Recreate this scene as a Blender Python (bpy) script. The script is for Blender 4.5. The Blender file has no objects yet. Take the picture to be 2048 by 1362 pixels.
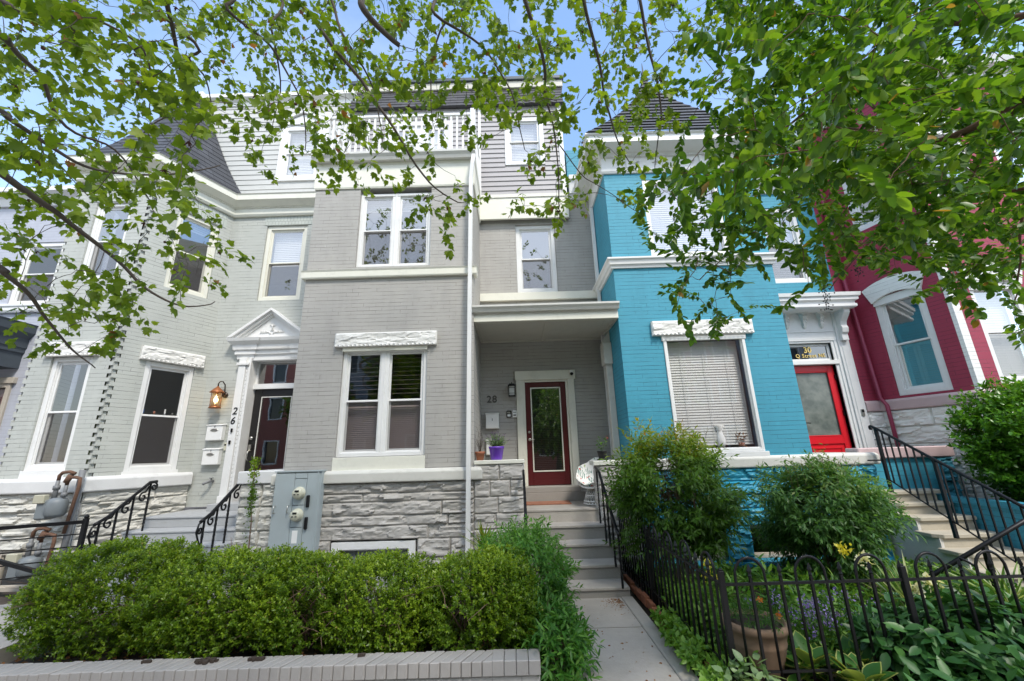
import bpy, bmesh, math, random
import numpy as np
from mathutils import Vector, Matrix, noise
R = math.radians
random.seed(7); RNG = np.random.default_rng(11)
SC = bpy.context.scene
COL = SC.collection

# ------------------------------------------------------------------ materials
def newmat(name):
    m = bpy.data.materials.new(name); m.use_nodes = True
    nt = m.node_tree; nt.nodes.clear()
    out = nt.nodes.new('ShaderNodeOutputMaterial')
    return m, nt, out
def nd(nt, t, **k):
    n = nt.nodes.new(t)
    for a, v in k.items():
        if a in n.inputs: n.inputs[a].default_value = v
        else: setattr(n, a, v)
    return n
def lk(nt, a, b): nt.links.new(a, b)
def rgb(c): return (c[0], c[1], c[2], 1)
def mixc(nt, fac, a, b, mode='MIX'):
    n = nt.nodes.new('ShaderNodeMix'); n.data_type = 'RGBA'; n.blend_type = mode
    for i, v in ((0, fac), (6, a), (7, b)):
        if isinstance(v, (int, float)): n.inputs[i].default_value = v
        elif isinstance(v, tuple): n.inputs[i].default_value = rgb(v)
        else: lk(nt, v, n.inputs[i])
    return n.outputs[2]
def math_(nt, op, a, b=0.0, c=0.0, clamp=False):
    n = nt.nodes.new('ShaderNodeMath'); n.operation = op; n.use_clamp = clamp
    for i, v in enumerate((a, b, c)):
        if isinstance(v, (int, float)): n.inputs[i].default_value = v
        else: lk(nt, v, n.inputs[i])
    return n.outputs[0]
def noise_(nt, vec, scale, detail=4, rough=.55, out='Fac'):
    n = nd(nt, 'ShaderNodeTexNoise', Scale=scale, Detail=detail, Roughness=rough)
    lk(nt, vec, n.inputs['Vector']); return n.outputs[out]
def ramp(nt, fac, stops):
    n = nt.nodes.new('ShaderNodeValToRGB'); cr = n.color_ramp
    while len(cr.elements) < len(stops): cr.elements.new(.5)
    for e, (p, c) in zip(cr.elements, stops):
        e.position = p; e.color = rgb(c) if isinstance(c, tuple) else (c, c, c, 1)
    lk(nt, fac, n.inputs['Fac']); return n.outputs['Color']
def bsdf(nt, out, color, rough=.6, metal=0., bump=None, bstr=.3, bdist=.01, spec=.5):
    b = nt.nodes.new('ShaderNodeBsdfPrincipled')
    if isinstance(color, tuple): b.inputs['Base Color'].default_value = rgb(color)
    else: lk(nt, color, b.inputs['Base Color'])
    if isinstance(rough, (int, float)): b.inputs['Roughness'].default_value = rough
    else: lk(nt, rough, b.inputs['Roughness'])
    b.inputs['Metallic'].default_value = metal
    b.inputs['Specular IOR Level'].default_value = spec
    if bump is not None:
        bp = nd(nt, 'ShaderNodeBump', Strength=bstr, Distance=bdist)
        lk(nt, bump, bp.inputs['Height']); lk(nt, bp.outputs[0], b.inputs['Normal'])
    lk(nt, b.outputs[0], out.inputs['Surface']); return b
def coord(nt, kind='Object'):
    return nt.nodes.new('ShaderNodeTexCoord').outputs[kind]
def paint(name, c, rough=.5, var=.12, grime=.25, bstr=.25, metal=0., scale=3.):
    """painted / plain surface with blotchy wear"""
    m, nt, out = newmat(name); v = coord(nt)
    n1 = noise_(nt, v, scale, 5); n2 = noise_(nt, v, scale * 14, 3)
    lo = tuple(x * (1 - var) for x in c); hi = tuple(min(1, x * (1 + var)) for x in c)
    col = mixc(nt, n1, lo, hi)
    g = ramp(nt, noise_(nt, v, scale * .9 + 2, 8, .7), [(.52, 0.), (.72, 1.)])
    gm = math_(nt, 'MULTIPLY', g, grime)
    col = mixc(nt, gm, col, tuple(x * .55 + .012 * min(1, sum(c)) for x in c))
    bsdf(nt, out, col, rough, metal, n2, bstr, .004)
    return m
def brick(name, c, joint, var=.1, bw=.212, rh=.0685, ms=.0040, bs=.6, patch=None, rough=.62):
    m, nt, out = newmat(name); uv = coord(nt, 'UV'); ob = coord(nt)
    nz = noise_(nt, ob, 9, 3, .5, 'Color')
    sub = nd(nt, 'ShaderNodeVectorMath', operation='MULTIPLY_ADD'); lk(nt, nz, sub.inputs[0])
    sub.inputs[1].default_value = (.012, .009, 0); lk(nt, uv, sub.inputs[2])
    b = nd(nt, 'ShaderNodeTexBrick', Scale=1.0); b.offset = .5
    b.inputs['Brick Width'].default_value = bw; b.inputs['Row Height'].default_value = rh
    b.inputs['Mortar Size'].default_value = ms; b.inputs['Mortar Smooth'].default_value = .35
    b.inputs['Color1'].default_value = (0, 0, 0, 1); b.inputs['Color2'].default_value = (1, 1, 1, 1)
    b.inputs['Mortar'].default_value = (.5, .5, .5, 1)
    lk(nt, sub.outputs[0], b.inputs['Vector'])
    b2 = nd(nt, 'ShaderNodeTexBrick', Scale=1.0)
    for k_, v_ in (('Brick Width', 60.), ('Row Height', rh), ('Mortar Size', ms), ('Mortar Smooth', .35)): b2.inputs[k_].default_value = v_
    lk(nt, sub.outputs[0], b2.inputs['Vector'])
    mp = nd(nt, 'ShaderNodeMapping'); mp.inputs['Scale'].default_value = (1, 1, 7.); lk(nt, ob, mp.inputs[0])
    if bw > .1:
        bh = ramp(nt, noise_(nt, mp.outputs[0], 1.9, 6, .7), [(.44, .16), (.57, 1.)]); bv = ramp(nt, noise_(nt, ob, 5.5, 5, .7), [(.50, .03), (.64, .8)])
    else: bh = ramp(nt, noise_(nt, ob, 3, 3), [(.3, .5), (.6, 1.)]); bv = bh
    jf = math_(nt, 'MAXIMUM', math_(nt, 'MULTIPLY', b2.outputs['Fac'], bh), math_(nt, 'MULTIPLY', b.outputs['Fac'], bv))
    fac = jf
    lo = tuple(x * (1 - var) for x in c); hi = tuple(min(1, x * (1 + var)) for x in c)
    base = mixc(nt, noise_(nt, ob, 1.4, 6, .6), lo, hi)
    base = mixc(nt, math_(nt, 'MULTIPLY', b.outputs['Color'], .5), base, tuple(x * .93 for x in c))
    if patch:
        pf = ramp(nt, noise_(nt, ob, 2.6, 8, .75), [(.62, 0.), (.70, 1.)])
        base = mixc(nt, math_(nt, 'MULTIPLY', pf, .45), base, patch)
    col = mixc(nt, jf, base, joint)
    ms_ = nd(nt, 'ShaderNodeMapping'); ms_.inputs['Scale'].default_value = (1, 1, .22); lk(nt, ob, ms_.inputs[0])
    wz = ramp(nt, noise_(nt, ms_.outputs[0], 3.2, 6, .65), [(.48, 0.), (.72, 1.)]); col = mixc(nt, math_(nt, 'MULTIPLY', wz, .28), col, tuple(x * .62 for x in c))
    fine = noise_(nt, ob, 55, 4, .6)
    h = math_(nt, 'SUBTRACT', math_(nt, 'MULTIPLY', fine, .35), fac)
    bsdf(nt, out, col, rough, 0, h, bs, .008)
    return m
def glassmat(name, tint=(1, 1, 1), refl=1.0):
    m, nt, out = newmat(name)
    ge = nt.nodes.new('ShaderNodeNewGeometry'); dt = nd(nt, 'ShaderNodeVectorMath', operation='DOT_PRODUCT')
    lk(nt, ge.outputs['Normal'], dt.inputs[0]); lk(nt, ge.outputs['Incoming'], dt.inputs[1])
    g = math_(nt, 'SUBTRACT', 1.0, math_(nt, 'ABSOLUTE', dt.outputs['Value']), 0, True)
    f = math_(nt, 'MULTIPLY_ADD', math_(nt, 'POWER', g, 4.0), .75, .15 * refl, True)
    tr = nt.nodes.new('ShaderNodeBsdfTransparent'); tr.inputs[0].default_value = rgb(tint)
    gl = nt.nodes.new('ShaderNodeBsdfGlossy'); gl.inputs['Roughness'].default_value = .015
    v = coord(nt)
    bp = nd(nt, 'ShaderNodeBump', Strength=.03, Distance=.02); lk(nt, noise_(nt, v, 2.2, 2), bp.inputs['Height'])
    lk(nt, bp.outputs[0], gl.inputs['Normal'])
    mx = nt.nodes.new('ShaderNodeMixShader'); lk(nt, f, mx.inputs[0]); lk(nt, tr.outputs[0], mx.inputs[1]); lk(nt, gl.outputs[0], mx.inputs[2])
    lk(nt, mx.outputs[0], out.inputs['Surface']); return m
def leafmat(name, stops, trans=.42, rough=.42, tcol=None, spec=.4):
    """foliage: colour from per-leaf attribute 'rnd', light passes through"""
    m, nt, out = newmat(name)
    at = nd(nt, 'ShaderNodeAttribute', attribute_name='rnd')
    col = ramp(nt, at.outputs['Fac'], stops)
    v = coord(nt)
    col = mixc(nt, math_(nt, 'MULTIPLY', noise_(nt, v, 1.7, 3), .35), col, mixc(nt, 1., col, (.62, .78, .45), 'MULTIPLY'))
    b = nt.nodes.new('ShaderNodeBsdfPrincipled'); lk(nt, col, b.inputs['Base Color'])
    b.inputs['Roughness'].default_value = rough; b.inputs['Specular IOR Level'].default_value = spec
    t = nt.nodes.new('ShaderNodeBsdfTranslucent')
    lk(nt, mixc(nt, 1., col, tcol or (1.6, 1.5, .7), 'MULTIPLY'), t.inputs[0])
    mx = nt.nodes.new('ShaderNodeMixShader'); mx.inputs[0].default_value = trans
    lk(nt, b.outputs[0], mx.inputs[1]); lk(nt, t.outputs[0], mx.inputs[2]); lk(nt, mx.outputs[0], out.inputs['Surface'])
    return m
def plain(name, c, rough=.5, metal=0., spec=.5):
    m, nt, out = newmat(name); bsdf(nt, out, c, rough, metal, spec=spec); return m
def emit(name, c, s):
    m, nt, out = newmat(name); e = nt.nodes.new('ShaderNodeEmission'); e.inputs[0].default_value = rgb(c); e.inputs[1].default_value = s
    lk(nt, e.outputs[0], out.inputs[0]); return m

M = {}
M['b28'] = brick('grey painted brick', (.385, .372, .345), (.18, .17, .155), patch=(.47, .46, .44))
M['b26'] = brick('pale green grey painted brick', (.45, .465, .43), (.19, .20, .18), patch=(.54, .56, .52))
M['b30'] = brick('teal painted brick', (.044, .285, .395), (.017, .11, .155), patch=(.06, .40, .53))
M['b32'] = brick('raspberry painted brick', (.30, .028, .062), (.10, .010, .026), patch=(.32, .035, .09))
M['b24'] = brick('lavender painted brick', (.42, .44, .50), (.30, .31, .36), bs=.4)
M['bred'] = brick('red brick', (.33, .10, .08), (.4, .33, .28), bs=.4)
M['bwall'] = brick('grey painted coping brick', (.30, .285, .27), (.12, .11, .105), bw=.073, rh=.4, ms=.005, bs=1.0, patch=(.42, .40, .39))
M['bquoin'] = brick('white painted brick', (.78, .78, .75), (.42, .42, .40), bs=.6)
def stone(name, c, var=.16, rough=.8, joint=.5):
    m, nt, out = newmat(name); v = coord(nt)
    n1 = noise_(nt, v, 3.5, 8, .65); n2 = noise_(nt, v, 34, 6, .7)
    col = mixc(nt, n1, tuple(x * (1 - var) for x in c), tuple(min(1, x * (1 + var)) for x in c))
    g = ramp(nt, noise_(nt, v, 8, 8, .75), [(.55, 0.), (.75, 1.)])
    col = mixc(nt, math_(nt, 'MULTIPLY', g, .4), col, tuple(x * joint for x in c))
    bsdf(nt, out, col, rough, 0, n2, .6, .006); return m
M['s28'] = stone('grey painted rock', (.43, .41, .38))
M['s26'] = stone('off white painted rock', (.52, .51, .465), joint=.45)
M['s30'] = stone('teal painted rock', (.03, .30, .44), rough=.5)
M['s32'] = stone('white painted rock', (.72, .71, .67))
M['lintel'] = stone('white rock lintel', (.70, .69, .655), var=.06, joint=.65)
M['white'] = paint('white trim paint', (.72, .72, .705), .45, .05, .18)
M['cream'] = paint('cream trim paint', (.70, .69, .60), .45, .05, .25)
M['cap26'] = paint('white painted coping', (.62, .62, .61), .6, .1, .35)
M['cap28'] = paint('cream painted coping', (.58, .57, .52), .6, .1, .35)
M['cap32'] = paint('mauve painted coping', (.50, .37, .37), .6, .08, .25)
M['side28'] = paint('pale grey vinyl siding', (.345, .33, .33), .5, .05, .12)
M['side26'] = paint('off white clapboard', (.50, .50, .475), .5, .05, .25)
M['soffit'] = paint('grey beige soffit board', (.52, .50, .44), .6, .06, .2)
M['gutter'] = paint('aluminium gutter', (.58, .57, .53), .35, .05, .3)
M['dark24'] = paint('slate grey paint', (.055, .07, .085), .5, .1, .2)
M['beige'] = paint('beige paint', (.42, .38, .32), .6, .06, .2)
M['maroon'] = paint('maroon door paint', (.085, .010, .012), .3, .08, .1)
M['red'] = paint('bright red door paint', (.62, .012, .022), .3, .04, .05)
M['black'] = paint('black door paint', (.012, .011, .011), .3, .1, .1)
M['iron'] = plain('black iron', (.006, .006, .007), .42, 0., .3)
M['steel'] = plain('brushed nickel', (.55, .53, .48), .3, 1.)
M['brass'] = paint('aged copper', (.35, .13, .05), .4, .3, .3, metal=.6)
M['greybox'] = paint('grey green enamel', (.36, .41, .42), .42, .04, .1)
M['gasgrey'] = paint('gas meter grey', (.17, .19, .20), .5, .08, .3)
M['rust'] = paint('rusty pipe', (.13, .068, .042), .85, .5, .75, scale=12)
M['galv'] = paint('galvanised pipe', (.17, .175, .18), .5, .1, .3)
M['conc'] = stone('grey painted concrete', (.30, .285, .26), var=.12, joint=.66)
M['conc2'] = stone('pale concrete', (.39, .36, .32), var=.24, joint=.6)
M['tread'] = stone('bluestone tread', (.42, .38, .30), var=.2, joint=.6)
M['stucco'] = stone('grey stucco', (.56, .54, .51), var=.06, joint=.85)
M['soil'] = stone('garden soil', (.045, .032, .024), var=.5, joint=.5, rough=.95)
M['gravel'] = stone('mulch', (.10, .065, .045), var=.6, joint=.4, rough=.95)
M['asph'] = stone('asphalt', (.05, .05, .05), var=.2)
M['glass'] = glassmat('window glass')
M['glassup'] = glassmat('sky facing window glass', refl=2.5)
M['screen'] = None
def screenmat():
    m, nt, out = newmat('insect screen')
    d = nt.nodes.new('ShaderNodeBsdfDiffuse'); d.inputs[0].default_value = (.12, .11, .11, 1)
    t = nt.nodes.new('ShaderNodeBsdfTransparent'); mx = nt.nodes.new('ShaderNodeMixShader'); mx.inputs[0].default_value = .30
    lk(nt, t.outputs[0], mx.inputs[1]); lk(nt, d.outputs[0], mx.inputs[2]); lk(nt, mx.outputs[0], out.inputs[0]); return m
M['screen'] = screenmat()
def frost():
    m, nt, out = newmat('frosted door glass'); v = coord(nt)
    col = ramp(nt, noise_(nt, v, 5, 3), [(.35, (.11, .13, .12)), (.65, (.19, .21, .19))])
    bsdf(nt, out, col, .18); return m
M['frost'] = frost()
M['room'] = plain('room paint', (.28, .26, .22), .8)
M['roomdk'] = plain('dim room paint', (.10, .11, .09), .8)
M['floor'] = plain('wood floor', (.16, .09, .05), .5)
M['blind'] = plain('pale grey blind slat', (.54, .54, .52), .5)
M['shutter'] = paint('sage green shutter', (.16, .25, .24), .5, .05, .05)
M['curtain'] = plain('white curtain', (.72, .72, .70), .8)
M['plastic'] = plain('black plastic', (.010, .010, .011), .4, 0., .3)
M['wplastic'] = plain('white plastic', (.78, .78, .76), .35)
M['meterdial'] = plain('cream meter face', (.55, .54, .42), .25)
M['purple'] = plain('purple plastic', (.14, .045, .42), .35)
M['terra'] = paint('terracotta', (.33, .12, .06), .8, .15, .35, scale=8)
M['clay'] = paint('weathered clay', (.23, .15, .095), .85, .15, .4, scale=7)
M['bark'] = stone('grey brown bark', (.085, .068, .055), var=.35, rough=.9)
M['barkr'] = stone('red brown bark', (.13, .07, .045), var=.3, rough=.9)
M['twig'] = plain('dry twig', (.14, .09, .06), .8)
M['seed'] = plain('brown seed head', (.075, .03, .02), .9)
M['berry'] = plain('dark seed capsule', (.018, .014, .016), .6)
M['gold'] = plain('gold leaf lettering', (.75, .55, .18), .35, .3)
M['wicker'] = plain('white wicker', (.78, .77, .74), .5)
M['mat'] = paint('worn coir mat', (.30, .13, .08), .95, .4, .8, scale=14)
M['brickedge'] = brick('orange garden brick', (.42, .13, .06), (.12, .09, .07))
M['warm'] = emit('lit lamp glass', (1, .55, .2), 2.2)
M['bulb'] = emit('lamp bulb', (1, .82, .5), 6)
M['lampglass'] = plain('frosted lamp glass', (.5, .5, .48), .25)

def slate(name, c, bw=.24, rh=.17):
    m, nt, out = newmat(name); uv = coord(nt, 'UV'); ob = coord(nt)
    b = nd(nt, 'ShaderNodeTexBrick', Scale=1.0)
    b.inputs['Brick Width'].default_value = bw; b.inputs['Row Height'].default_value = rh
    b.inputs['Mortar Size'].default_value = .006; b.inputs['Mortar Smooth'].default_value = .1
    b.inputs['Color1'].default_value = (0, 0, 0, 1); b.inputs['Color2'].default_value = (1, 1, 1, 1); b.inputs['Mortar'].default_value = (.5, .5, .5, 1)
    lk(nt, uv, b.inputs['Vector'])
    col = mixc(nt, b.outputs['Color'], tuple(x * .75 for x in c), tuple(x * 1.3 for x in c))
    col = mixc(nt, math_(nt, 'MULTIPLY', b.outputs['Fac'], .8), col, tuple(x * .35 for x in c))
    h = math_(nt, 'SUBTRACT', math_(nt, 'MULTIPLY', noise_(nt, ob, 40, 4), .3), b.outputs['Fac'])
    bsdf(nt, out, col, .7, 0, h, .7, .01); return m
M['slate'] = slate('dark grey slate', (.050, .053, .062))
M['shingle'] = slate('charcoal shingle', (.060, .060, .066), .33, .125)

# ------------------------------------------------------------------ mesh builder
class Fr:
    """vertical wall frame: s along A->B, d outward, z up"""
    def __init__(self, A, B):
        self.A = Vector((A[0], A[1], 0)); t = Vector((B[0] - A[0], B[1] - A[1], 0)); self.L = t.length
        self.t = t.normalized(); self.n = Vector((self.t.y, -self.t.x, 0))
    def p(self, s, d, z): return self.A + self.t * s + self.n * d + Vector((0, 0, z))
class WF:
    def p(self, x, y, z): return Vector((x, y, z))
W = WF()
class XF:
    """x, outward distance (towards the street) from a plane at y0, z"""
    def __init__(self, y0): self.y0 = y0
    def p(self, x, d, z): return Vector((x, self.y0 - d, z))
class MB:
    def __init__(self): self.v = []; self.f = []; self.sm = []
    def add(self, vs, fs, smooth=False):
        o = len(self.v); self.v += [tuple(x) for x in vs]
        for f in fs: self.f.append(tuple(i + o for i in f)); self.sm.append(smooth)
        return self
    def box(self, a0, a1, b0, b1, c0, c1, fr=W):
        P = [fr.p(a, b, c) for a in (a0, a1) for b in (b0, b1) for c in (c0, c1)]
        return self.add(P, [(0, 1, 3, 2), (4, 6, 7, 5), (0, 4, 5, 1), (2, 3, 7, 6), (0, 2, 6, 4), (1, 5, 7, 3)])
    def quad(self, *P): return self.add(P, [tuple(range(len(P)))])
    def tube(self, pts, r, n=6, cap=True, smooth=True):
        pts = [Vector(p) for p in pts]; k = len(pts)
        rs = r if isinstance(r, (list, tuple)) else [r] * k
        vs = []; up = Vector((0, 0, 1)); prev = None
        for i, p in enumerate(pts):
            d = (pts[min(i + 1, k - 1)] - pts[max(i - 1, 0)])
            if d.length < 1e-9: d = Vector((0, 0, 1))
            d.normalize()
            if prev is None:
                a = d.cross(Vector((1, 0, 0)) if abs(d.z) > .9 else up).normalized()
            else:
                a = (prev - d * prev.dot(d))
                a = a.normalized() if a.length > 1e-6 else d.cross(up).normalized()
            prev = a; b = d.cross(a)
            for j in range(n):
                th = 2 * math.pi * (j + .5) / n
                vs.append(p + (a * math.cos(th) + b * math.sin(th)) * rs[i])
        fs = [(i * n + j, i * n + (j + 1) % n, (i + 1) * n + (j + 1) % n, (i + 1) * n + j) for i in range(k - 1) for j in range(n)]
        if cap: fs += [tuple(range(n))[::-1], tuple(range((k - 1) * n, k * n))]
        return self.add(vs, fs, smooth)
    def lathe(self, c, prof, n=20, smooth=True, squash=1.):
        vs = []
        for r, z in prof:
            for j in range(n):
                th = 2 * math.pi * j / n
                vs.append((c[0] + r * math.cos(th), c[1] + r * math.sin(th) * squash, c[2] + z))
        k = len(prof)
        fs = [(i * n + j, i * n + (j + 1) % n, (i + 1) * n + (j + 1) % n, (i + 1) * n + j) for i in range(k - 1) for j in range(n)]
        fs += [tuple(range(n))[::-1], tuple(range((k - 1) * n, k * n))]
        return self.add(vs, fs, smooth)
    def prism(self, poly, d0, d1, fr=W):
        """poly in (s,z), extruded along d"""
        n = len(poly); P = [fr.p(s, d0, z) for s, z in poly] + [fr.p(s, d1, z) for s, z in poly]
        fs = [tuple(range(n)), tuple(range(n, 2 * n))[::-1]] + [(i, (i + 1) % n, n + (i + 1) % n, n + i) for i in range(n)]
        return self.add(P, fs)
    def sweep(self, path, prof, closed_prof=True, ends=True):
        """profile (d,z) swept along an xy path, outward = right hand side"""
        path = [Vector((p[0], p[1])) for p in path]; k = len(path); rows = []
        for i, p in enumerate(path):
            t0 = (path[i] - path[i - 1]).normalized() if i > 0 else None
            t1 = (path[i + 1] - path[i]).normalized() if i < k - 1 else None
            n0 = Vector((t0.y, -t0.x)) if t0 else None; n1 = Vector((t1.y, -t1.x)) if t1 else None
            if n0 is None: m = n1
            elif n1 is None: m = n0
            else:
                m = (n0 + n1).normalized(); m = m / max(.3, m.dot(n1))
            rows.append([(p.x + m.x * d, p.y + m.y * d, z) for d, z in prof])
        n = len(prof); vs = [q for r in rows for q in r]
        rng = range(n) if closed_prof else range(n - 1)
        fs = [(i * n + j, i * n + (j + 1) % n, (i + 1) * n + (j + 1) % n, (i + 1) * n + j) for i in range(k - 1) for j in rng]
        if ends and closed_prof: fs += [tuple(range(n)), tuple(range((k - 1) * n, k * n))[::-1]]
        return self.add(vs, fs)
    def build(self, name, mat, parent=None, recalc=True, bevel=0., loc=None):
        me = bpy.data.meshes.new(name)
        vs = self.v
        if loc is not None: vs = [(x - loc[0], y - loc[1], z - loc[2]) for x, y, z in vs]
        me.from_pydata(vs, [], self.f); me.polygons.foreach_set('use_smooth', self.sm)
        if recalc or bevel:
            bm = bmesh.new(); bm.from_mesh(me)
            if recalc: bmesh.ops.recalc_face_normals(bm, faces=bm.faces)
            if bevel:
                es = [e for e in bm.edges if len(e.link_faces) == 2 and e.calc_face_angle(0) > .6]
                bmesh.ops.bevel(bm, geom=es, offset=bevel, segments=1, affect='EDGES', clamp_overlap=True)
            bm.to_mesh(me); bm.free()
        autouv(me)
        me.materials.append(M[mat] if isinstance(mat, str) else mat)
        o = bpy.data.objects.new(name, me); COL.objects.link(o)
        if loc is not None: o.location = loc
        if parent is not None:
            o.parent = parent
            o.matrix_parent_inverse = Matrix.Translation(parent_world(parent)).inverted()
        return o
def parent_world(o):
    v = Vector(o.location); p = o.parent
    while p is not None:
        v = v * 1.0; break
    return WORLD.get(o.name, Vector(o.location))
WORLD = {}
def autouv(me):
    n = len(me.polygons)
    if n == 0: return
    uvl = me.uv_layers.new(name='UVMap')
    nl = len(me.loops); vi = np.empty(nl, 'i'); me.loops.foreach_get('vertex_index', vi)
    co = np.empty(len(me.vertices) * 3, 'f'); me.vertices.foreach_get('co', co); co = co.reshape(-1, 3)
    nor = np.empty(n * 3, 'f'); me.polygons.foreach_get('normal', nor); nor = nor.reshape(-1, 3)
    lt = np.empty(n, 'i'); me.polygons.foreach_get('loop_total', lt)
    pn = np.repeat(nor, lt, axis=0); P = co[vi]
    h = np.hypot(pn[:, 0], pn[:, 1]); vert = h > .35
    hx = np.where(vert, pn[:, 0] / np.maximum(h, 1e-6), 0); hy = np.where(vert, pn[:, 1] / np.maximum(h, 1e-6), -1)
    u = -hy * P[:, 0] + hx * P[:, 1]
    vv = np.where(vert, P[:, 2] / np.maximum(h, .35), P[:, 1])
    uv = np.stack([u, vv], 1).astype('f').ravel(); uvl.data.foreach_set('uv', uv)
def tag(o, label=None, cat=None, group=None, kind=None):
    if label: o['label'] = label
    if cat: o['category'] = cat
    if group: o['group'] = group
    if kind: o['kind'] = kind
    return o
def thing(name, loc, label, cat, group=None):
    o = bpy.data.objects.new(name, None); o.empty_display_size = .2; COL.objects.link(o)
    o.location = loc; WORLD[o.name] = Vector(loc); return tag(o, label, cat, group)
def text(name, body, size, ext, mat, place, parent, bold=0.0, spacing=1.0):
    """place(u, v, w) -> world point; u right, v up, w out"""
    cu = bpy.data.curves.new(name, 'FONT'); cu.body = body; cu.size = size; cu.extrude = ext; cu.offset = bold
    cu.align_x = 'CENTER'; cu.align_y = 'CENTER'; cu.space_character = spacing; cu.resolution_u = 3
    t = bpy.data.objects.new('tmp', cu); COL.objects.link(t)
    dg = bpy.context.evaluated_depsgraph_get(); dg.update()
    me = bpy.data.meshes.new_from_object(t.evaluated_get(dg)); bpy.data.objects.remove(t)
    mb = MB(); mb.add([place(v.co.x, v.co.y, v.co.z) for v in me.vertices], [tuple(p.vertices) for p in me.polygons])
    return mb.build(name, mat, parent, recalc=False)

# ---- wall with openings
def wall(mb, fr, s0, s1, z0, z1, ops=(), depth=.12):
    S = sorted({s0, s1, *[o[0] for o in ops], *[o[1] for o in ops]}); Z = sorted({z0, z1, *[o[2] for o in ops], *[o[3] for o in ops]})
    S = [s for s in S if s0 <= s <= s1]; Z = [z for z in Z if z0 <= z <= z1]
    for i in range(len(S) - 1):
        for j in range(len(Z) - 1):
            cs = (S[i] + S[i + 1]) / 2; cz = (Z[j] + Z[j + 1]) / 2
            if any(o[0] < cs < o[1] and o[2] < cz < o[3] for o in ops): continue
            mb.quad(fr.p(S[i], 0, Z[j]), fr.p(S[i + 1], 0, Z[j]), fr.p(S[i + 1], 0, Z[j + 1]), fr.p(S[i], 0, Z[j + 1]))
    for a, b, c, d in ops:
        c_ = max(c, z0); d_ = min(d, z1)
        mb.quad(fr.p(a, 0, c_), fr.p(a, 0, d_), fr.p(a, -depth, d_), fr.p(a, -depth, c_))
        mb.quad(fr.p(b, 0, d_), fr.p(b, 0, c_), fr.p(b, -depth, c_), fr.p(b, -depth, d_))
        if d <= z1: mb.quad(fr.p(a, 0, d_), fr.p(b, 0, d_), fr.p(b, -depth, d_), fr.p(a, -depth, d_))
        if c >= z0: mb.quad(fr.p(a, 0, c_), fr.p(a, -depth, c_), fr.p(b, -depth, c_), fr.p(b, 0, c_))

def fill(mb, fr, a, b, c, d, w, d0, d1):
    mb.box(a, a + w, d0, d1, c, d, fr); mb.box(b - w, b, d0, d1, c, d, fr)
    mb.box(a + w, b - w, d0, d1, c, c + w, fr); mb.box(a + w, b - w, d0, d1, d - w, d, fr)

def window(par, fr, a, b, c, d, rec=.09, cas=.075, mid=.5, mat='white', blind=None, screen=True, glass='glass',
           sill=None, double=False, label=None, bmat='blind', single=False):
    """double hung window set into an opening; parts hang below the frame"""
    w = MB(); fill(w, fr, a + .003, b - .003, c + .003, d - .003, cas, -rec - .07, -rec + .02)
    fill(w, fr, a + cas, b - cas, c + cas, d - cas, .018, -rec - .05, -rec - .003)
    cols = [(a + cas + .018, b - cas - .018)]
    if double:
        m_ = (a + b) / 2; w.box(m_ - .07, m_ + .07, -rec - .07, -rec + .012, c + cas, d - cas, fr)
        w.box(m_ - .012, m_ + .012, -rec + .012, -rec + .02, c + cas, d - cas, fr)
        cols = [(a + cas + .018, m_ - .07), (m_ + .07, b - cas - .018)]
    ob = w.build('window', mat, par, bevel=.004)
    if label: ob['label'] = label
    z0 = c + cas + .018; z1 = d - cas - .018; zm = z0 + (z1 - z0) * mid
    for (p, q) in cols:
        if single:
            g = MB(); g.quad(fr.p(p, -rec - .03, z0), fr.p(q, -rec - .03, z0), fr.p(q, -rec - .03, z1), fr.p(p, -rec - .03, z1)); g.build('pane', glass, ob, recalc=False)
            continue
        sh = MB(); fill(sh, fr, p, q, zm - .015, z1, .032, -rec - .045, -rec - .018); sh.build('sash', mat, ob, bevel=.003)
        sh = MB(); fill(sh, fr, p, q, z0, zm + .02, .036, -rec - .072, -rec - .047); sh.build('sash', mat, ob, bevel=.003)
        for (u, v, dd, nm) in ((zm, z1 - .03, -rec - .03, 'pane'), (z0 + .03, zm, -rec - .06, 'pane')):
            g = MB(); g.quad(fr.p(p + .03, dd, u), fr.p(q - .03, dd, u), fr.p(q - .03, dd, v), fr.p(p + .03, dd, v)); g.build(nm, glass, ob, recalc=False)
        if screen:
            g = MB(); g.quad(fr.p(p + .02, -rec - .012, z0), fr.p(q - .02, -rec - .012, z0), fr.p(q - .02, -rec - .012, zm), fr.p(p + .02, -rec - .012, zm)); g.build('screen', 'screen', ob, recalc=False)
            g = MB(); fill(g, fr, p + .004, q - .004, z0 - .004, zm, .014, -rec - .018, -rec - .008); g.build('screen_frame', mat, ob)
    if blind:
        lo = z0 + (z1 - z0) * (1 - blind); bl = MB(); z = z1; k = 0
        while z > lo:
            tl = .010 + .004 * noise.noise(Vector((k * .7, 0, 0)))
            bl.quad(fr.p(a + cas + .03, -rec - .150, z), fr.p(b - cas - .03, -rec - .150, z), fr.p(b - cas - .03, -rec - .134, z - .047), fr.p(a + cas + .03, -rec - .134, z - .047))
            z -= .042 + tl * .2; k += 1
        for q in (.2, .5, .8):
            xs = a + cas + (b - a - 2 * cas) * q; bl.box(xs - .003, xs + .003, -rec - .114, -rec - .112, lo, z1, fr)
        bl.build('blind', bmat, ob, recalc=False)
    if sill:
        s_ = MB(); s_.box(a - .06, b + .06, -rec, sill, c - .07, c - .004, fr); s_.build('sill', mat, ob, bevel=.006)
    return ob

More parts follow.
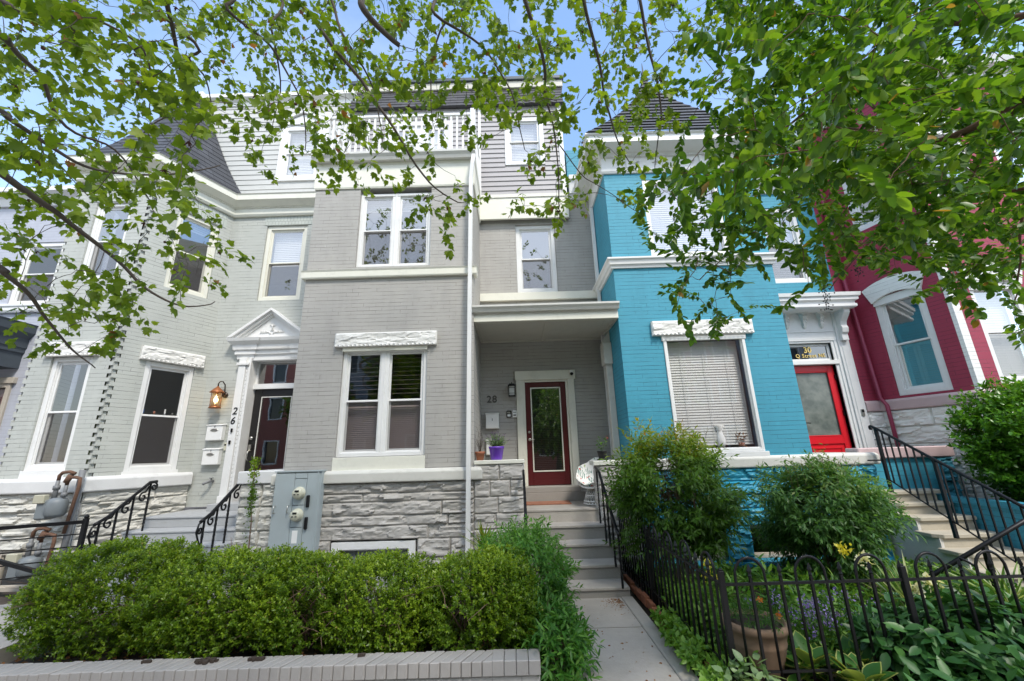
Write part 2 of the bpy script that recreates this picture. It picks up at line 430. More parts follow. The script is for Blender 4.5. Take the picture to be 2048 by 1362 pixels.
# ---- rock faced masonry
def rockh(p, amp):
    d, pts = noise.voronoi(p, distance_metric='DISTANCE', exponent=2.5)
    cv = noise.cell_vector(pts[0] * 9.7); e = p - pts[0]
    h = cv.z * .5 + (cv.x - .5) * e.x * 1.6 + (cv.y - .5) * e.z * 1.6
    return amp * (h + .35 * noise.noise(p * 2.7) + .18 * noise.noise(p * 7.1))
def rock(mb, fr, s0, s1, z0, z1, base=0., amp=.055, cell=.021, sc=6., seed=0, edge=.022, relief=.03):
    ns = max(2, int((s1 - s0) / cell)); nz = max(2, int((z1 - z0) / cell)); vs = []
    for j in range(nz + 1):
        for i in range(ns + 1):
            s = s0 + (s1 - s0) * i / ns; z = z0 + (z1 - z0) * j / nz
            e = min(i / ns * (s1 - s0), (1 - i / ns) * (s1 - s0), j / nz * (z1 - z0), (1 - j / nz) * (z1 - z0))
            k = min(1, e / edge)
            q = Vector((s * sc * .42 + seed * 3.1, seed * 1.7, z * sc * 1.35))
            vs.append(fr.p(s, base + k * (relief + rockh(q, amp)), z))
    fs = [(j * (ns + 1) + i, j * (ns + 1) + i + 1, (j + 1) * (ns + 1) + i + 1, (j + 1) * (ns + 1) + i) for j in range(nz) for i in range(ns)]
    mb.add(vs, fs)
def masonry(mb, fr, s0, s1, z0, z1, courses, bl=(.35, .8), seed=0, **k):
    rnd = random.Random(seed); z = z0; H = sum(courses)
    for ci, c in enumerate(courses):
        h = c / H * (z1 - z0); s = s0; q = 0
        while s < s1 - 1e-6:
            w_ = rnd.uniform(*bl); e = s + w_
            if s1 - e < .18: e = s1
            rock(mb, fr, s, e, z, z + h, seed=seed * 31 + ci * 7 + q, **k); s = e; q += 1
        z += h
def lintel(par, fr, a, b, c, d, seed=1, dep=.05):
    mb = MB(); rock(mb, fr, a, b, c, d, base=dep, amp=.022, cell=.02, sc=9, seed=seed, edge=.02, relief=.012)
    n = int((b - a) / .07)
    for i in range(n):
        s = a + (b - a) * i / n; w_ = (b - a) / n; zz = c - .012 * abs(noise.noise(Vector((i * .9 + seed, 0, 0))))
        mb.add([fr.p(s, dep + .012, c + .004), fr.p(s + w_, dep + .012, c + .004), fr.p(s + w_ * .8, dep + .03, c + .03), fr.p(s + w_ * .2, dep + .035, c + .028), fr.p(s + w_ * .5, dep + .045, zz)],
               [(0, 1, 4), (1, 2, 4), (2, 3, 4), (3, 0, 4)])
    mb.box(a, b, -.02, dep, c, d, fr)
    return mb.build('lintel', 'lintel', par, recalc=False)
def clap(mb, fr, s0, s1, z0, z1, pitch, ops=(), lip=.021):
    z = z0
    while z < z1 - .01:
        t = min(z + pitch, z1); segs = [(s0, s1)]
        for a, b, c, d in ops:
            if c < z + pitch * .5 < d:
                ns = []
                for p, q in segs:
                    if b <= p or a >= q: ns.append((p, q)); continue
                    if a > p: ns.append((p, a))
                    if b < q: ns.append((b, q))
                segs = ns
        for p, q in segs:
            mb.quad(fr.p(p, lip, z), fr.p(q, lip, z), fr.p(q, .002, t), fr.p(p, .002, t))
            mb.quad(fr.p(p, lip, z), fr.p(p, 0, z), fr.p(q, 0, z), fr.p(q, lip, z))
        z += pitch

# ------------------------------------------------------------------ foliage
def T_leaf(w=.5, fold=.12, droop=.12, n=3):
    """ovate leaf along +y, length 1, folded at the midrib"""
    ys = [i / (n + 1) for i in range(1, n + 1)]
    prof = [math.sin(math.pi * min(1, y ** .8)) ** .8 for y in ys]
    v = [(0, 0, 0)]; rib = []; L = []; Rr = []
    for y, p in zip(ys, prof):
        z = -droop * y * y
        rib.append(len(v)); v.append((0, y, z - fold * p * .5))
        L.append(len(v)); v.append((-w * .5 * p, y, z)); Rr.append(len(v)); v.append((w * .5 * p, y, z))
    tip = len(v); v.append((0, 1, -droop)); f = [(0, rib[0], L[0]), (0, Rr[0], rib[0])]
    for i in range(n - 1): f += [(L[i], rib[i], rib[i + 1], L[i + 1]), (rib[i], Rr[i], Rr[i + 1], rib[i + 1])]
    f += [(L[-1], rib[-1], tip), (rib[-1], Rr[-1], tip)]
    return np.array(v, float), f
def T_plane():
    """lobed plane-tree leaf"""
    o = [(0, .0), (.16, -.05), (.30, .02), (.52, .08), (.42, .20), (.60, .36), (.40, .38), (.47, .62), (.27, .58), (.20, .66), (.13, .82), (0, 1.0)]
    pts = o + [(-x, y) for x, y in o[::-1][1:-1]]
    v = [(0, .34, .03)] + [(x, y, -.10 * (x * x * 3 + (y - .3) ** 2)) for x, y in pts]
    n = len(pts); return np.array(v, float), [(0, 1 + (i + 1) % n, 1 + i) for i in range(n)]
T_BOX = T_leaf(.55, .15, .1, 1); T_OVAL = T_leaf(.58, .14, .18, 3); T_LANCE = T_leaf(.26, .1, .25, 2); T_NAND = T_leaf(.30, .08, .2, 1)
T_PEONY = T_leaf(.46, .12, .28, 4); T_BLADE = T_leaf(.06, .04, .5, 5); T_PLANE = T_plane(); T_HOSTA = T_leaf(.62, .16, .4, 4)
def unit(a): return a / np.maximum(np.linalg.norm(a, axis=1, keepdims=True), 1e-9)
def leaves(name, P, D, N, S, T, mat, parent=None, rnd=None, loc=None):
    P = np.asarray(P, float); D = unit(np.asarray(D, float)); N = np.asarray(N, float)
    Z = N - D * np.sum(N * D, 1, keepdims=True); bad = np.linalg.norm(Z, axis=1) < 1e-3; Z[bad] = (1, 0, .1); Z = unit(Z); X = np.cross(D, Z)
    tv, tf = T; n = len(P); k = len(tv); S = np.broadcast_to(np.asarray(S, float).reshape(-1, 1, 1), (n, 1, 1))
    V = P[:, None, :] + S * (X[:, None, :] * tv[None, :, 0:1] + D[:, None, :] * tv[None, :, 1:2] + Z[:, None, :] * tv[None, :, 2:3])
    V = V.reshape(-1, 3)
    if loc is not None: V = V - np.array(loc)
    lt = np.array([len(f) for f in tf]); flat = np.array([i for f in tf for i in f])
    me = bpy.data.meshes.new(name); me.vertices.add(len(V)); me.vertices.foreach_set('co', V.astype('f').ravel())
    nl = len(flat); me.loops.add(nl * n); me.loops.foreach_set('vertex_index', (flat[None, :] + (np.arange(n) * k)[:, None]).ravel().astype('i'))
    me.polygons.add(len(tf) * n); LT = np.tile(lt, n); st = np.concatenate([[0], np.cumsum(LT)[:-1]])
    me.polygons.foreach_set('loop_start', st.astype('i')); me.polygons.foreach_set('loop_total', LT.astype('i'))
    me.update(calc_edges=True)
    if rnd is None: rnd = RNG.random(n)
    at = me.attributes.new('rnd', 'FLOAT', 'POINT'); at.data.foreach_set('value', np.repeat(np.clip(rnd, 0, 1), k).astype('f'))
    me.materials.append(M[mat]); o = bpy.data.objects.new(name, me); COL.objects.link(o)
    if loc is not None: o.location = loc
    if parent is not None:
        o.parent = parent; o.matrix_parent_inverse = Matrix.Translation(Vector(parent.location)).inverted()
    return o
def rvec(n, s=1.): return RNG.normal(size=(n, 3)) * s
def sprigs(P, D, length, per, spread=.9, pairs=True, jit=.25, flat=0.):
    """leaf positions / directions / normals along straight twigs P->P+D*length"""
    P = np.asarray(P, float); D = unit(np.asarray(D, float)); n = len(P)
    u = (np.arange(per) + .5) / per
    A = rvec(n); A = A - D * np.sum(A * D, 1, keepdims=True); A = unit(A)
    if flat > 0:
        H = np.cross(D, np.array([0, 0, 1.])); H[np.linalg.norm(H, axis=1) < .1] = (1, 0, 0); A = unit(A * (1 - flat) + unit(H) * flat)
    B = np.cross(D, A); LP = []; LD = []; LN = []
    ln = np.asarray(length, float).reshape(-1, 1) * np.ones((n, 1))
    for i in range(per):
        side = 1 if i % 2 == 0 else -1
        if pairs and flat < .5 and (i // 2) % 2: ax = B
        else: ax = A
        p = P + D * ln * u[i]; d = D * (.35 + .5 * u[i]) + ax * side * spread * (1 - .45 * u[i]) + rvec(n, jit)
        LP.append(p); LD.append(d); LN.append(D * .5 + np.array([0, 0, .9]) + rvec(n, .45))
    return np.concatenate(LP), np.concatenate(LD), np.concatenate(LN)
def shell(n, c, r, lump=.18, ls=2.2, pw=2.6, lo=.72, zmin=None, seed=0):
    """points near the lumpy surface of a rounded box; returns points and outward directions"""
    d = unit(RNG.normal(size=(n, 3)))
    q = (np.abs(d) ** pw).sum(1) ** (-1 / pw)
    nz = np.array([noise.noise(Vector(x * ls + seed * 5.3)) + .5 * noise.noise(Vector(x * ls * 2.7 + seed)) for x in d])
    k = (1 + lump * nz) * (lo + (1 - lo) * RNG.random(n) ** .45)
    P = np.array(c) + d * (q * k)[:, None] * np.array(r)
    if zmin is not None:
        m = P[:, 2] > zmin; P = P[m]; d = d[m]
    return P, d
class Grow:
    """branch network: attach every attractor to its nearest node"""
    def __init__(self): self.n = np.zeros((0, 3)); self.mb = MB()
    def limb(self, pts, r0, r1, sub=5, n=7, wob=.02, seed=0):
        pts = [Vector(p) for p in pts]; out = []
        for i in range(len(pts) - 1):
            p0 = pts[max(i - 1, 0)]; p1 = pts[i]; p2 = pts[i + 1]; p3 = pts[min(i + 2, len(pts) - 1)]
            for j in range(sub):
                t = j / sub
                q = .5 * ((2 * p1) + (p2 - p0) * t + (2 * p0 - 5 * p1 + 4 * p2 - p3) * t * t + (3 * p1 - p0 - 3 * p2 + p3) * t ** 3)
                q = q + noise.noise_vector(q * 3 + Vector((seed, 0, 0))) * wob
                out.append(q)
        out.append(pts[-1]); k = len(out)
        self.mb.tube(out, [r0 + (r1 - r0) * (i / (k - 1)) ** .8 for i in range(k)], n)
        self.n = np.concatenate([self.n, np.array([tuple(q) for q in out])])
    def attach(self, A, r=.0028, seg=4, sag=.12, maxd=3.):
        A = np.asarray(A, float); left = list(range(len(A))); tips = []
        D = np.linalg.norm(A[:, None] - self.n[None], axis=2); best = D.min(1); arg = D.argmin(1)
        while left:
            i = min(left, key=lambda q: best[q]); left.remove(i)
            a = self.n[arg[i]]; b = A[i]; L = best[i]
            if L > maxd: continue
            mid = [(a + (b - a) * t + np.array([0, 0, sag * L * math.sin(math.pi * t)]) + (RNG.normal(size=3) * .035 * L if 0 < t < 1 else 0)) for t in np.linspace(0, 1, seg + 1)]
            rr = r * (1 + min(2.0, L * 1.6)); self.mb.tube(mid, [rr + (r * .6 - rr) * t for t in np.linspace(0, 1, seg + 1)], 4, cap=False)
            new = np.array(mid[1:]); k0 = len(self.n); self.n = np.concatenate([self.n, new]); tips.append((i, b, b - mid[-2]))
            if left:
                ii = np.array(left); d = np.linalg.norm(A[ii][:, None] - new[None], axis=2); m = d.min(1); am = d.argmin(1) + k0
                up = m < best[ii]; best[ii[up]] = m[up]; arg[ii[up]] = am[up]
        return tips

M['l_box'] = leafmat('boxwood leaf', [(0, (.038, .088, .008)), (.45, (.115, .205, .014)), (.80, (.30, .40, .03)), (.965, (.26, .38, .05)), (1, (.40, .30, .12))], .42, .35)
M['l_feather'] = leafmat('feathery light green leaf', [(0, (.035, .12, .015)), (.6, (.075, .21, .03)), (1, (.17, .33, .06))], .4)
M['l_nand'] = leafmat('nandina leaflet', [(0, (.035, .09, .014)), (.35, (.09, .19, .022)), (.62, (.20, .31, .035)), (.8, (.34, .34, .03)), (1, (.40, .13, .03))], .44)
M['l_nand2'] = leafmat('dark nandina leaflet', [(0, (.03, .09, .02)), (.5, (.095, .21, .045)), (.85, (.17, .29, .07)), (1, (.28, .33, .11))], .42)
M['l_plane'] = leafmat('plane tree leaf', [(0, (.070, .125, .009)), (.45, (.13, .205, .013)), (.85, (.22, .30, .022)), (.955, (.26, .32, .03)), (1, (.22, .09, .03))], .5, .5, (1.5, 1.45, .7))
M['l_crape'] = leafmat('crape myrtle leaf', [(0, (.036, .10, .008)), (.5, (.082, .185, .012)), (.9, (.17, .29, .022)), (.98, (.17, .24, .03)), (1, (.35, .20, .03))], .42, .38)
M['l_privet'] = leafmat('glossy shrub leaf', [(0, (.03, .11, .01)), (.6, (.09, .23, .02)), (1, (.20, .36, .04))], .35, .3)
M['l_ground'] = leafmat('low garden leaf', [(0, (.04, .12, .014)), (.5, (.10, .23, .03)), (1, (.24, .40, .07))], .42)
M['l_peony'] = leafmat('peony leaf', [(0, (.02, .08, .018)), (.6, (.045, .135, .032)), (1, (.08, .20, .045))], .25, .4)
M['l_hosta'] = leafmat('hosta leaf', [(0, (.03, .11, .02)), (1, (.07, .2, .03))], .3)
M['l_margin'] = leafmat('hosta leaf margin', [(0, (.38, .46, .10)), (1, (.5, .5, .16))], .3)
M['l_blade'] = leafmat('variegated blade', [(0, (.05, .15, .03)), (.5, (.20, .30, .08)), (1, (.50, .52, .28))], .3)
M['l_burg'] = leafmat('dark burgundy leaf', [(0, (.03, .008, .02)), (1, (.09, .03, .05))], .2)
M['l_brown'] = leafmat('dry brown leaf', [(0, (.16, .06, .02)), (1, (.32, .16, .07))], .2, .8)
M['l_grey'] = leafmat('lavender leaf', [(0, (.12, .20, .09)), (1, (.26, .36, .18))], .3)
M['p_violet'] = leafmat('violet petal', [(0, (.18, .10, .48)), (1, (.40, .32, .72))], .4)
M['p_white'] = leafmat('cream petal', [(0, (.62, .58, .36)), (1, (.80, .78, .62))], .4)
M['p_orange'] = leafmat('orange petal', [(0, (.55, .14, .03)), (1, (.75, .30, .08))], .4)
M['p_yellow'] = leafmat('yellow petal', [(0, (.6, .5, .03)), (1, (.8, .7, .1))], .4)
M['p_red'] = leafmat('red petal', [(0, (.5, .03, .03)), (1, (.7, .06, .05))], .4)

PLANE_TIPS = [(-3.58,2.24,5.07),(-4.17,2.48,5.48),(-6.12,3.60,7.38),(-5.51,3.55,7.08),(-3.58,2.45,5.25),(-2.75,1.82,4.37),(-2.59,1.82,4.32),(-2.94,2.13,4.77),(-3.90,3.04,6.46),(-3.44,2.53,5.48),(-2.77,2.30,5.02),(-3.13,2.55,5.43),(-2.71,2.31,5.22),(-2.34,2.15,4.88),(-2.10,1.86,4.35),(-2.42,2.46,5.18),(-2.73,2.93,6.00),(-3.71,3.90,7.38),(-2.37,2.64,5.54),(-2.74,3.23,6.40),(-2.76,3.26,6.65),(-3.35,3.97,7.63),(-2.84,3.99,7.29),(-2.93,3.97,7.74),(-2.64,3.62,7.07),(-2.35,3.10,6.06),(-2.71,3.79,7.32),(-1.89,3.12,6.08),(-2.57,4.21,8.07),(-1.79,2.56,5.49),(-1.86,3.56,7.09),(-2.09,3.62,7.00),(-1.78,3.01,5.95),(-1.36,2.41,5.37),(-2.61,4.44,8.31),(-1.73,3.87,7.37),(-1.70,4.15,7.84),(-1.83,4.02,7.52),(-0.77,2.41,5.13),(-1.12,2.87,6.02),(-1.08,2.88,6.07),(-1.03,3.17,6.13),(-1.00,4.13,7.58),(-0.74,3.96,7.50),(-0.72,2.91,5.78),(-0.78,4.00,7.49),(-0.80,3.49,6.85),(-0.61,3.45,6.68),(-0.33,3.62,7.18),(-0.51,4.00,7.43),(-0.43,3.48,6.70),(-0.42,3.62,7.05),(-0.22,4.04,7.25),(0.09,3.29,6.52),(-0.11,2.44,5.37),(-0.14,2.76,5.53),(0.17,2.79,5.87),(0.36,3.50,6.72),(0.27,3.38,6.66),(0.50,3.87,7.41),(0.41,2.59,5.46),(0.65,2.75,5.68),(0.40,2.83,5.93),(0.78,4.36,7.89),(1.13,4.24,7.70),(0.80,3.19,6.10),(1.19,3.65,7.00),(1.43,4.05,7.32),(1.71,4.29,7.88),(1.23,3.24,6.13),(0.98,2.52,5.33),(1.68,3.48,6.86),(1.37,2.71,5.73),(1.75,3.15,6.32),(1.80,3.22,6.44),(2.41,4.26,8.00),(2.12,3.36,6.56),(2.47,4.30,7.55),(1.56,2.77,5.61),(2.04,2.78,5.53),(2.21,3.17,6.21),(2.23,3.07,5.90),(2.25,3.13,6.31),(2.94,3.61,6.75),(2.38,2.92,5.67),(2.68,3.40,6.30),(-4.20,2.60,5.15),(-3.07,1.95,4.25),(-3.75,2.35,4.99),(-2.56,1.73,3.97),(-4.22,2.99,5.58),(-3.30,2.41,5.07),(-2.88,2.00,4.53),(-4.07,3.27,6.23),(-2.43,1.82,4.26),(-2.10,1.73,3.95),(-3.38,2.81,5.58),(-2.84,2.40,4.77),(-3.28,3.10,5.95),(-1.87,1.86,4.16),(-3.61,3.84,6.85),(-2.64,2.68,5.36),(-2.51,2.96,5.78),(-2.38,2.94,5.58),(-3.60,4.38,7.25),(-3.04,3.68,6.70),(-2.79,3.55,6.34),(-1.91,2.57,5.04),(-2.35,3.06,5.57),(-2.41,3.09,6.00),(-2.06,2.96,5.72),(-3.05,4.52,7.53),(-1.53,2.55,5.09),(-2.13,3.24,5.99),(-1.75,3.43,6.05),(-2.44,4.34,7.22),(-2.25,3.85,6.96),(-1.23,2.45,4.78),(-1.83,4.11,7.10),(-1.26,2.93,5.55),(-1.88,4.48,7.56),(-1.16,3.12,5.86),(-1.34,3.96,7.08),(-1.33,4.40,7.79),(-1.31,3.47,6.36),(-1.37,4.00,7.12),(-0.92,3.54,6.51),(-1.13,4.27,7.06),(-0.81,4.13,7.16),(-0.64,2.63,5.16),(-0.49,4.50,7.77),(-0.53,4.37,7.37),(-0.43,2.88,5.66),(-0.40,3.02,5.78),(-0.32,3.15,5.86),(-0.06,2.77,5.12),(0.04,3.60,6.25),(-0.05,2.63,5.11),(-0.07,4.00,6.66),(-0.12,4.31,7.36),(0.17,3.71,6.29),(0.28,2.48,4.90),(0.21,2.58,4.99),(0.19,2.52,4.82),(0.58,4.19,7.02),(0.41,2.84,5.25),(0.48,2.63,5.01),(0.55,3.11,5.57),(0.88,3.20,5.64),(0.99,3.08,5.84),(0.80,3.21,5.88),(1.33,3.56,6.18),(1.36,3.82,6.51),(1.04,2.75,5.24),(1.26,2.99,5.59),(1.49,3.17,5.88),(1.56,3.20,5.75),(2.19,4.25,7.42),(1.73,2.95,5.49),(1.61,2.59,5.02),(1.79,3.12,5.69),(2.85,3.86,6.79),(2.56,3.75,6.48),(2.13,3.32,5.93),(2.54,3.38,6.22),(2.08,2.63,5.09),(-4.79,3.15,5.45),(-4.22,2.63,4.99),(-4.88,3.22,5.64),(-4.06,2.76,4.92),(-4.93,3.42,6.00),(-3.68,2.63,4.97),(-2.81,2.14,4.27),(-4.53,3.46,5.91),(-2.85,2.15,4.43),(-4.48,3.45,6.08),(-2.85,2.34,4.62),(-2.24,1.72,3.88),(-3.73,3.28,5.84),(-3.36,2.96,5.25),(-2.88,2.48,4.61),(-2.77,2.56,4.89),(-2.80,2.77,5.06),(-1.75,1.73,3.81),(-3.07,3.42,6.03),(-2.41,2.63,4.87),(-2.78,3.14,5.66),(-3.88,4.48,7.10),(-2.70,3.17,5.32),(-3.12,4.30,6.71),(-3.06,4.36,7.13),(-1.92,2.50,4.62),(-2.85,3.77,6.40),(-2.06,3.28,5.74),(-2.04,3.47,5.80),(-1.88,3.13,5.24),(-1.85,2.74,5.07),(-2.60,4.09,6.46),(-2.40,4.26,6.86),(-1.61,3.04,5.30),(-1.64,3.14,5.39),(-1.64,3.18,5.38),(-1.60,2.97,5.38),(-2.09,4.38,7.14),(-1.68,4.16,6.59),(-1.70,3.68,6.14),(-1.05,2.68,4.85),(-1.63,4.37,6.74),(-0.90,2.49,4.55),(-1.01,3.44,5.68),(-1.47,4.45,7.13),(-1.44,4.10,6.68),(-0.59,2.64,4.79),(-1.04,3.95,6.12),(-0.63,2.92,5.11),(-0.63,2.42,4.53),(-0.63,4.45,6.88),(-0.59,4.50,7.11),(-0.51,3.45,5.76),(-0.42,2.42,4.66),(-0.38,3.90,6.34),(-0.09,3.27,5.38),(-0.16,2.46,4.53),(-0.08,3.34,5.66),(-0.02,4.33,6.58),(0.33,3.17,5.22),(0.20,3.31,5.76),(0.10,3.23,5.59),(0.21,3.33,5.47),(0.49,3.92,6.16),(0.46,3.67,6.05),(0.59,4.34,6.60),(1.21,4.28,6.51),(1.18,3.69,6.06),(1.25,2.98,5.30),(1.24,3.24,5.56),(1.22,3.44,5.60),(1.17,2.43,4.42),(1.29,2.67,4.63),(2.20,3.63,6.05),(2.43,4.39,6.82),(2.10,3.18,5.22),(3.46,4.20,6.67),(-3.93,2.58,4.66),(-5.38,3.60,5.54),(-2.46,1.70,3.47),(-4.61,3.41,5.28),(-4.06,2.84,4.92),(-3.37,2.59,4.63),(-3.72,3.13,4.95),(-2.03,1.84,3.76),(-2.00,1.80,3.76),(-3.35,2.96,5.04),(-2.79,2.70,4.61),(-3.37,3.47,5.33),(-3.32,3.13,5.27),(-2.21,2.31,4.18),(-2.90,3.10,4.98),(-1.99,2.13,3.95),(-2.28,2.77,4.69),(-3.39,4.12,6.26),(-3.14,4.41,6.49),(-1.90,2.72,4.59),(-3.33,4.42,6.40),(-2.44,3.21,5.18),(-2.09,3.46,5.41),(-1.71,2.93,4.78),(-2.22,3.92,5.69),(-1.57,2.40,4.23),(-2.17,4.13,6.13),(-1.73,3.39,5.25),(-2.18,4.38,6.53),(-2.16,4.49,6.26),(-1.83,4.18,5.94),(-1.94,4.54,6.76),(-1.63,3.62,5.69),(-1.10,2.86,4.81),(-1.17,3.71,5.59),(-0.86,2.98,4.75),(-1.41,4.24,5.94),(-1.40,4.38,6.43),(-0.93,4.09,5.97),(-0.58,2.86,4.64),(-0.88,3.67,5.46),(-0.84,4.57,6.75),(-0.37,2.55,4.50),(-0.36,4.55,6.32),(-0.26,2.82,4.68),(-0.19,3.62,5.65),(-0.10,4.17,5.82),(-0.27,3.63,5.65),(0.39,3.34,5.15),(0.09,4.12,6.05),(0.11,4.30,6.18),(0.34,2.79,4.67),(0.62,2.94,4.64),(0.38,2.45,4.19),(0.84,2.87,4.74),(1.24,4.12,5.85),(0.80,2.77,4.56),(1.35,3.75,5.47),(1.07,2.73,4.66),(1.63,4.13,5.87),(1.26,2.72,4.65),(1.21,2.91,4.81),(1.47,3.57,5.31),(1.74,2.89,4.72),(2.64,3.90,5.61),(2.99,4.21,6.00),(-3.46,2.40,3.99),(-3.03,2.10,3.65),(-3.12,2.08,3.76),(-3.98,2.96,4.47),(-2.79,2.06,3.60),(-4.74,3.48,5.15),(-3.37,2.56,4.32),(-4.32,3.40,5.10),(-3.54,2.95,4.53),(-3.58,3.35,4.89),(-3.05,2.73,4.46),(-1.96,1.90,3.59),(-1.76,1.88,3.44),(-1.65,1.82,3.54),(-1.87,2.02,3.74),(-2.79,3.33,5.05),(-2.41,3.17,4.62),(-1.84,2.43,4.14),(-2.79,4.08,5.47),(-3.02,4.50,6.24),(-2.37,4.15,5.65),(-1.84,3.29,4.67),(-2.53,4.29,5.80),(-2.45,4.52,6.05),(-1.38,2.81,4.47),(-1.75,3.40,4.74),(-1.25,2.87,4.39),(-1.68,3.75,5.11),(-1.89,4.33,5.83),(-1.14,2.62,4.18),(-1.13,3.18,4.59),(-1.31,3.99,5.25),(-1.46,4.12,5.60),(-0.69,3.59,5.13),(-0.90,3.53,4.81),(-0.37,3.13,4.66),(-0.23,3.61,4.87),(0.06,3.32,4.84),(0.06,2.41,4.07),(0.34,4.31,5.93),(0.62,3.42,5.03),(0.43,3.32,4.60),(0.41,2.69,4.23),(0.90,4.05,5.24),(0.84,3.11,4.42),(1.64,4.24,5.56),(1.41,4.07,5.50),(1.32,4.05,5.46),(1.30,2.82,4.38),(1.34,2.73,4.27),(1.29,3.20,4.77),(-3.73,2.58,3.96),(-4.39,3.11,4.42),(-2.55,1.87,3.34),(-3.83,2.90,4.11),(-4.00,3.23,4.57),(-3.46,2.85,4.20),(-2.67,2.30,3.57),(-2.15,1.91,3.27),(-2.74,2.55,3.91),(-3.36,3.13,4.40),(-2.50,2.52,3.77),(-2.90,2.98,4.34),(-2.54,3.50,4.64),(-2.32,4.11,5.24),(-2.00,3.62,4.75),(-2.10,3.30,4.55),(-1.79,3.72,4.84),(-2.04,3.80,5.07),(-1.56,3.19,4.19),(-1.29,3.54,4.45),(-1.42,3.56,4.60),(-1.03,3.56,4.83),(-0.98,3.39,4.33),(-0.89,3.94,5.09),(-0.85,3.77,4.83),(0.28,4.05,4.99),(0.26,3.68,4.70),(0.59,3.94,4.75),(0.41,3.82,4.88),(0.75,3.22,4.32),(0.83,3.88,4.92),(0.81,3.50,4.44),(1.06,3.20,4.27),(1.34,3.91,5.04),(1.56,3.33,4.26),(1.45,3.57,4.66),(-3.10,2.14,3.29),(-3.60,2.64,3.66),(-4.66,3.47,4.40),(-3.42,2.60,3.65),(-3.43,2.59,3.60),(-2.44,2.04,3.19),(-3.31,2.77,3.87),(-3.00,2.75,3.79),(-3.03,2.85,3.84),(-3.81,3.59,4.28),(-2.89,3.20,4.07),(-1.75,1.85,3.07),(-2.65,2.95,3.87),(-1.68,3.94,4.67),(-0.82,3.68,4.16),(-0.76,3.24,3.94),(-0.57,3.28,3.88),(-0.55,4.00,4.60),(-0.29,3.62,4.18),(0.15,3.46,3.98),(0.11,3.73,4.26),(0.51,4.11,4.42),(0.56,3.25,3.90),(0.41,3.17,3.78),(0.84,3.94,4.42),(1.37,4.14,4.45),(1.13,3.51,4.09),(1.20,3.20,3.91),(-4.56,3.35,3.79),(-4.23,3.35,3.91),(-4.33,3.57,4.04),(-3.56,3.25,3.63),(-2.65,2.64,3.41),(-3.13,3.33,3.68),(-2.96,3.39,4.01),(-2.77,3.39,3.90),(-0.63,3.61,3.77),(0.59,4.03,4.32),(-4.30,3.10,3.52),(-3.51,2.65,3.27),(-4.39,3.35,3.65),(-3.17,2.71,3.06),(-2.82,2.70,3.06),(-2.77,2.72,3.21),(-2.67,3.07,3.39),(-3.04,3.43,3.42),(-2.50,3.19,3.48),(-4.41,3.35,3.30),(-4.73,3.49,3.33),(-3.35,2.71,2.94),(-3.58,3.19,3.22),(-3.67,3.16,3.00),(-2.95,2.80,3.00),(-3.93,3.58,3.38),(-2.64,2.68,2.91),(-2.65,3.01,3.07),(-3.34,4.18,3.62),(-3.66,2.84,2.79),(-4.22,3.48,3.04),(-3.34,2.88,2.82),(-3.91,3.52,3.05),(-3.73,3.58,2.92),(-2.97,2.92,2.78),(-3.23,3.26,2.98),(-3.68,3.22,2.72),(-3.21,3.13,2.68),(-6.28,3.42,7.82),(-1.19,4.03,9.06),(-4.57,3.89,7.63),(2.17,3.41,7.55),(-5.52,3.84,7.88),(-1.88,2.23,5.59),(2.58,3.54,7.97),(1.09,2.57,5.95),(-4.09,4.01,8.10),(-3.73,3.16,7.02),(-5.78,3.60,8.37),(-3.43,2.89,7.05),(-4.12,2.60,6.34),(-0.61,2.86,6.53),(0.19,3.48,7.41),(0.59,3.79,8.50),(0.22,3.20,6.40),(-0.45,2.78,6.54),(-5.11,2.64,6.71),(-3.02,2.21,5.64),(-7.32,3.67,7.31),(-3.23,2.67,6.51),(-4.38,3.43,8.13),(-4.40,3.93,8.84),(1.00,3.75,7.65),(-2.21,4.16,9.01),(-1.21,2.46,6.16),(-3.79,3.94,7.84),(3.23,3.96,7.73),(-0.58,4.15,7.79),(-2.16,3.13,7.13),(-2.88,3.93,8.62),(1.57,2.94,6.75),(-1.42,2.22,5.73),(-1.35,3.74,8.12),(0.23,3.27,7.18),(-2.03,2.85,6.11),(1.08,3.15,6.52),(-4.43,3.92,8.11),(-6.46,3.72,7.44),(-4.79,3.28,7.85),(-5.75,3.11,6.47),(-3.16,3.22,7.68),(-0.20,4.11,8.26),(0.34,3.10,6.47),(-2.59,4.13,8.42),(1.09,2.46,5.99),(0.24,2.93,6.66),(-4.25,2.61,6.59),(0.37,3.12,6.60),(0.12,2.60,5.74),(-4.58,2.25,5.97),(-1.49,3.56,7.98),(-5.72,2.95,6.60),(-4.14,3.73,7.44),(-1.20,3.78,7.20),(-6.81,3.25,7.25),(-1.47,2.71,5.85),(-0.33,2.45,5.24),(0.05,3.03,6.41),(1.74,2.77,6.56),(0.81,3.82,7.32),(-2.99,2.71,6.25),(1.09,3.50,6.77),(-6.24,3.90,8.10),(1.80,3.62,7.50),(0.26,3.59,7.76),(-1.37,2.97,6.54),(-2.83,3.52,7.67),(-1.31,2.64,5.96),(-0.09,2.39,5.62),(-3.50,3.63,8.14),(-5.15,2.90,7.12),(-4.12,2.28,5.47),(-5.44,2.85,6.76),(-6.48,3.85,7.88),(-2.00,2.60,5.88),(1.05,2.74,6.57),(-1.18,3.30,7.64),(-0.82,3.91,8.22)]
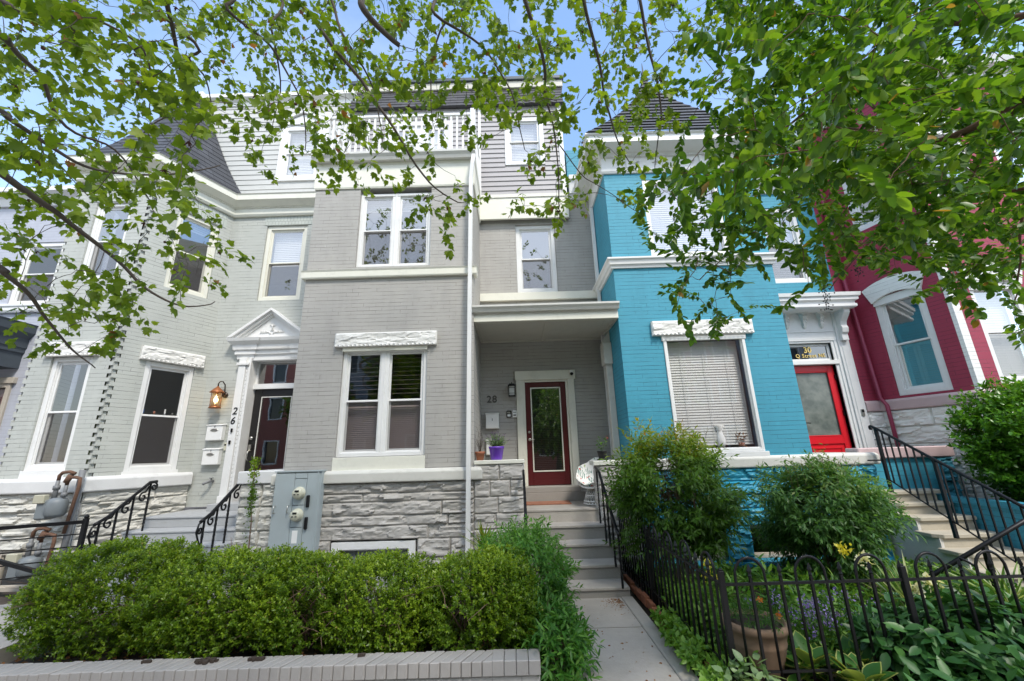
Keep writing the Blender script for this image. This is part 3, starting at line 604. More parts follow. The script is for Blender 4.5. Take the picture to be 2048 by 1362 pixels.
PLANE_LIMBS = [([(-1.97,2.60,5.87),(-1.81,2.70,5.61),(-1.34,3.00,5.04),(-1.05,3.20,4.65),(-0.76,3.40,4.24),(-0.47,3.60,4.13)],0.022,0.005),
 ([(-1.14,2.20,5.31),(-1.04,2.30,4.94),(-0.83,2.50,4.83)],0.030,0.018),
 ([(0.15,2.40,5.57),(0.18,2.50,5.28),(0.34,2.80,4.94),(0.37,3.00,4.81),(0.47,3.20,4.53),(0.49,3.50,3.81)],0.020,0.004),
 ([(0.49,3.20,4.44),(0.71,3.35,4.23),(0.85,3.40,4.15),(1.27,3.50,3.89)],0.006,0.003),
 ([(0.65,2.60,5.82),(0.72,2.70,5.54),(0.88,3.00,5.11),(0.98,3.20,4.83),(1.06,3.30,4.60),(1.24,3.50,4.44)],0.018,0.004),
 ([(1.15,2.60,5.73),(1.22,2.70,5.52),(1.33,2.90,5.11),(1.44,3.10,4.72),(1.42,3.20,4.50),(1.43,3.40,4.28)],0.014,0.003),
 ([(-2.57,2.20,5.26),(-2.58,2.30,5.10),(-2.67,2.50,5.03),(-2.82,2.80,4.89)],0.020,0.012),
 ([(-2.69,2.50,5.12),(-2.72,2.70,5.01),(-2.70,2.90,5.00),(-2.79,3.20,4.79)],0.008,0.003),
 ([(-2.49,2.50,5.73),(-2.38,2.60,5.41),(-2.17,2.90,5.39),(-2.00,3.20,5.06),(-2.01,3.40,4.65)],0.016,0.004),
 ([(-2.31,2.80,6.20),(-2.17,2.90,5.57),(-2.23,3.20,5.32),(-2.37,3.40,4.90)],0.012,0.003),
 ([(-1.73,2.80,6.17),(-1.52,3.00,5.55),(-1.35,3.30,5.33),(-1.25,3.50,4.71)],0.014,0.004),
 ([(-0.66,2.70,5.97),(-0.62,2.80,5.56),(-0.23,3.10,5.56),(0.05,3.30,5.21),(0.18,3.50,4.66)],0.018,0.004),
 ([(-0.22,3.00,6.42),(-0.65,3.20,5.90),(-0.78,3.40,5.35),(-0.76,3.60,5.03)],0.012,0.003),
 ([(-3.56,2.20,3.68),(-3.39,2.30,3.57),(-3.32,2.50,3.49),(-3.30,2.70,3.44),(-3.14,2.95,3.25),(-3.00,3.10,3.07),(-2.78,3.20,2.94),(-2.57,3.30,3.02)],0.024,0.004),
 ([(-3.41,2.30,3.01),(-3.31,2.40,2.91),(-3.32,2.60,2.83),(-3.40,2.80,2.73),(-3.33,2.95,2.54),(-3.21,3.05,2.40)],0.018,0.004),
 ([(-3.37,1.90,4.47),(-3.28,2.00,4.42),(-3.27,2.10,4.36),(-3.32,2.30,4.36),(-3.32,2.50,4.16),(-3.23,2.80,4.18),(-3.05,3.00,3.84)],0.020,0.005),
 ([(-3.27,1.80,4.58),(-2.98,1.90,4.46),(-2.85,2.00,4.50),(-3.05,2.20,4.55)],0.020,0.008),
 ([(-3.41,2.20,5.30),(-3.26,2.30,5.03),(-2.98,2.60,4.99),(-3.12,2.90,4.63)],0.016,0.004),
 ([(-3.32,2.00,3.95),(-3.15,2.10,3.81),(-3.07,2.30,3.75),(-2.96,2.50,3.75),(-2.77,2.80,3.93),(-2.50,3.00,4.17)],0.016,0.004)]
MYRTLE_TIPS = [(2.23,3.80,6.84),(2.37,3.25,6.46),(1.50,2.00,4.56),(2.63,3.29,6.04),(2.28,2.97,5.78),(2.10,2.64,5.44),(1.68,2.07,4.48),(2.85,3.53,6.83),(1.83,2.00,4.47),(2.33,2.61,5.24),(1.63,1.72,4.13),(3.30,3.36,6.56),(3.39,3.81,7.21),(2.91,3.03,5.80),(2.94,3.10,6.08),(1.93,2.24,4.70),(2.58,2.59,5.29),(2.67,2.64,5.19),(1.87,1.81,4.17),(1.29,1.27,3.38),(2.19,2.28,4.74),(2.58,2.54,5.14),(1.82,1.83,4.11),(2.68,2.36,5.09),(1.98,1.72,4.01),(3.09,2.66,5.30),(3.59,3.24,5.95),(3.26,2.78,5.68),(3.90,3.43,6.59),(2.49,2.19,4.62),(2.58,2.33,4.76),(4.39,3.55,6.72),(4.34,3.46,6.46),(2.47,1.99,4.49),(4.05,3.42,6.40),(3.52,2.87,5.54),(4.15,3.34,6.08),(2.45,2.07,4.49),(3.53,2.72,5.31),(3.02,2.37,4.86),(2.84,2.11,4.51),(3.90,2.95,5.82),(4.50,3.37,6.09),(3.60,2.72,5.35),(2.74,2.11,4.65),(4.40,3.10,5.87),(5.74,3.89,6.97),(2.67,1.81,4.13),(4.32,3.10,5.87),(2.44,1.70,3.98),(3.15,2.23,4.62),(2.63,1.85,4.25),(3.08,1.95,4.41),(2.67,1.78,4.11),(5.84,3.68,6.83),(1.90,1.25,3.43),(4.06,2.68,5.42),(4.21,2.79,5.48),(3.67,2.40,4.84),(4.59,2.71,5.51),(3.85,2.33,4.99),(5.60,3.41,6.42),(5.15,3.05,5.91),(4.50,2.80,5.62),(3.18,1.99,4.41),(5.56,3.37,6.17),(5.40,3.27,6.08),(2.33,2.87,5.13),(0.95,1.21,3.18),(1.70,2.18,4.43),(1.46,1.87,3.93),(1.32,1.67,3.76),(1.65,1.79,3.99),(1.67,1.93,4.02),(2.93,3.29,5.59),(1.93,2.24,4.37),(3.01,3.33,5.66),(2.65,3.06,5.58),(2.12,2.39,4.60),(2.34,2.74,5.29),(1.64,1.74,3.85),(1.94,1.93,4.02),(3.61,3.73,6.11),(2.47,2.48,4.68),(3.51,3.67,6.27),(3.47,3.57,6.26),(2.70,2.79,5.27),(3.39,3.54,5.95),(3.41,3.04,5.57),(1.99,1.93,3.98),(1.65,1.54,3.51),(3.06,2.89,5.24),(4.21,3.78,6.27),(1.33,1.18,3.19),(3.40,3.27,5.67),(3.35,2.92,5.31),(1.48,1.25,3.23),(2.69,2.23,4.41),(3.63,3.01,5.25),(3.76,3.08,5.35),(1.73,1.38,3.47),(2.32,1.91,4.05),(3.87,3.21,5.47),(4.55,3.50,5.79),(4.56,3.64,6.11),(2.73,2.06,4.22),(4.05,3.02,5.46),(2.83,2.10,4.40),(3.52,2.71,5.07),(2.45,1.84,4.04),(4.14,3.12,5.53),(3.23,2.39,4.56),(4.18,2.97,5.40),(3.55,2.63,4.77),(4.82,3.46,6.16),(3.66,2.69,5.02),(4.24,3.05,5.47),(4.61,3.35,5.66),(5.46,3.76,6.32),(2.91,1.88,4.08),(2.90,1.95,4.14),(2.02,1.30,3.35),(2.67,1.76,3.94),(3.97,2.59,5.00),(5.32,3.42,6.04),(2.83,1.82,4.03),(5.70,3.72,6.04),(4.17,2.57,4.96),(4.97,3.19,5.78),(4.03,2.53,4.76),(5.16,3.23,5.60),(5.72,3.71,6.10),(6.00,3.77,6.37),(5.40,3.26,5.85),(1.33,2.02,4.05),(1.11,1.76,3.58),(2.78,3.56,5.87),(1.52,2.13,4.04),(2.01,2.81,4.76),(1.12,1.55,3.41),(2.18,2.95,4.91),(2.42,2.82,5.00),(1.83,2.06,3.97),(1.97,2.39,4.24),(2.36,2.76,4.77),(1.70,2.07,3.89),(2.69,3.12,5.26),(2.56,2.95,4.92),(1.10,1.31,3.24),(2.31,2.41,4.51),(1.80,1.91,3.78),(2.48,2.49,4.33),(2.45,2.51,4.58),(2.16,2.27,4.28),(2.03,2.21,4.03),(1.84,1.94,3.87),(2.22,2.09,3.97),(4.03,3.68,5.85),(2.01,1.87,3.83),(1.27,1.23,3.01),(2.24,2.17,4.22),(1.59,1.51,3.34),(1.39,1.37,3.14),(2.71,2.35,4.31),(3.38,2.95,4.80),(4.12,3.48,5.39),(3.27,2.90,4.81),(1.93,1.66,3.52),(1.58,1.41,3.21),(3.77,3.13,5.18),(4.28,3.83,5.94),(2.71,2.16,4.07),(3.79,2.89,5.03),(4.35,3.65,5.52),(3.08,2.49,4.30),(4.41,3.60,5.62),(2.49,2.05,3.85),(2.19,1.73,3.69),(4.39,3.46,5.36),(5.37,3.89,5.97),(4.89,3.47,5.63),(3.70,2.80,4.75),(5.00,3.56,5.79),(2.38,1.78,3.57),(4.35,3.29,5.51),(3.79,2.94,4.76),(4.80,3.28,5.50),(2.87,1.99,3.90),(5.22,3.75,5.66),(5.15,3.43,5.57),(3.11,2.13,4.15),(5.21,3.60,5.47),(4.56,3.29,5.20),(4.65,3.23,5.06),(2.74,1.80,3.57),(4.45,2.87,4.66),(3.30,2.11,4.03),(4.83,3.23,5.05),(3.63,2.33,4.18),(2.71,1.71,3.52),(4.30,2.72,4.71),(2.32,3.75,5.56),(2.30,3.80,5.66),(1.45,2.41,4.10),(2.53,3.62,5.13),(2.21,3.02,4.76),(2.80,3.89,5.66),(2.63,3.40,5.29),(2.50,3.45,5.08),(1.58,2.06,3.68),(1.80,2.15,3.96),(2.93,3.49,4.98),(1.79,2.27,3.87),(2.96,3.49,5.23),(1.52,1.89,3.66),(2.58,3.23,4.83),(2.90,3.42,5.25),(2.98,3.42,4.93),(3.28,3.63,5.52),(2.88,2.99,4.54),(1.14,1.18,2.88),(3.03,3.12,4.70),(2.56,2.67,4.37),(2.24,2.41,4.02),(3.04,3.41,4.89),(2.52,2.58,4.25),(3.86,3.81,5.64),(1.94,1.94,3.59),(1.34,1.37,3.03),(2.45,2.46,4.11),(1.86,1.86,3.63),(2.75,2.67,4.40),(4.08,3.80,5.45),(3.57,3.40,5.05),(3.23,2.90,4.45),(2.27,1.94,3.72),(2.47,2.17,3.83),(3.10,2.74,4.39),(3.61,3.22,5.00),(1.73,1.52,3.11),(1.94,1.67,3.37),(3.69,3.13,4.61),(4.55,3.77,5.48),(3.43,2.81,4.61),(2.70,2.26,3.85),(3.36,2.83,4.36),(2.98,2.37,4.09),(1.88,1.52,3.17),(4.79,3.79,5.62),(2.90,2.26,4.01),(2.80,2.19,3.77),(2.07,1.58,3.30),(3.51,2.76,4.40),(2.95,2.21,3.95),(3.08,2.35,3.94),(3.23,2.42,4.20),(4.10,2.92,4.71),(5.35,3.88,5.36),(4.43,3.11,4.75),(1.89,1.33,3.04),(4.57,3.23,4.75),(2.68,1.86,3.45),(3.60,2.46,4.18),(3.20,2.23,3.86),(3.29,2.17,3.87),(3.94,2.54,4.24),(5.61,3.82,5.38),(5.68,3.72,5.13),(3.29,2.16,3.87),(3.90,2.66,4.33),(2.34,1.61,3.20),(2.95,2.02,3.67),(1.43,2.72,4.14),(1.31,2.02,3.50),(1.31,2.01,3.59),(1.07,1.81,3.25),(1.94,3.01,4.45),(1.29,1.78,3.35),(1.84,2.56,4.03),(2.69,3.71,5.16),(2.31,3.26,4.71),(1.44,2.02,3.47),(2.89,3.90,5.01),(1.34,1.87,3.34),(2.72,3.23,4.44),(1.10,1.37,2.96),(1.32,1.71,3.13),(2.09,2.58,3.96),(2.79,3.49,4.71),(2.36,3.03,4.53),(1.85,2.26,3.65),(1.95,2.54,3.94),(2.02,2.36,3.71),(3.07,3.29,4.49),(2.15,2.49,3.89),(2.58,2.93,4.37),(2.77,3.17,4.55),(1.84,1.92,3.47),(2.84,3.21,4.42),(2.89,2.87,4.31),(2.51,2.45,3.75),(1.81,1.82,3.20),(2.03,1.94,3.40),(3.81,3.85,4.92),(1.45,1.50,3.03),(2.76,2.86,4.12),(2.84,2.61,4.02),(2.05,1.91,3.44),(2.13,1.89,3.32),(3.16,2.94,4.20),(3.02,2.70,3.96),(3.59,3.39,4.52),(3.94,3.48,4.81),(1.99,1.88,3.28),(4.26,3.75,4.86),(3.22,2.72,4.19),(1.62,1.39,2.86),(2.35,1.94,3.33),(3.80,3.23,4.37),(2.90,2.44,3.77),(1.56,1.29,2.76),(3.02,2.51,3.99),(2.71,2.14,3.59),(4.49,3.52,4.93),(3.02,2.28,3.75),(3.06,2.50,3.76),(2.45,1.92,3.43),(2.72,2.10,3.44),(4.85,3.69,4.99),(3.73,2.75,4.22),(4.85,3.53,4.62),(3.14,2.23,3.73),(4.05,2.87,4.18),(2.37,1.72,3.27),(2.88,2.10,3.53),(3.10,2.25,3.58),(5.43,3.76,4.84),(3.75,2.56,3.78),(3.62,2.51,3.96),(2.97,1.99,3.36),(3.53,2.49,3.72),(2.57,1.76,3.12),(3.96,2.76,4.19),(1.66,3.06,4.02),(0.78,1.58,2.87),(0.83,1.43,2.74),(1.86,2.85,3.90),(1.27,2.17,3.29),(2.19,3.72,4.46),(1.48,2.56,3.69),(1.82,2.55,3.67),(2.54,3.57,4.39),(2.62,3.76,4.43),(2.53,3.53,4.47),(0.87,1.29,2.69),(2.42,3.30,4.15),(1.50,2.13,3.28),(2.60,3.41,4.29),(2.65,3.49,4.54),(2.73,3.63,4.34),(1.39,1.72,3.10),(1.67,2.02,3.26),(2.47,3.11,4.05),(3.16,3.86,4.87),(1.89,2.31,3.51),(1.75,1.96,3.12),(2.38,2.76,3.77),(1.09,1.21,2.67),(2.68,3.11,4.08),(2.44,2.90,3.79),(1.67,1.96,3.23),(3.49,3.80,4.51),(3.12,3.44,4.20),(2.13,2.24,3.53),(3.10,3.14,4.15),(1.81,1.83,3.15),(2.87,2.84,3.88),(1.73,1.72,3.09),(1.75,1.88,3.07),(3.51,3.68,4.44),(3.58,3.77,4.52),(2.04,1.97,3.24),(2.78,2.54,3.66),(3.27,3.20,4.12),(1.93,1.88,3.21),(2.75,2.64,3.77),(2.85,2.69,3.75),(2.10,1.90,3.14),(2.88,2.74,3.83),(4.06,3.50,4.22),(3.15,2.66,3.69),(2.69,2.40,3.50),(2.47,2.21,3.34),(2.31,2.00,3.28),(3.21,2.72,3.68),(1.95,1.73,3.00),(4.37,3.82,4.64),(1.94,1.58,2.91),(2.24,1.80,3.03),(3.94,3.22,4.18),(4.40,3.47,4.14),(3.49,2.87,3.98),(1.93,1.60,2.91),(2.56,2.00,3.20),(4.82,3.80,4.63),(5.21,3.79,4.54),(3.66,2.73,3.69),(2.85,2.05,3.35),(3.73,2.76,3.89),(5.23,3.85,4.54),(3.93,2.90,3.79),(3.13,2.41,3.40),(5.39,3.73,4.64),(4.25,3.01,3.86),(4.99,3.64,4.29),(4.82,3.32,4.21),(5.34,3.78,4.52),(4.87,3.42,4.35),(3.03,2.15,3.32),(0.91,2.17,3.25),(1.14,2.76,3.57),(1.27,2.63,3.36),(0.89,1.86,3.02),(1.15,2.34,3.19),(1.22,2.62,3.50),(1.35,2.26,3.12),(0.84,1.33,2.58),(1.65,2.81,3.54),(1.57,2.76,3.47),(1.74,3.15,3.75),(2.19,3.32,4.10),(2.33,3.31,3.98),(1.31,1.99,3.09),(0.99,1.50,2.68),(1.90,2.86,3.64),(1.62,2.54,3.31),(1.86,2.72,3.50),(2.15,2.69,3.58),(1.33,1.76,2.91),(2.47,3.17,3.75),(1.85,2.38,3.19),(2.86,3.61,4.10),(3.02,3.68,4.31),(3.03,3.76,4.25),(2.87,3.19,3.93),(3.12,3.48,3.92),(3.15,3.66,4.22),(1.84,2.11,3.19),(3.12,3.53,4.19),(2.74,3.23,3.85),(3.58,3.61,4.24),(3.82,3.87,4.41),(2.71,2.89,3.50),(3.18,3.54,3.88),(2.21,2.27,3.22),(3.32,3.59,4.07),(3.61,3.48,3.94),(2.06,1.98,3.05),(3.56,3.36,4.06),(4.06,3.86,4.34),(2.21,2.14,3.17),(1.80,1.76,2.86),(1.38,1.30,2.58),(3.05,2.95,3.49),(4.24,3.67,4.06),(2.54,2.35,3.24),(2.76,2.41,3.20),(2.16,1.85,2.97),(3.53,3.09,3.80),(2.16,1.94,3.04),(3.40,3.00,3.59),(2.12,1.87,2.98),(4.78,3.88,4.25),(3.38,2.91,3.46),(4.09,3.49,3.83),(4.27,3.52,4.05),(2.76,2.33,3.32),(2.22,1.79,2.94),(2.88,2.35,3.24),(2.14,1.77,2.82),(3.44,2.70,3.47),(4.01,3.18,3.69),(4.80,3.63,4.05),(2.17,1.71,2.80),(4.37,3.28,3.84),(2.67,1.98,3.02),(2.71,2.04,2.98),(3.75,2.90,3.71),(3.48,2.51,3.40),(4.33,3.16,3.59),(3.39,2.46,3.33),(4.39,3.20,3.84),(5.19,3.65,4.03),(2.84,1.98,3.04),(5.05,3.59,3.98),(1.20,3.23,3.47),(1.20,2.96,3.33),(1.54,3.38,3.72),(1.64,3.52,3.87),(1.28,2.86,3.30),(1.48,2.89,3.36),(1.28,2.69,3.27),(1.46,2.61,3.22),(1.68,3.13,3.52),(1.61,2.62,3.21),(1.52,2.50,3.08),(1.55,2.63,3.22),(1.70,2.56,3.14),(1.44,2.32,3.03),(2.21,3.25,3.63),(1.52,2.21,3.05),(1.69,2.69,3.30),(2.54,3.57,3.73),(1.66,2.30,3.05),(2.47,3.30,3.61),(1.69,2.35,2.97),(2.24,2.63,3.11),(2.05,2.38,2.94),(2.32,2.95,3.24),(2.36,2.90,3.21),(2.79,3.13,3.50),(2.19,2.44,3.09),(2.90,3.28,3.56),(2.33,2.53,3.11),(2.05,2.22,2.91),(2.17,2.38,2.96),(3.48,3.36,3.62),(3.42,3.34,3.67),(2.94,2.89,3.21),(2.50,2.38,3.02),(2.46,2.50,3.02),(2.75,2.65,3.05),(2.36,2.20,2.89),(3.06,2.87,3.27),(3.78,3.59,3.68),(3.66,3.23,3.57),(3.83,3.54,3.82),(3.57,3.35,3.48),(3.58,3.27,3.66),(2.70,2.33,2.89),(2.97,2.47,3.12),(3.12,2.64,3.19),(4.23,3.54,3.66),(3.92,3.39,3.69),(3.72,3.09,3.45),(4.18,3.49,3.66),(3.45,2.73,3.26),(4.08,3.25,3.54),(4.46,3.58,3.78),(4.35,3.57,3.56),(3.64,2.86,3.22),(3.68,2.93,3.40),(4.62,3.58,3.60),(3.75,3.01,3.26),(4.69,3.54,3.60),(3.80,2.85,3.38),(3.15,2.30,2.93),(4.12,3.09,3.40),(3.69,2.78,3.34),(4.77,3.50,3.45),(3.20,2.42,3.04),(3.00,2.23,3.00),(1.25,2.45,2.85),(1.42,3.08,3.04),(1.27,2.74,2.97),(1.11,2.31,2.85),(1.79,3.08,3.03),(1.65,2.98,3.20),(1.46,2.72,2.90),(1.55,2.35,2.90),(1.79,2.85,3.09),(1.67,2.59,3.00),(1.82,2.36,2.87),(2.32,2.81,3.10),(2.83,3.59,3.31),(1.80,2.29,2.85),(2.18,2.51,2.82),(3.08,3.51,3.45),(2.16,2.25,2.78),(2.51,2.60,2.90),(2.58,2.53,2.89),(2.88,2.95,3.10),(3.25,3.03,3.19),(3.68,3.48,3.43),(3.18,2.89,2.95),(2.46,2.29,2.82),(2.50,2.27,2.83),(3.27,2.77,2.98),(2.58,2.20,2.80),(3.41,2.98,3.19),(2.53,2.25,2.66),(3.33,2.80,3.01),(3.53,2.96,3.15),(4.44,3.50,3.21),(3.07,2.51,2.78),(4.05,3.31,3.31),(3.23,2.60,2.85),(3.06,2.48,2.83),(4.05,3.30,3.28),(3.76,2.78,3.00),(3.88,2.99,3.11),(4.07,3.10,3.04),(4.46,3.36,3.29),(3.80,2.88,2.98),(4.17,3.25,3.16),(3.07,2.34,2.80),(1.08,2.52,2.58),(1.60,3.45,3.02),(1.62,3.56,3.04),(1.41,2.49,2.71),(1.64,3.27,2.84),(1.78,3.12,2.86),(1.49,2.79,2.87),(2.28,3.55,2.92),(1.83,2.35,2.62),(2.90,3.47,3.11),(2.68,2.60,2.77),(2.93,2.54,2.62),(3.10,2.77,2.77),(3.16,2.71,2.68),(3.51,2.83,2.80),(3.90,3.04,2.85),(3.58,2.80,2.64),(4.41,3.35,2.79),(3.44,2.63,2.72),(1.92,3.52,2.79),(1.49,2.83,2.60),(3.81,3.00,2.41),(4.16,2.20,5.17),(4.04,2.15,4.95),(1.70,1.87,4.57),(2.16,2.12,5.01),(4.63,3.16,7.05),(5.20,3.06,6.58),(1.82,2.18,5.11),(1.68,2.46,5.42),(2.70,1.77,4.19),(1.49,1.72,4.22),(2.26,1.66,4.54),(2.14,2.96,5.86),(5.11,2.81,6.07),(1.99,2.94,5.96),(4.68,2.54,5.47),(3.97,2.23,4.75),(3.32,3.02,6.45),(2.01,2.57,5.86),(5.64,2.91,5.87),(3.74,2.80,5.61),(3.31,2.11,5.27),(2.55,1.84,4.63),(1.88,2.29,4.99),(1.84,1.91,4.75),(3.40,2.67,5.73),(4.16,2.52,5.60),(3.42,1.72,4.24),(3.82,3.07,6.46),(3.40,2.71,6.38),(5.61,2.87,5.70),(2.59,2.55,5.33),(2.94,2.06,4.70),(2.36,2.12,4.78),(3.50,3.09,6.82),(5.42,3.00,5.94),(1.46,1.62,4.27),(4.23,2.00,4.95),(3.90,3.06,6.71),(5.11,3.16,7.10),(5.69,2.73,5.86),(3.97,2.19,4.57),(2.89,1.87,3.49),(3.92,2.43,3.56),(3.74,2.67,2.92),(3.18,1.97,3.08),(4.18,2.61,3.60),(4.00,2.30,4.01),(4.56,2.93,3.46),(3.65,2.50,3.28),(4.81,2.66,4.65),(3.21,2.04,3.17),(3.38,2.01,3.55),(2.68,1.81,2.65),(4.16,2.66,3.95),(2.73,1.95,2.47),(3.56,2.06,4.08),(2.62,1.57,3.20),(4.17,2.87,2.95),(4.98,3.12,4.94),(4.34,2.81,4.28),(3.16,1.98,3.58),(2.78,1.63,3.16),(2.94,1.69,3.52),(4.72,2.98,3.55),(3.54,2.38,3.46),(3.82,2.39,3.08),(3.21,2.15,2.78),(5.29,3.04,5.42),(2.80,1.92,2.61),(3.32,2.32,2.94),(3.68,1.96,4.33),(3.42,2.17,3.21),(3.17,2.17,3.12),(5.43,3.13,5.06),(4.38,3.07,3.00),(4.52,2.53,4.66),(3.29,2.04,3.38),(2.45,1.65,2.98),(2.88,1.86,2.96),(4.95,2.96,4.17)]
MYRTLE_LIMBS = [([(3.17,1.60,3.45),(2.94,1.90,3.53),(2.81,2.10,3.50),(2.75,2.30,3.54)],0.030,0.020),
 ([(2.75,2.30,3.54),(2.68,2.40,3.99),(2.63,2.50,4.35),(2.63,2.60,4.87)],0.014,0.006),
 ([(2.75,2.30,3.54),(2.69,2.50,3.84),(2.55,2.60,4.01),(2.25,2.80,4.17),(1.94,3.00,4.17)],0.012,0.004),
 ([(2.75,2.30,3.54),(2.73,2.50,3.60),(2.54,2.60,3.67),(2.27,2.80,3.52),(1.96,3.00,3.34),(1.54,3.10,3.00)],0.014,0.004),
 ([(3.35,1.60,3.84),(3.01,1.90,4.13),(2.82,2.10,4.36),(2.68,2.20,4.27),(2.63,2.40,4.29),(2.36,2.70,4.23),(2.00,3.00,4.01),(1.66,3.10,3.75)],0.028,0.005),
 ([(3.10,2.00,3.63),(3.22,2.40,3.48),(3.26,2.70,3.29),(3.40,3.00,2.98)],0.014,0.004),
 ([(3.54,2.00,3.25),(3.16,2.20,3.15),(3.06,2.50,3.29),(2.81,2.80,3.19),(2.49,3.00,2.84)],0.018,0.004),
 ([(2.63,2.40,4.29),(2.39,2.60,4.67),(2.20,2.80,5.26),(2.08,3.00,5.28)],0.010,0.004),
 ([(3.31,2.30,3.21),(3.54,2.60,2.94),(3.63,2.80,2.64)],0.010,0.004)]

SUN_E=1.7; SUN_A=12; SKY_S=.15; CLOUD=.22; CLOUDC=(6.3, 6.5, 6.8); EXPO=1.25

# ------------------------------------------------------------------ ground
def sheet(name, x0, x1, y0, y1, z, mat, kind='structure', lumps=0., cell=.12):
    mb = MB()
    if lumps:
        nx = int((x1 - x0) / cell); ny = int((y1 - y0) / cell)
        vs = [(x0 + (x1 - x0) * i / nx, y0 + (y1 - y0) * j / ny, z + lumps * noise.noise(Vector((i * .5, j * .5, z * 9)))) for j in range(ny + 1) for i in range(nx + 1)]
        mb.add(vs, [(j * (nx + 1) + i, j * (nx + 1) + i + 1, (j + 1) * (nx + 1) + i + 1, (j + 1) * (nx + 1) + i) for j in range(ny) for i in range(nx)], True)
    else: mb.quad((x0, y0, z), (x1, y0, z), (x1, y1, z), (x0, y1, z))
    o = mb.build(name, mat, recalc=False); o['kind'] = kind; return o
sheet('ground', -400, 400, -400, 400, -.12, 'soil')
sheet('road', -60, 60, -11, -3.2, -.11, 'asph')
mb = MB(); mb.box(-60, 60, -3.2, 3.25, -.3, -.03); mb.build('pavement', 'conc2')['kind'] = 'structure'
mb = MB(); mb.box(.13, 1.185, 3.25, 4.62, -.2, 0); mb.box(.13, 1.185, 4.632, 5.6, -.2, .002); mb.build('path', 'conc2')['kind'] = 'structure'
mb = MB(); mb.box(1.19, 1.325, 3.25, 5.47, -.2, .012); mb.build('kerb', 'conc2', bevel=.008)['kind'] = 'structure'
sheet('garden_bed', 1.5, 5.56, 3.3, 6.6, -.02, 'soil', lumps=.05)
sheet('planter_soil', -4.3, .1, 3.6, 5.3, .12, 'soil', lumps=.06)
mb = MB(); mb.box(-6.6, -.66, 5.3, 6.5, -.2, .0); mb.build('areaway', 'conc')['kind'] = 'structure'
mb = MB(); mb.box(-9.5, -4.55, 3.2, 5.3, -.2, .16); mb.build('side_path', 'conc2')['kind'] = 'structure'

# retaining wall in front of the hedge
t = thing('planter_wall', (-2, 3.5, 0), 'low grey painted brick wall with rowlock coping in front of the hedge', 'garden wall')
mb = MB(); mb.box(-5.2, .125, 3.47, 3.6, -.2, .145); mb.build('wall', 'b28', t)
cp = MB(); rnd = random.Random(4); x = .13; k = 0
while x > -5.2:
    w_ = .066 + rnd.uniform(-.002, .003)
    if k in (0, 1, 2, 3): w_ = .085
    sk = .0 if k < 4 else .10; dz = rnd.uniform(-.003, .003)
    # rowlock bricks laid askew: bottom edge at the street, top edge leaning towards +x
    P = [(x - w_, 3.445, .145), (x, 3.445, .145), (x + (sk if sk else 0), 3.60, .145), (x - w_ + sk, 3.60, .145)]
    T_ = [(a, b, .242 + dz + (.012 if b > 3.5 else 0)) for a, b, c in P]
    if k < 4: P = [(a, b, c) for a, b, c in P]
    cp.add(P + T_, [(0, 3, 2, 1), (4, 5, 6, 7), (0, 1, 5, 4), (1, 2, 6, 5), (2, 3, 7, 6), (3, 0, 4, 7)])
    x -= w_ + (.0095 if k >= 4 else .003); k += 1
cp.build('coping', 'cap28w' if 'cap28w' in M else M.setdefault('cap28w', paint('grey coping paint', (.30, .285, .27), .6, .12, .35)), t, bevel=.005)

# ------------------------------------------------------------------ shared bits
def downspout(par, pts, r=.04, mat='gutter', name='downspout', rect=True):
    mb = MB(); mb.tube(pts, r, 4 if rect else 8, smooth=not rect)
    for p in pts[1:-1]: pass
    o = mb.build(name, mat, par); return o
def gutter(par, x0, x1, y, z, h=.13, d=.12, mat='gutter'):
    prof = [(0, z - h), (d * .55, z - h), (d * .72, z - h * .62), (d, z - h * .3), (d, z), (d * .9, z), (d * .88, z - .02), (.02, z - .02), (.02, z), (0, z)]
    mb = MB(); mb.sweep([(x0, y), (x1, y)], prof); return mb.build('gutter', mat, par)
def rooms(par, x0, x1, y0, y1, zs, mat='room'):
    mb = MB()
    for i in range(len(zs) - 1):
        a, b = zs[i], zs[i + 1]
        mb.quad((x0, y1, a), (x1, y1, a), (x1, y1, b), (x0, y1, b)); mb.quad((x0, y0, a), (x0, y1, a), (x0, y1, b), (x0, y0, b))
        mb.quad((x1, y0, a), (x1, y1, a), (x1, y1, b), (x1, y0, b)); mb.quad((x0, y0, b), (x1, y0, b), (x1, y1, b), (x0, y1, b)); mb.quad((x0, y0, a), (x1, y0, a), (x1, y1, a), (x0, y1, a))
    return mb.build('interior', mat, par, recalc=False)
def roofcone(par, corners, apex, za, zb, prof, n, mat='slate', lip=.018, name='roof'):
    """stepped slate courses; prof(h)->radius factor 1..0 for h 0..1"""
    mb = MB(); m = len(corners); ax, ay = apex
    for i in range(n):
        h0, h1 = i / n, (i + 1) / n; r0, r1 = prof(h0), prof(h1)
        for j in range(m - 1):
            (xa, ya), (xb, yb) = corners[j], corners[j + 1]
            L = math.hypot(xb - xa, yb - ya); nx, ny = (yb - ya) / L, -(xb - xa) / L
            def q(c, r, z, o=0): return (ax + (c[0] - ax) * r + nx * o, ay + (c[1] - ay) * r + ny * o, z)
            z0 = za + (zb - za) * h0; z1 = za + (zb - za) * h1
            a, b = q((xa, ya), r0, z0, lip), q((xb, yb), r0, z0, lip); c, d = q((xb, yb), r1, z1, 0), q((xa, ya), r1, z1, 0)
            mb.quad(a, b, c, d); mb.quad(q((xa, ya), r0, z0, 0), q((xb, yb), r0, z0, 0), b, a)
    return mb.build(name, mat, par, recalc=False)
def dentils(mb, path, d0, d1, z0, z1, w, gap):
    for i in range(len(path) - 1):
        fr = Fr(path[i], path[i + 1]); s = .02
        while s + w < fr.L: mb.box(s, s + w, d0, d1, z0, z1, fr); s += w + gap

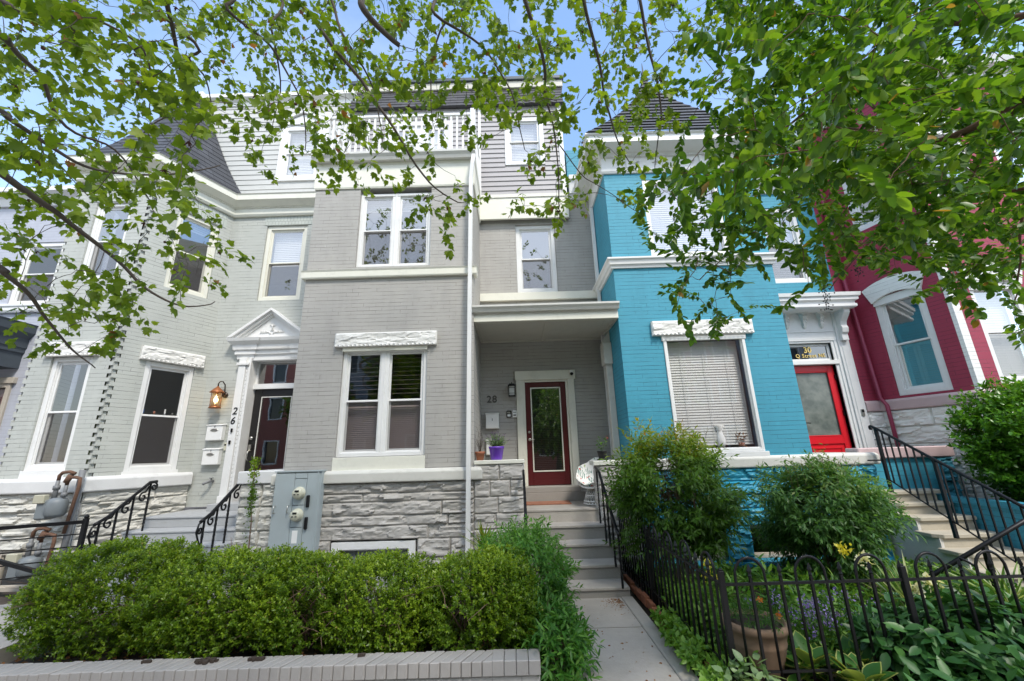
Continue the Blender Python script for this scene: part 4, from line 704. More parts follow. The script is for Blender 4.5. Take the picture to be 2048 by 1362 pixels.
# ================================================================== HOUSE 28
H = thing('row_house', (-.9, 8, 0), 'grey painted brick row house with maroon glass door and roof balcony', 'house', 'painted brick row houses')
H28 = H
A28, B28 = (-3.6, 6.6), (-.655, 6.6)
F = Fr(A28, B28); FX = XF(6.6); FB = XF(8.0)
def sx(x): return x + 3.6
mb = MB()
wall(mb, F, 0, F.L, 1.49, 6.53, [(sx(-2.84), sx(-1.43), 1.69, 3.45), (sx(-2.76), sx(-1.43), 4.93, 6.53)], .16)
wall(mb, Fr(B28, (-.655, 8)), 0, 1.4, .6, 7.2)
wall(mb, Fr((-3.6, 8), A28), 0, 1.4, .6, 7.2)
fb = Fr((-.655, 8.0), (1.815, 8.0))
wall(mb, fb, 0, fb.L, .7, 7.3, [(.17 + .655, 1.05 + .655, 1.0, 3.06), (.13 + .655, .99 + .655, 4.92, 6.52)], .12)
mb.build('wall', 'b28', H, recalc=False)
window(H, F, sx(-2.84), sx(-1.43), 1.69, 3.45, rec=.06, cas=.06, double=True, label='paired sash window at street level')
window(H, F, sx(-2.76), sx(-1.43), 4.93, 6.45, rec=.07, cas=.055, double=True, glass='glassup', blind=.16, label='paired sash window on the upper floor')
window(H, fb, .13 + .655, .99 + .655, 4.92, 6.52, rec=.06, cas=.085, glass='glassup', label='narrow sash window above the porch')
mb = MB(); mb.box(sx(-2.86), sx(-1.42), -.05, .012, 1.49, 1.685, F); mb.build('apron_panel', 'cream', H, bevel=.004)
mb = MB(); mb.box(sx(-2.84), sx(-1.43), -.055, .02, 3.39, 3.455, F); mb.build('head_trim', 'cream', H)
lintel(H, F, sx(-2.97), sx(-1.27), 3.46, 3.70, 3)
mb = MB(); prof = [(0, 4.71), (.05, 4.71), (.06, 4.73), (.06, 4.83), (.075, 4.86), (0, 4.87)]
mb.sweep([(-3.6, 8), A28, B28, (-.655, 6.75)], prof); mb.build('belt_course', 'cream', H)
mb = MB(); mb.sweep([(-3.6, 7.9), A28, B28, (-.655, 7.9)], [(0, 6.53), (.02, 6.53), (.03, 6.56), (.03, 7.02), (.05, 7.05), (.05, 7.2), (0, 7.2)]); mb.build('fascia', 'cream', H)
gutter(H, -3.68, -.60, 6.55, 7.22, .15, .13)
# bay roof deck
mb = MB(); mb.box(-3.55, -.68, 6.62, 8, 7.12, 7.215); mb.build('balcony_deck', 'soffit', H)
# water table and rock base
mb = MB(); mb.sweep([(-3.64, 6.9), (-3.64, 6.6), (-.62, 6.6), (-.62, 6.75)], [(0, 1.31), (.09, 1.31), (.095, 1.33), (.095, 1.45), (.06, 1.495), (0, 1.495)]); mb.build('water_table', 'cap28', H, bevel=.008)
mb = MB(); k = dict(base=-.01, amp=.052, sc=6.)
masonry(mb, F, 0, F.L, .50, 1.31, [.2, .15, .2, .13, .17], (1.2, 2.9), 5, relief=.022, edge=.014, **k)
masonry(mb, F, 0, sx(-2.79), 0, .50, [1, 1], (.4, .8), 6, **k); masonry(mb, F, sx(-1.5), F.L, 0, .50, [1, 1], (.3, .6), 7, **k)
wall(mb, Fr(B28, (-.655, 8)), 0, 1.4, 0, 1.31); mb.build('rock_base', 's28', H, recalc=False)
window(H, F, sx(-2.77), sx(-1.52), -.1, .48, rec=.0, cas=.1, single=True, blind=1., bmat=M.setdefault('greyshade', plain('grey green window shade', (.36, .40, .40), .7)), label='wide basement window')
rooms(H, -3.55, -.7, 6.95, 10.5, [-.15, .5, ], 'roomdk'); rooms(H, -3.55, 1.75, 8.25, 11.5, [1.0, 3.95, 4.6, 7.1]); rooms(H, -3.55, 1.2, 8.25, 11.5, [7.15, 9.6])
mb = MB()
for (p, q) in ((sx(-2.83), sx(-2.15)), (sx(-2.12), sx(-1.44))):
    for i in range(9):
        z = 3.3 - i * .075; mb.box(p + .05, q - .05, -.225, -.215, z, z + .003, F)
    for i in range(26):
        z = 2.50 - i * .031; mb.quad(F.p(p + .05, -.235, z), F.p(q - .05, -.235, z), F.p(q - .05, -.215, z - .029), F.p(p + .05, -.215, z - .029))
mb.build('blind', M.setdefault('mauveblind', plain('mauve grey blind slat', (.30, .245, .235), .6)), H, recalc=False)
# interior shell of the bay
mb = MB(); mb.quad((-3.55, 6.8, 1.49), (-3.55, 8.3, 1.49), (-3.55, 8.3, 6.9), (-3.55, 6.8, 6.9)); mb.quad((-.7, 6.8, 1.49), (-.7, 8.3, 1.49), (-.7, 8.3, 6.9), (-.7, 6.8, 6.9))
for z in (1.5, 3.95, 4.6, 6.95): mb.quad((-3.55, 6.8, z), (-.7, 6.8, z), (-.7, 8.3, z), (-3.55, 8.3, z))
mb.build('bay_interior', 'room', H, recalc=False)
downspout(H, [(-.63, 6.47, 7.1), (-.65, 6.44, 6.9), (-.68, 6.46, 6.6), (-.705, 6.45, 4.1), (-.735, 6.45, .12), (-.735, 6.36, .06)], .046, 'white')
# siding storey, mansard
fs = XF(7.9); mb = MB()
sw = (-.05, .86, 7.98, 9.28); bd = (-2.75, -1.25, 7.2, 9.25)
clap(mb, fs, -3.6, 1.24, 7.2, 9.62, .125, [sw, bd]); mb.box(-3.6, 1.3, -.25, -.0, 7.1, 9.62, fs) if False else None
mb.box(-3.6, sw[0], -.2, -.001, 9.3, 9.62, fs); mb.build('siding', 'side28', H, recalc=False)
fw = Fr((-3.6, 7.9), (1.3, 7.9))
mb = MB(); wall(mb, fw, .0, 4.9, 7.1, 9.64, [(sw[0] + 3.6, sw[1] + 3.6, sw[2], sw[3]), (bd[0] + 3.6, bd[1] + 3.6, 7.22, bd[3])], .1)
mb.quad((1.3, 7.9, 6.6), (1.3, 10, 6.6), (1.3, 10, 10.3), (1.3, 7.9, 9.64)); mb.build('storey_wall', 'side28', H, recalc=False)
window(H, fw, sw[0] + 3.6, sw[1] + 3.6, sw[2], sw[3], rec=-.01, cas=.1, glass='glassup', blind=1.0, bmat='curtain', screen=False, label='sash window in the vinyl siding')
mb = MB(); mb.box(1.2, 1.3, -.0, .03, 7.15, 9.62, fs); mb.box(-.66, -.6, 0, .03, 7.2, 9.62, fs); mb.build('corner_board', 'white', H)
mb = MB(); mb.box(-.66, 1.31, -.02, .035, 6.6, 7.12, fs); mb.box(-.66, 1.31, -.02, .055, 7.12, 7.2, fs); mb.build('frieze_board', 'cream', H, bevel=.004)
mb = MB()
for i in range(6):
    z0 = 9.62 + i * .11; y0 = 7.80 + i * .035; mb.quad((-3.7, y0 - .012, z0), (1.36, y0 - .012, z0), (1.36, y0 + .035, z0 + .11), (-3.7, y0 + .035, z0 + .11)); mb.quad((-3.7, y0, z0), (1.36, y0, z0), (1.36, y0 - .012, z0), (-3.7, y0 - .012, z0))
mb.quad((1.36, 7.8, 9.62), (1.36, 9.5, 9.62), (1.36, 9.5, 10.28), (1.36, 8.01, 10.28)); mb.quad((-3.7, 7.8, 9.62), (1.36, 7.8, 9.62), (1.36, 8, 9.6), (-3.7, 8, 9.6))
mb.build('mansard_roof', 'shingle', H, recalc=False)
mb = MB(); mb.box(-3.75, 1.4, 7.95, 12, 10.26, 10.46); mb.build('roof', 'soffit', H, bevel=.01); mb = MB(); mb.box(-3.78, 1.43, 7.90, 12, 10.46, 10.56); mb.build('roof_edge', 'dark24', H, bevel=.01)
d = MB(); z1 = bd[3]; cb = .1
fill(d, fs, bd[0], bd[1], 7.22, z1, cb, -.05, .03); m_ = (bd[0] + bd[1]) / 2
for p, q in ((bd[0] + cb, m_ - .01), (m_ + .01, bd[1] - cb)):
    fill(d, fs, p, q, 7.32, z1 - cb, .1, -.04, -.01)
    for i in (1, 2): x = p + .1 + (q - p - .2) * i / 3; d.box(x - .01, x + .01, -.035, -.012, 7.4, z1 - .2, fs)
    for i in (1, 2, 3): z = 7.42 + (z1 - 7.62) * i / 4; d.box(p + .1, q - .1, -.035, -.012, z - .01, z + .01, fs)
dd = d.build('balcony_door', 'white', H)
g = MB(); g.quad((bd[0] + .1, 7.93, 7.4), (bd[1] - .1, 7.93, 7.4), (bd[1] - .1, 7.93, z1 - .15), (bd[0] + .1, 7.93, z1 - .15)); g.build('pane', 'glassup', dd, recalc=False)
g = MB(); g.quad((bd[0] + .1, 8.02, 7.4), (bd[1] - .1, 8.02, 7.4), (bd[1] - .1, 8.02, z1 - .15), (bd[0] + .1, 8.02, z1 - .15)); g.build('curtain', 'curtain', dd, recalc=False)
# balcony balustrade
bal = MB(); y = 6.66
for x in (-3.55, -.66): bal.box(x - .05, x + .05, y - .05, y + .05, 7.2, 8.34)
bal.box(-3.5, -.71, y - .035, y + .035, 8.19, 8.25); bal.box(-3.5, -.71, y - .025, y + .025, 7.30, 7.37)
bal.box(-.69, -.63, y + .05, 7.88, 8.19, 8.25); bal.box(-.68, -.64, y + .05, 7.88, 7.3, 7.37); bal.box(-3.58, -3.52, y + .05, 7.88, 8.19, 8.25)
bb = bal.build('balustrade', 'white', H, bevel=.006)
for i in range(24):
    x = -3.42 + i * (2.68 / 23); b_ = MB(); b_.box(x - .018, x + .018, y - .018, y + .018, 7.36, 8.2); b_.build('baluster', 'white', bb)
for i in range(9):
    yy = 6.8 + i * .125; b_ = MB(); b_.box(-.678, -.642, yy - .018, yy + .018, 7.36, 8.2); b_.build('baluster', 'white', bb)
# porch roof
P_ = MB(); P_.add([(-.655, 6.66, 3.87), (1.815, 6.66, 3.87), (1.815, 8, 3.87), (-.655, 8, 3.87), (-.655, 6.66, 4.08), (1.815, 6.66, 4.08), (1.815, 8, 4.42), (-.655, 8, 4.42)],
                  [(0, 1, 2, 3), (4, 7, 6, 5), (0, 4, 5, 1), (1, 5, 6, 2), (2, 6, 7, 3), (3, 7, 4, 0)])
P_.build('porch_roof', 'soffit', H)
mb = MB(); mb.box(-.655, 1.815, 6.63, 6.662, 3.855, 3.965); mb.build('porch_fascia', 'cream', H, bevel=.004)
mb = MB(); mb.box(-.655, 1.815, 6.64, 6.67, 3.965, 4.04); mb.build('porch_frieze', 'cap28', H)
gutter(H, -.74, 1.83, 6.64, 4.12, .11, .12)
mb = MB()
for a in ((-.65, -.61, 6.67, 7.99), (1.77, 1.81, 6.67, 7.99), (-.61, 1.77, 7.95, 7.99), (-.61, 1.77, 6.67, 6.71), (.57, .63, 6.71, 7.95)): mb.box(a[0], a[1], a[2], a[3], 3.845, 3.872)
for i in range(26): x = -.6 + i * .092; mb.box(x, x + .004, 6.72, 7.94, 3.866, 3.8705) if not .55 < x < .64 else None
mb.build('soffit_trim', 'soffit', H)
mb = MB(); mb.box(-.655, 1.80, 7.93, 8.0, 4.73, 4.90); mb.build('sill_band', 'cream', H, bevel=.006)
mb = MB(); mb.box(1.70, 1.81, 7.35, 7.5, .84, 3.45); mb.box(1.66, 1.81, 7.28, 7.56, 3.2, 3.6); mb.prism([(1.64, 3.6), (1.81, 3.6), (1.81, 3.84)], -7.35, -7.5, type('Q', (), {'p': staticmethod(lambda s, d, z: Vector((s, -d, z)))})())
mb.build('porch_pilaster', 'cap28', H, bevel=.006)
# door 28
mb = MB(); fb2 = XF(8.0)
mb.box(.04, .17, -.02, .04, .98, 3.09, fb2); mb.box(1.05, 1.18, -.02, .04, .98, 3.09, fb2); mb.box(.02, 1.21, -.02, .055, 3.06, 3.24, fb2)
mb.box(.17, .21, -.12, .01, .98, 3.06, fb2); mb.box(1.01, 1.05, -.12, .01, .98, 3.06, fb2); mb.box(.21, 1.01, -.12, .01, 3.02, 3.06, fb2)
mb.build('door_casing', 'cream', H, bevel=.004)
mb = MB(); fill(mb, fb2, .21, 1.01, 1.09, 3.02, .105, -.075, -.03); mb.box(.315, .905, -.075, -.03, 1.195, 1.33, fb2)
D = mb.build('door', 'maroon', H, bevel=.004)
mb = MB(); fill(mb, fb2, .315, .905, 1.33, 2.915, .022, -.03, -.02); mb.build('glazing_bead', 'cream', D)
mb = MB(); mb.quad((.335, 8.05, 1.35), (.885, 8.05, 1.35), (.885, 8.05, 2.895), (.335, 8.05, 2.895)); mb.build('pane', 'glassup', D, recalc=False)
mb = MB()
for i in range(46): z = 1.36 + i * .033; mb.quad((.34, 8.085, z), (.88, 8.085, z), (.88, 8.07, z + .028), (.34, 8.07, z + .028))
mb.build('blind', M.setdefault('dkblind', plain('dim blind', (.06, .06, .05), .6)), D, recalc=False)
mb = MB(); mb.tube([(.27, 8.03, 1.92), (.27, 7.98, 1.92), (.36, 7.975, 1.92)], .010, 8); mb.tube([(.27, 8.03, 1.92), (.27, 8.015, 1.92)], .03, 12); mb.build('handle', 'steel', D); mb = MB(); mb.tube([(.265, 8.03, 2.06), (.265, 8.005, 2.06)], .024, 12); mb.build('deadbolt', 'steel', D)
mb = MB(); mb.box(.08, 1.14, 7.72, 8.02, .99, 1.085); mb.box(.02, 1.5, 7.72, 8.0, .83, .99); mb.build('threshold', 'conc', H, bevel=.006)
# porch floor and front piers
mb = MB(); mb.box(-.655, 1.8, 6.69, 8.0, .5, .832); mb.build('porch_floor', 'conc2', H)
PF = XF(6.62)
mb = MB(); fp = Fr((-.655, 6.6), (.105, 6.6))
masonry(mb, fp, 0, fp.L, .60, 1.525, [.22, .24, .24, .24], (.24, .42), 12, base=.0, amp=.03, relief=.022)
masonry(mb, fp, 0, fp.L - .02, 0, .60, [1, 1], (.4, .8), 13, base=.03, amp=.03)
mb.box(-.65, .10, 6.62, 6.85, 0, 1.525)
fr2 = Fr((.105, 6.6), (.105, 6.85)); masonry(mb, fr2, 0, .25, .84, 1.525, [1, 1, 1], (.25, .26), 14, base=0, amp=.02, relief=.01)
mb.build('porch_pier', 's28', H, recalc=False)
mb = MB(); mb.box(-.655, .125, 6.56, 6.88, 1.525, 1.585); mb.build('pier_cap', 'cream', H, bevel=.008)
mb = MB(); fp = Fr((1.24, 6.6), (1.82, 6.6)); masonry(mb, fp, 0, fp.L, 0, 1.46, [1, 1, 1, 1, 1], (.3, .5), 15, amp=.03, relief=.02)
fp = Fr((1.24, 6.9), (1.24, 6.6)); masonry(mb, fp, 0, .3, 0, 1.46, [1, 1, 1, 1, 1], (.3, .5), 16, amp=.02, relief=.01); mb.box(1.25, 1.81, 6.62, 6.88, 0, 1.46)
mb.build('porch_pier', 's28', H, recalc=False)
mb = MB(); mb.box(1.18, 1.86, 6.55, 6.92, 1.46, 1.53); mb.build('pier_cap', 'cream', H, bevel=.008)

# steps of 28
t = thing('front_steps', (.7, 6, 0), 'grey concrete steps climbing to the maroon door', 'steps', 'front steps')
mb = MB(); Zs = [(.115, 5.45), (.28, 5.77), (.465, 6.08), (.655, 6.38), (.84, 6.68)]; XR = [1.30, 1.30, 1.29, 1.265, 1.235]
zp = -.1
for i, (z, y) in enumerate(Zs):
    y1 = 6.75 if i == 4 else 6.70
    mb.box(.0 if i else -.05, XR[i], y + .02, y1, zp, z - .035); 
    zp = z - .035
mb.build('riser', 'conc', t)
mb = MB()
for i, (z, y) in enumerate(Zs):
    y1 = 6.9 if i == 4 else Zs[i + 1][1] + .03
    mb.box(.0 if i else -.05, XR[i], y, y1, z - .035, z)
mb.build('tread', 'conc2', t, bevel=.006)

def handrail(name, label, pts, posts, r=.018, scrolls=(), twist=True, group=None, cat='handrail'):
    t = thing(name, (pts[0][0], pts[0][1], 0), label, cat, group)
    mb = MB(); mb.tube(pts, r * 1.15, 6); mb.build('rail', 'iron', t)
    for (x, y, z0, z1) in posts:
        mb = MB(); k = max(2, int((z1 - z0) / .02))
        if twist:
            vs = []; n = 4
            for i in range(k + 1):
                z = z0 + (z1 - z0) * i / k; f_ = i / k; th = 2 * math.pi * 3.2 * min(1, max(0, (f_ - .2) / .55))
                for j in range(4):
                    a = th + math.pi / 2 * j; vs.append((x + r * .8 * math.cos(a), y + r * .8 * math.sin(a), z))
            mb.add(vs, [(i * 4 + j, i * 4 + (j + 1) % 4, (i + 1) * 4 + (j + 1) % 4, (i + 1) * 4 + j) for i in range(k) for j in range(4)])
        else: mb.box(x - r, x + r, y - r, y + r, z0, z1)
        mb.build('post', 'iron', t)
    for sc in scrolls:
        mb = MB(); mb.tube(sc, r * .62, 5); mb.build('scroll', 'iron', t)
    return t
def scroll(c, r, turns, dirx, diry, a0=0, flip=1):
    """spiral in the vertical plane with horizontal direction (dirx,diry)"""
    out = []
    for i in range(30):
        f_ = i / 29; a = a0 + flip * 2 * math.pi * turns * f_; q = r * (1 - .78 * f_)
        out.append((c[0] + dirx * q * math.cos(a), c[1] + diry * q * math.cos(a), c[2] + q * math.sin(a)))
    return out
handrail('handrail', 'black twisted iron handrail on the right of the grey steps, beside the nandina', [(1.2, 6.52, 1.44), (1.2, 6.25, 1.37), (1.2, 5.68, .91), (1.2, 5.45, .74), (1.2, 5.34, .70)],
         [(1.2, 5.38, .12, .72), (1.2, 5.66, .28, .90), (1.2, 5.89, .47, 1.08), (1.2, 6.12, .47, 1.27), (1.2, 6.45, .66, 1.42)], group='iron handrails on the front steps')
handrail('handrail', 'black iron handrail on the left of the grey steps, against the stone pier', [(.10, 6.5, 1.42), (.10, 6.25, 1.36), (.10, 5.68, .93), (.10, 5.45, .74), (.10, 5.34, .70)],
         [(.10, 5.4, .1, .72), (.10, 5.95, .3, 1.12), (.10, 6.4, .66, 1.40)], group='iron handrails on the front steps')

# ================================================================== HOUSE 26
H = thing('row_house', (-6, 8, 0), 'pale green grey brick row house with angled bay and white door pediment', 'house', 'painted brick row houses'); H26 = H
pA, pB, pC, pD, pL = (-8.11, 6.6), (-6.66, 6.6), (-6.05, 7.9), (-3.6, 7.9), (-8.72, 7.9)
FA, FBc, FC, FL = Fr(pA, pB), Fr(pB, pC), Fr(pC, pD), Fr(pL, pA)
xa = lambda x: x + 8.11; xc = lambda x: x + 6.05
q = .07
mb = MB(); NT = .0685
w1 = (xa(-7.72), xa(-7.03), 1.62, 3.45); w2 = (xa(-7.68), xa(-7.0), 4.86, 6.4)
wall(mb, FA, q, FA.L - q, 1.5, 6.9, [w1, w2], .1)
c1 = (.43, 1.20, 1.56, 3.44); c2 = (.44, 1.20, 4.86, 6.5)
wall(mb, FBc, q, FBc.L, 1.5, 6.9, [c1, c2], .1)
wu = (xc(-5.29), xc(-4.40), 4.88, 6.62)
wall(mb, FC, 0, FC.L, .9, 6.9, [wu, (xc(-5.18), xc(-4.25), .9, 3.63)], .12)
wall(mb, FL, 0, FL.L - q, .5, 6.9)
# toothed brick corners
def teeth(mb, fr, s0, s1, z0, z1, par):
    z = z0; k = par
    while z < z1:
        t_ = min(z + NT, z1)
        if k % 2 == 0: mb.box(s0, s1, -.03, 0, z, t_, fr)
        z += NT; k += 1
    wall(mb, fr, s0, s1, z0, z1) if False else mb.quad(fr.p(s0, -.028, z0), fr.p(s1, -.028, z0), fr.p(s1, -.028, z1), fr.p(s0, -.028, z1))
teeth(mb, FA, FA.L - q, FA.L - .01, 1.5, 6.9, 0); teeth(mb, FBc, .01, q, 1.5, 6.9, 1); teeth(mb, FA, .01, q, 1.5, 6.9, 0); teeth(mb, FL, FL.L - q, FL.L - .01, .5, 6.9, 1)
mb.build('wall', 'b26', H, recalc=False)
window(H, FA, *w1, rec=.05, cas=.075, mid=.5, mat='white', label='sash window in the flat front of the bay')
window(H, FA, *w2, rec=.05, cas=.06, glass='glassup', label='upper sash window in the flat front of the bay')
window(H, FBc, *c1, rec=.03, cas=.075, label='sash window with trinkets in the angled side of the bay')
window(H, FBc, *c2, rec=.05, cas=.075, mat='cream', glass='glassup', blind=.1, label='upper sash window in the angled side of the bay')
window(H, FC, *wu, rec=.05, cas=.08, mat='cream', glass='glassup', blind=.5, bmat='curtain', label='sash window above the pediment')
mb = MB(); mb.box(w1[0], w1[1], -.04, .01, 1.5, 1.63, FA); mb.build('apron_panel', 'white', H); mb = MB(); mb.box(c1[0] - .02, c1[1] + .02, -.04, .012, 1.5, 1.57, FBc); mb.build('apron_panel', 'white', H)
lintel(H, FA, xa(-7.83), xa(-6.92), 3.45, 3.69, 8); lintel(H, FBc, .32, 1.33, 3.45, 3.69, 9)
M['b26v'] = brick('pale green grey soldier course', (.46, .49, .445), (.20, .21, .19), bw=.072, rh=.24)
for a_, b_, c_, d_, f_ in ((xa(-7.83), xa(-6.86), 6.42, 6.72, FA), (.38, 1.3, 6.52, 6.82, FBc), (xc(-5.35), xc(-4.3), 6.63, 6.86, FC)):
    mb = MB(); mb.box(a_, b_, -.01, .011, c_, d_, f_); mb.build('brick_arch', 'b26v', H)
path = [pL, pA, pB, pC, pD]
cp = MB(); cp.sweep(path, [(0, 6.84), (.05, 6.84), (.075, 6.88), (.075, 6.92), (.05, 6.94), (.05, 7.03), (.07, 7.05), (.10, 7.06), (.20, 7.14), (.22, 7.15), (.22, 7.27), (.24, 7.29), (0, 7.33)])
dentils(cp, path, .05, .075, 7.03, 7.055, .018, .018); cp.build('cornice', 'cream', H)
cp = MB(); cp.sweep([(-8.72, 7.5), pA, pB, pC], [(0, 1.29), (.10, 1.29), (.11, 1.31), (.11, 1.47), (.07, 1.515), (0, 1.515)]); cp.build('water_table', 'cap26', H, bevel=.01)
mb = MB(); k = dict(amp=.06, base=.01, sc=6.)
masonry(mb, FA, 0, FA.L, .5, 1.3, [.2, .15, .2, .13, .17], (.7, 1.45), 21, edge=.014, relief=.02, **k); masonry(mb, FBc, 0, FBc.L, 0, 1.3, [.2, .15, .2, .15, .2, .17, .2, .2], (.7, 1.4), 22, edge=.014, relief=.02, **k)
masonry(mb, FA, 0, xa(-7.7), 0, .5, [1, 1], (.3, .5), 23, **k); masonry(mb, FA, xa(-7.05), FA.L, 0, .5, [1, 1], (.3, .5), 24, **k)
mb.build('rock_base', 's26', H, recalc=False)
window(H, FA, xa(-7.7), xa(-7.05), -.05, .5, rec=.0, cas=.06, single=True, mat='beige', label='basement window behind the gas pipes')
rooms(H, -8.6, -3.7, 8.2, 11.5, [1.0, 3.9, 4.5, 6.85]); 
mb = MB()
for z in (1.5, 3.9, 4.5, 6.85): mb.add([(-8.6, 8.2, z), (-8.05, 6.8, z), (-6.75, 6.8, z), (-6.15, 8.2, z)], [(0, 1, 2, 3)])
mb.build('bay_interior', 'room', H, recalc=False)
mb = MB(); mb.quad(FA.p(.3, -.9, 1.6), FA.p(1.3, -.9, 1.6), FA.p(1.3, -.9, 3.6), FA.p(.3, -.9, 3.6)); mb.build('curtain', M.setdefault('olive', plain('olive curtain', (.10, .13, .05), .8)), H, recalc=False)
# turret roof
pr = lambda h: (1 - h) ** .92 * (1 - .10 * math.sin(math.pi * h)) * .985 + .05 * h
roofcone(H, [(-5.86, 8.6), (-8.35, 8.6), (-8.0, 6.37), (-6.50, 6.37), (-5.86, 7.92)], (-7.40, 7.88), 7.29, 10.05, pr, 19, lip=.009, name='turret_roof')
mb = MB(); mb.box(-7.62, -7.2, 7.7, 8.1, 9.93, 10.05); mb.box(-7.56, -7.26, 7.76, 8.1, 10.05, 10.12); mb.box(-7.33, -7.23, 7.78, 7.9, 10.12, 10.25); mb.build('roof_cap', 'cream', H, bevel=.008)
# clapboard storey
f26 = XF(7.93); W3 = (-5.28, -4.26, 7.76, 9.28)
mb = MB(); clap(mb, f26, -7.32, -3.6, 7.3, 9.92, .133, [W3], lip=.014); mb.build('siding', 'side26', H, recalc=False)
fw = Fr((-8.9, 7.93), (-3.6, 7.93)); mb = MB(); mb.quad((-7.32, 7.94, 7.2), (-7.32, 11.5, 7.2), (-7.32, 11.5, 9.95), (-7.32, 7.94, 9.95)); wall(mb, fw, 1.6, 5.3, 7.2, 9.95, [(W3[0] + 8.9, W3[1] + 8.9, W3[2], W3[3])], .1); mb.build('storey_wall', 'side26', H, recalc=False)
window(H, fw, W3[0] + 8.9, W3[1] + 8.9, W3[2], W3[3], rec=-.02, cas=.15, mat='white', glass='glassup', blind=1., bmat='curtain', screen=False, label='pedimented window in the clapboard')
mb = MB(); mb.prism([(W3[0] - .05, 9.28), (W3[1] + .05, 9.28), ((W3[0] + W3[1]) / 2, 9.55)], 0, .07, f26); mb.prism([(W3[0] - .08, 9.29), ((W3[0] + W3[1]) / 2, 9.58), (W3[1] + .08, 9.29), (W3[1] + .08, 9.36), ((W3[0] + W3[1]) / 2, 9.66), (W3[0] - .08, 9.36)], .0, .12, f26); mb.build('window_pediment', 'white', H)
mb = MB(); mb.sweep([(-7.35, 7.93), (-3.6, 7.93)], [(0, 9.9), (.03, 9.9), (.03, 10.0), (.12, 10.06), (.14, 10.07), (.14, 10.17), (-.4, 10.19)]); mb.build('eaves', 'white', H)
mb = MB(); mb.box(-7.32, -3.6, 8.0, 12, 9.9, 10.15); mb.box(-8.7, -7.32, 7.5, 12, 7.2, 7.3); mb.build('roof', 'soffit', H)
# door of 26
mb = MB(); x0, x1 = -5.18, -4.25; f7 = XF(7.9)
mb.box(-5.41, -5.27, -.02, .07, .95, 3.65, f7); mb.box(-5.27, -5.2, -.02, .04, .95, 3.65, f7); mb.box(-5.225, -5.18, -.22, .055, .95, 3.65, f7)
mb.box(-5.44, -5.2, -.02, .095, 3.5, 3.55, f7); mb.box(-5.43, -5.24, -.02, .085, .95, 1.08, f7)
mb.box(-4.25, -4.1, -.22, .06, .95, 3.65, f7)
for i in range(32): z = 1.1 + i * .075; mb.box(-5.262, -5.232, .04, .052, z, z + .05, f7)
mb.build('door_surround', 'white', H, bevel=.004)
mb = MB(); f = [(0, 3.63), (.04, 3.63), (.05, 3.7), (.08, 3.72), (.08, 3.79), (.11, 3.81), (.12, 3.90), (.19, 3.97), (.21, 4.03), (0, 4.04)]
mb.sweep([(-5.44, 8.0), (-5.44, 7.9), (-5.19, 7.9), (-5.19, 7.9001)], f); mb.sweep([(-5.19, 7.92), (-4.3, 7.92)], f); mb.sweep([(-4.42, 7.9), (-4.02, 7.9)], f)
mb.box(-5.18, -4.25, -.1, .03, 3.60, 3.66, f7)
i = 0; s = -5.18
while s < -4.4: mb.box(s, s + .012, .1, .115, 3.81, 3.85, f7); s += .024
mb.build('entablature', 'white', H)
cx = -4.83; mb = MB(); bl, br_, zb, zt = -5.64, -4.02, 4.04, 4.64
mb.prism([(bl + .1, zb), (br_ - .1, zb), (cx, zt - .1)], 0, .07, f7)
for o_, th, d_ in ((0, .05, .21), (.05, .05, .16), (.10, .04, .11)):
    k = (zt - zb) / (cx - bl)
    mb.prism([(bl + o_ * 1.6, zb), (cx, zt - o_), (cx, zt - o_ - th), (bl + (o_ + th) * 1.6, zb)], 0, d_, f7); mb.prism([(br_ - o_ * 1.6, zb), (cx, zt - o_), (cx, zt - o_ - th), (br_ - (o_ + th) * 1.6, zb)], 0, d_, f7)
pd = mb.build('pediment', 'white', H)
mb = MB(); yy = 7.9 - .082
for sg in (-1, 1):
    mb.tube([(cx + sg * .02, yy, 4.13), (cx + sg * .07, yy, 4.17), (cx + sg * .12, yy, 4.16)], .012, 6)
    for j in range(3): mb.tube(scroll((cx + sg * (.13 + j * .045), yy, 4.17), .026, 1.2, sg, 0, 2), .008, 5)
    mb.tube([(cx, yy, 4.28), (cx + sg * .035, yy, 4.31), (cx + sg * .05, yy, 4.29)], .009, 5)
mb.tube([(cx, yy, 4.22), (cx, yy, 4.35)], [.018, .003], 6); mb.tube([(cx - .03, yy, 4.2), (cx + .03, yy, 4.2)], .009, 5)
mb.build('ornament', 'white', pd)
fd = XF(8.1); mb = MB(); fill(mb, fd, x0, x1, 3.12, 3.62, .035, -.02, .03); mb.box(x0, x1, -.02, .08, 3.05, 3.15, fd); tr_ = mb.build('transom', 'white', H)
mb = MB(); mb.quad((x0 + .03, 8.1, 3.16), (x1 - .03, 8.1, 3.16), (x1 - .03, 8.1, 3.59), (x0 + .03, 8.1, 3.59)); mb.build('pane', 'glassup', tr_, recalc=False)
mb = MB(); fill(mb, fd, x0 + .01, x1 - .01, .97, 3.05, .15, -.03, .02); D = mb.build('door', 'black', H, bevel=.004)
mb = MB(); fill(mb, fd, x0 + .16, x1 - .16, 1.12, 2.9, .018, .02, .028); mb.build('glazing_bead', 'gutter', D)
mb = MB(); mb.quad((x0 + .15, 8.09, 1.1), (x1 - .15, 8.09, 1.1), (x1 - .15, 8.09, 2.9), (x0 + .15, 8.09, 2.9)); mb.build('pane', M.setdefault('glassd', glassmat('dark door glass', (.45, .45, .42), 1.6)), D, recalc=False)
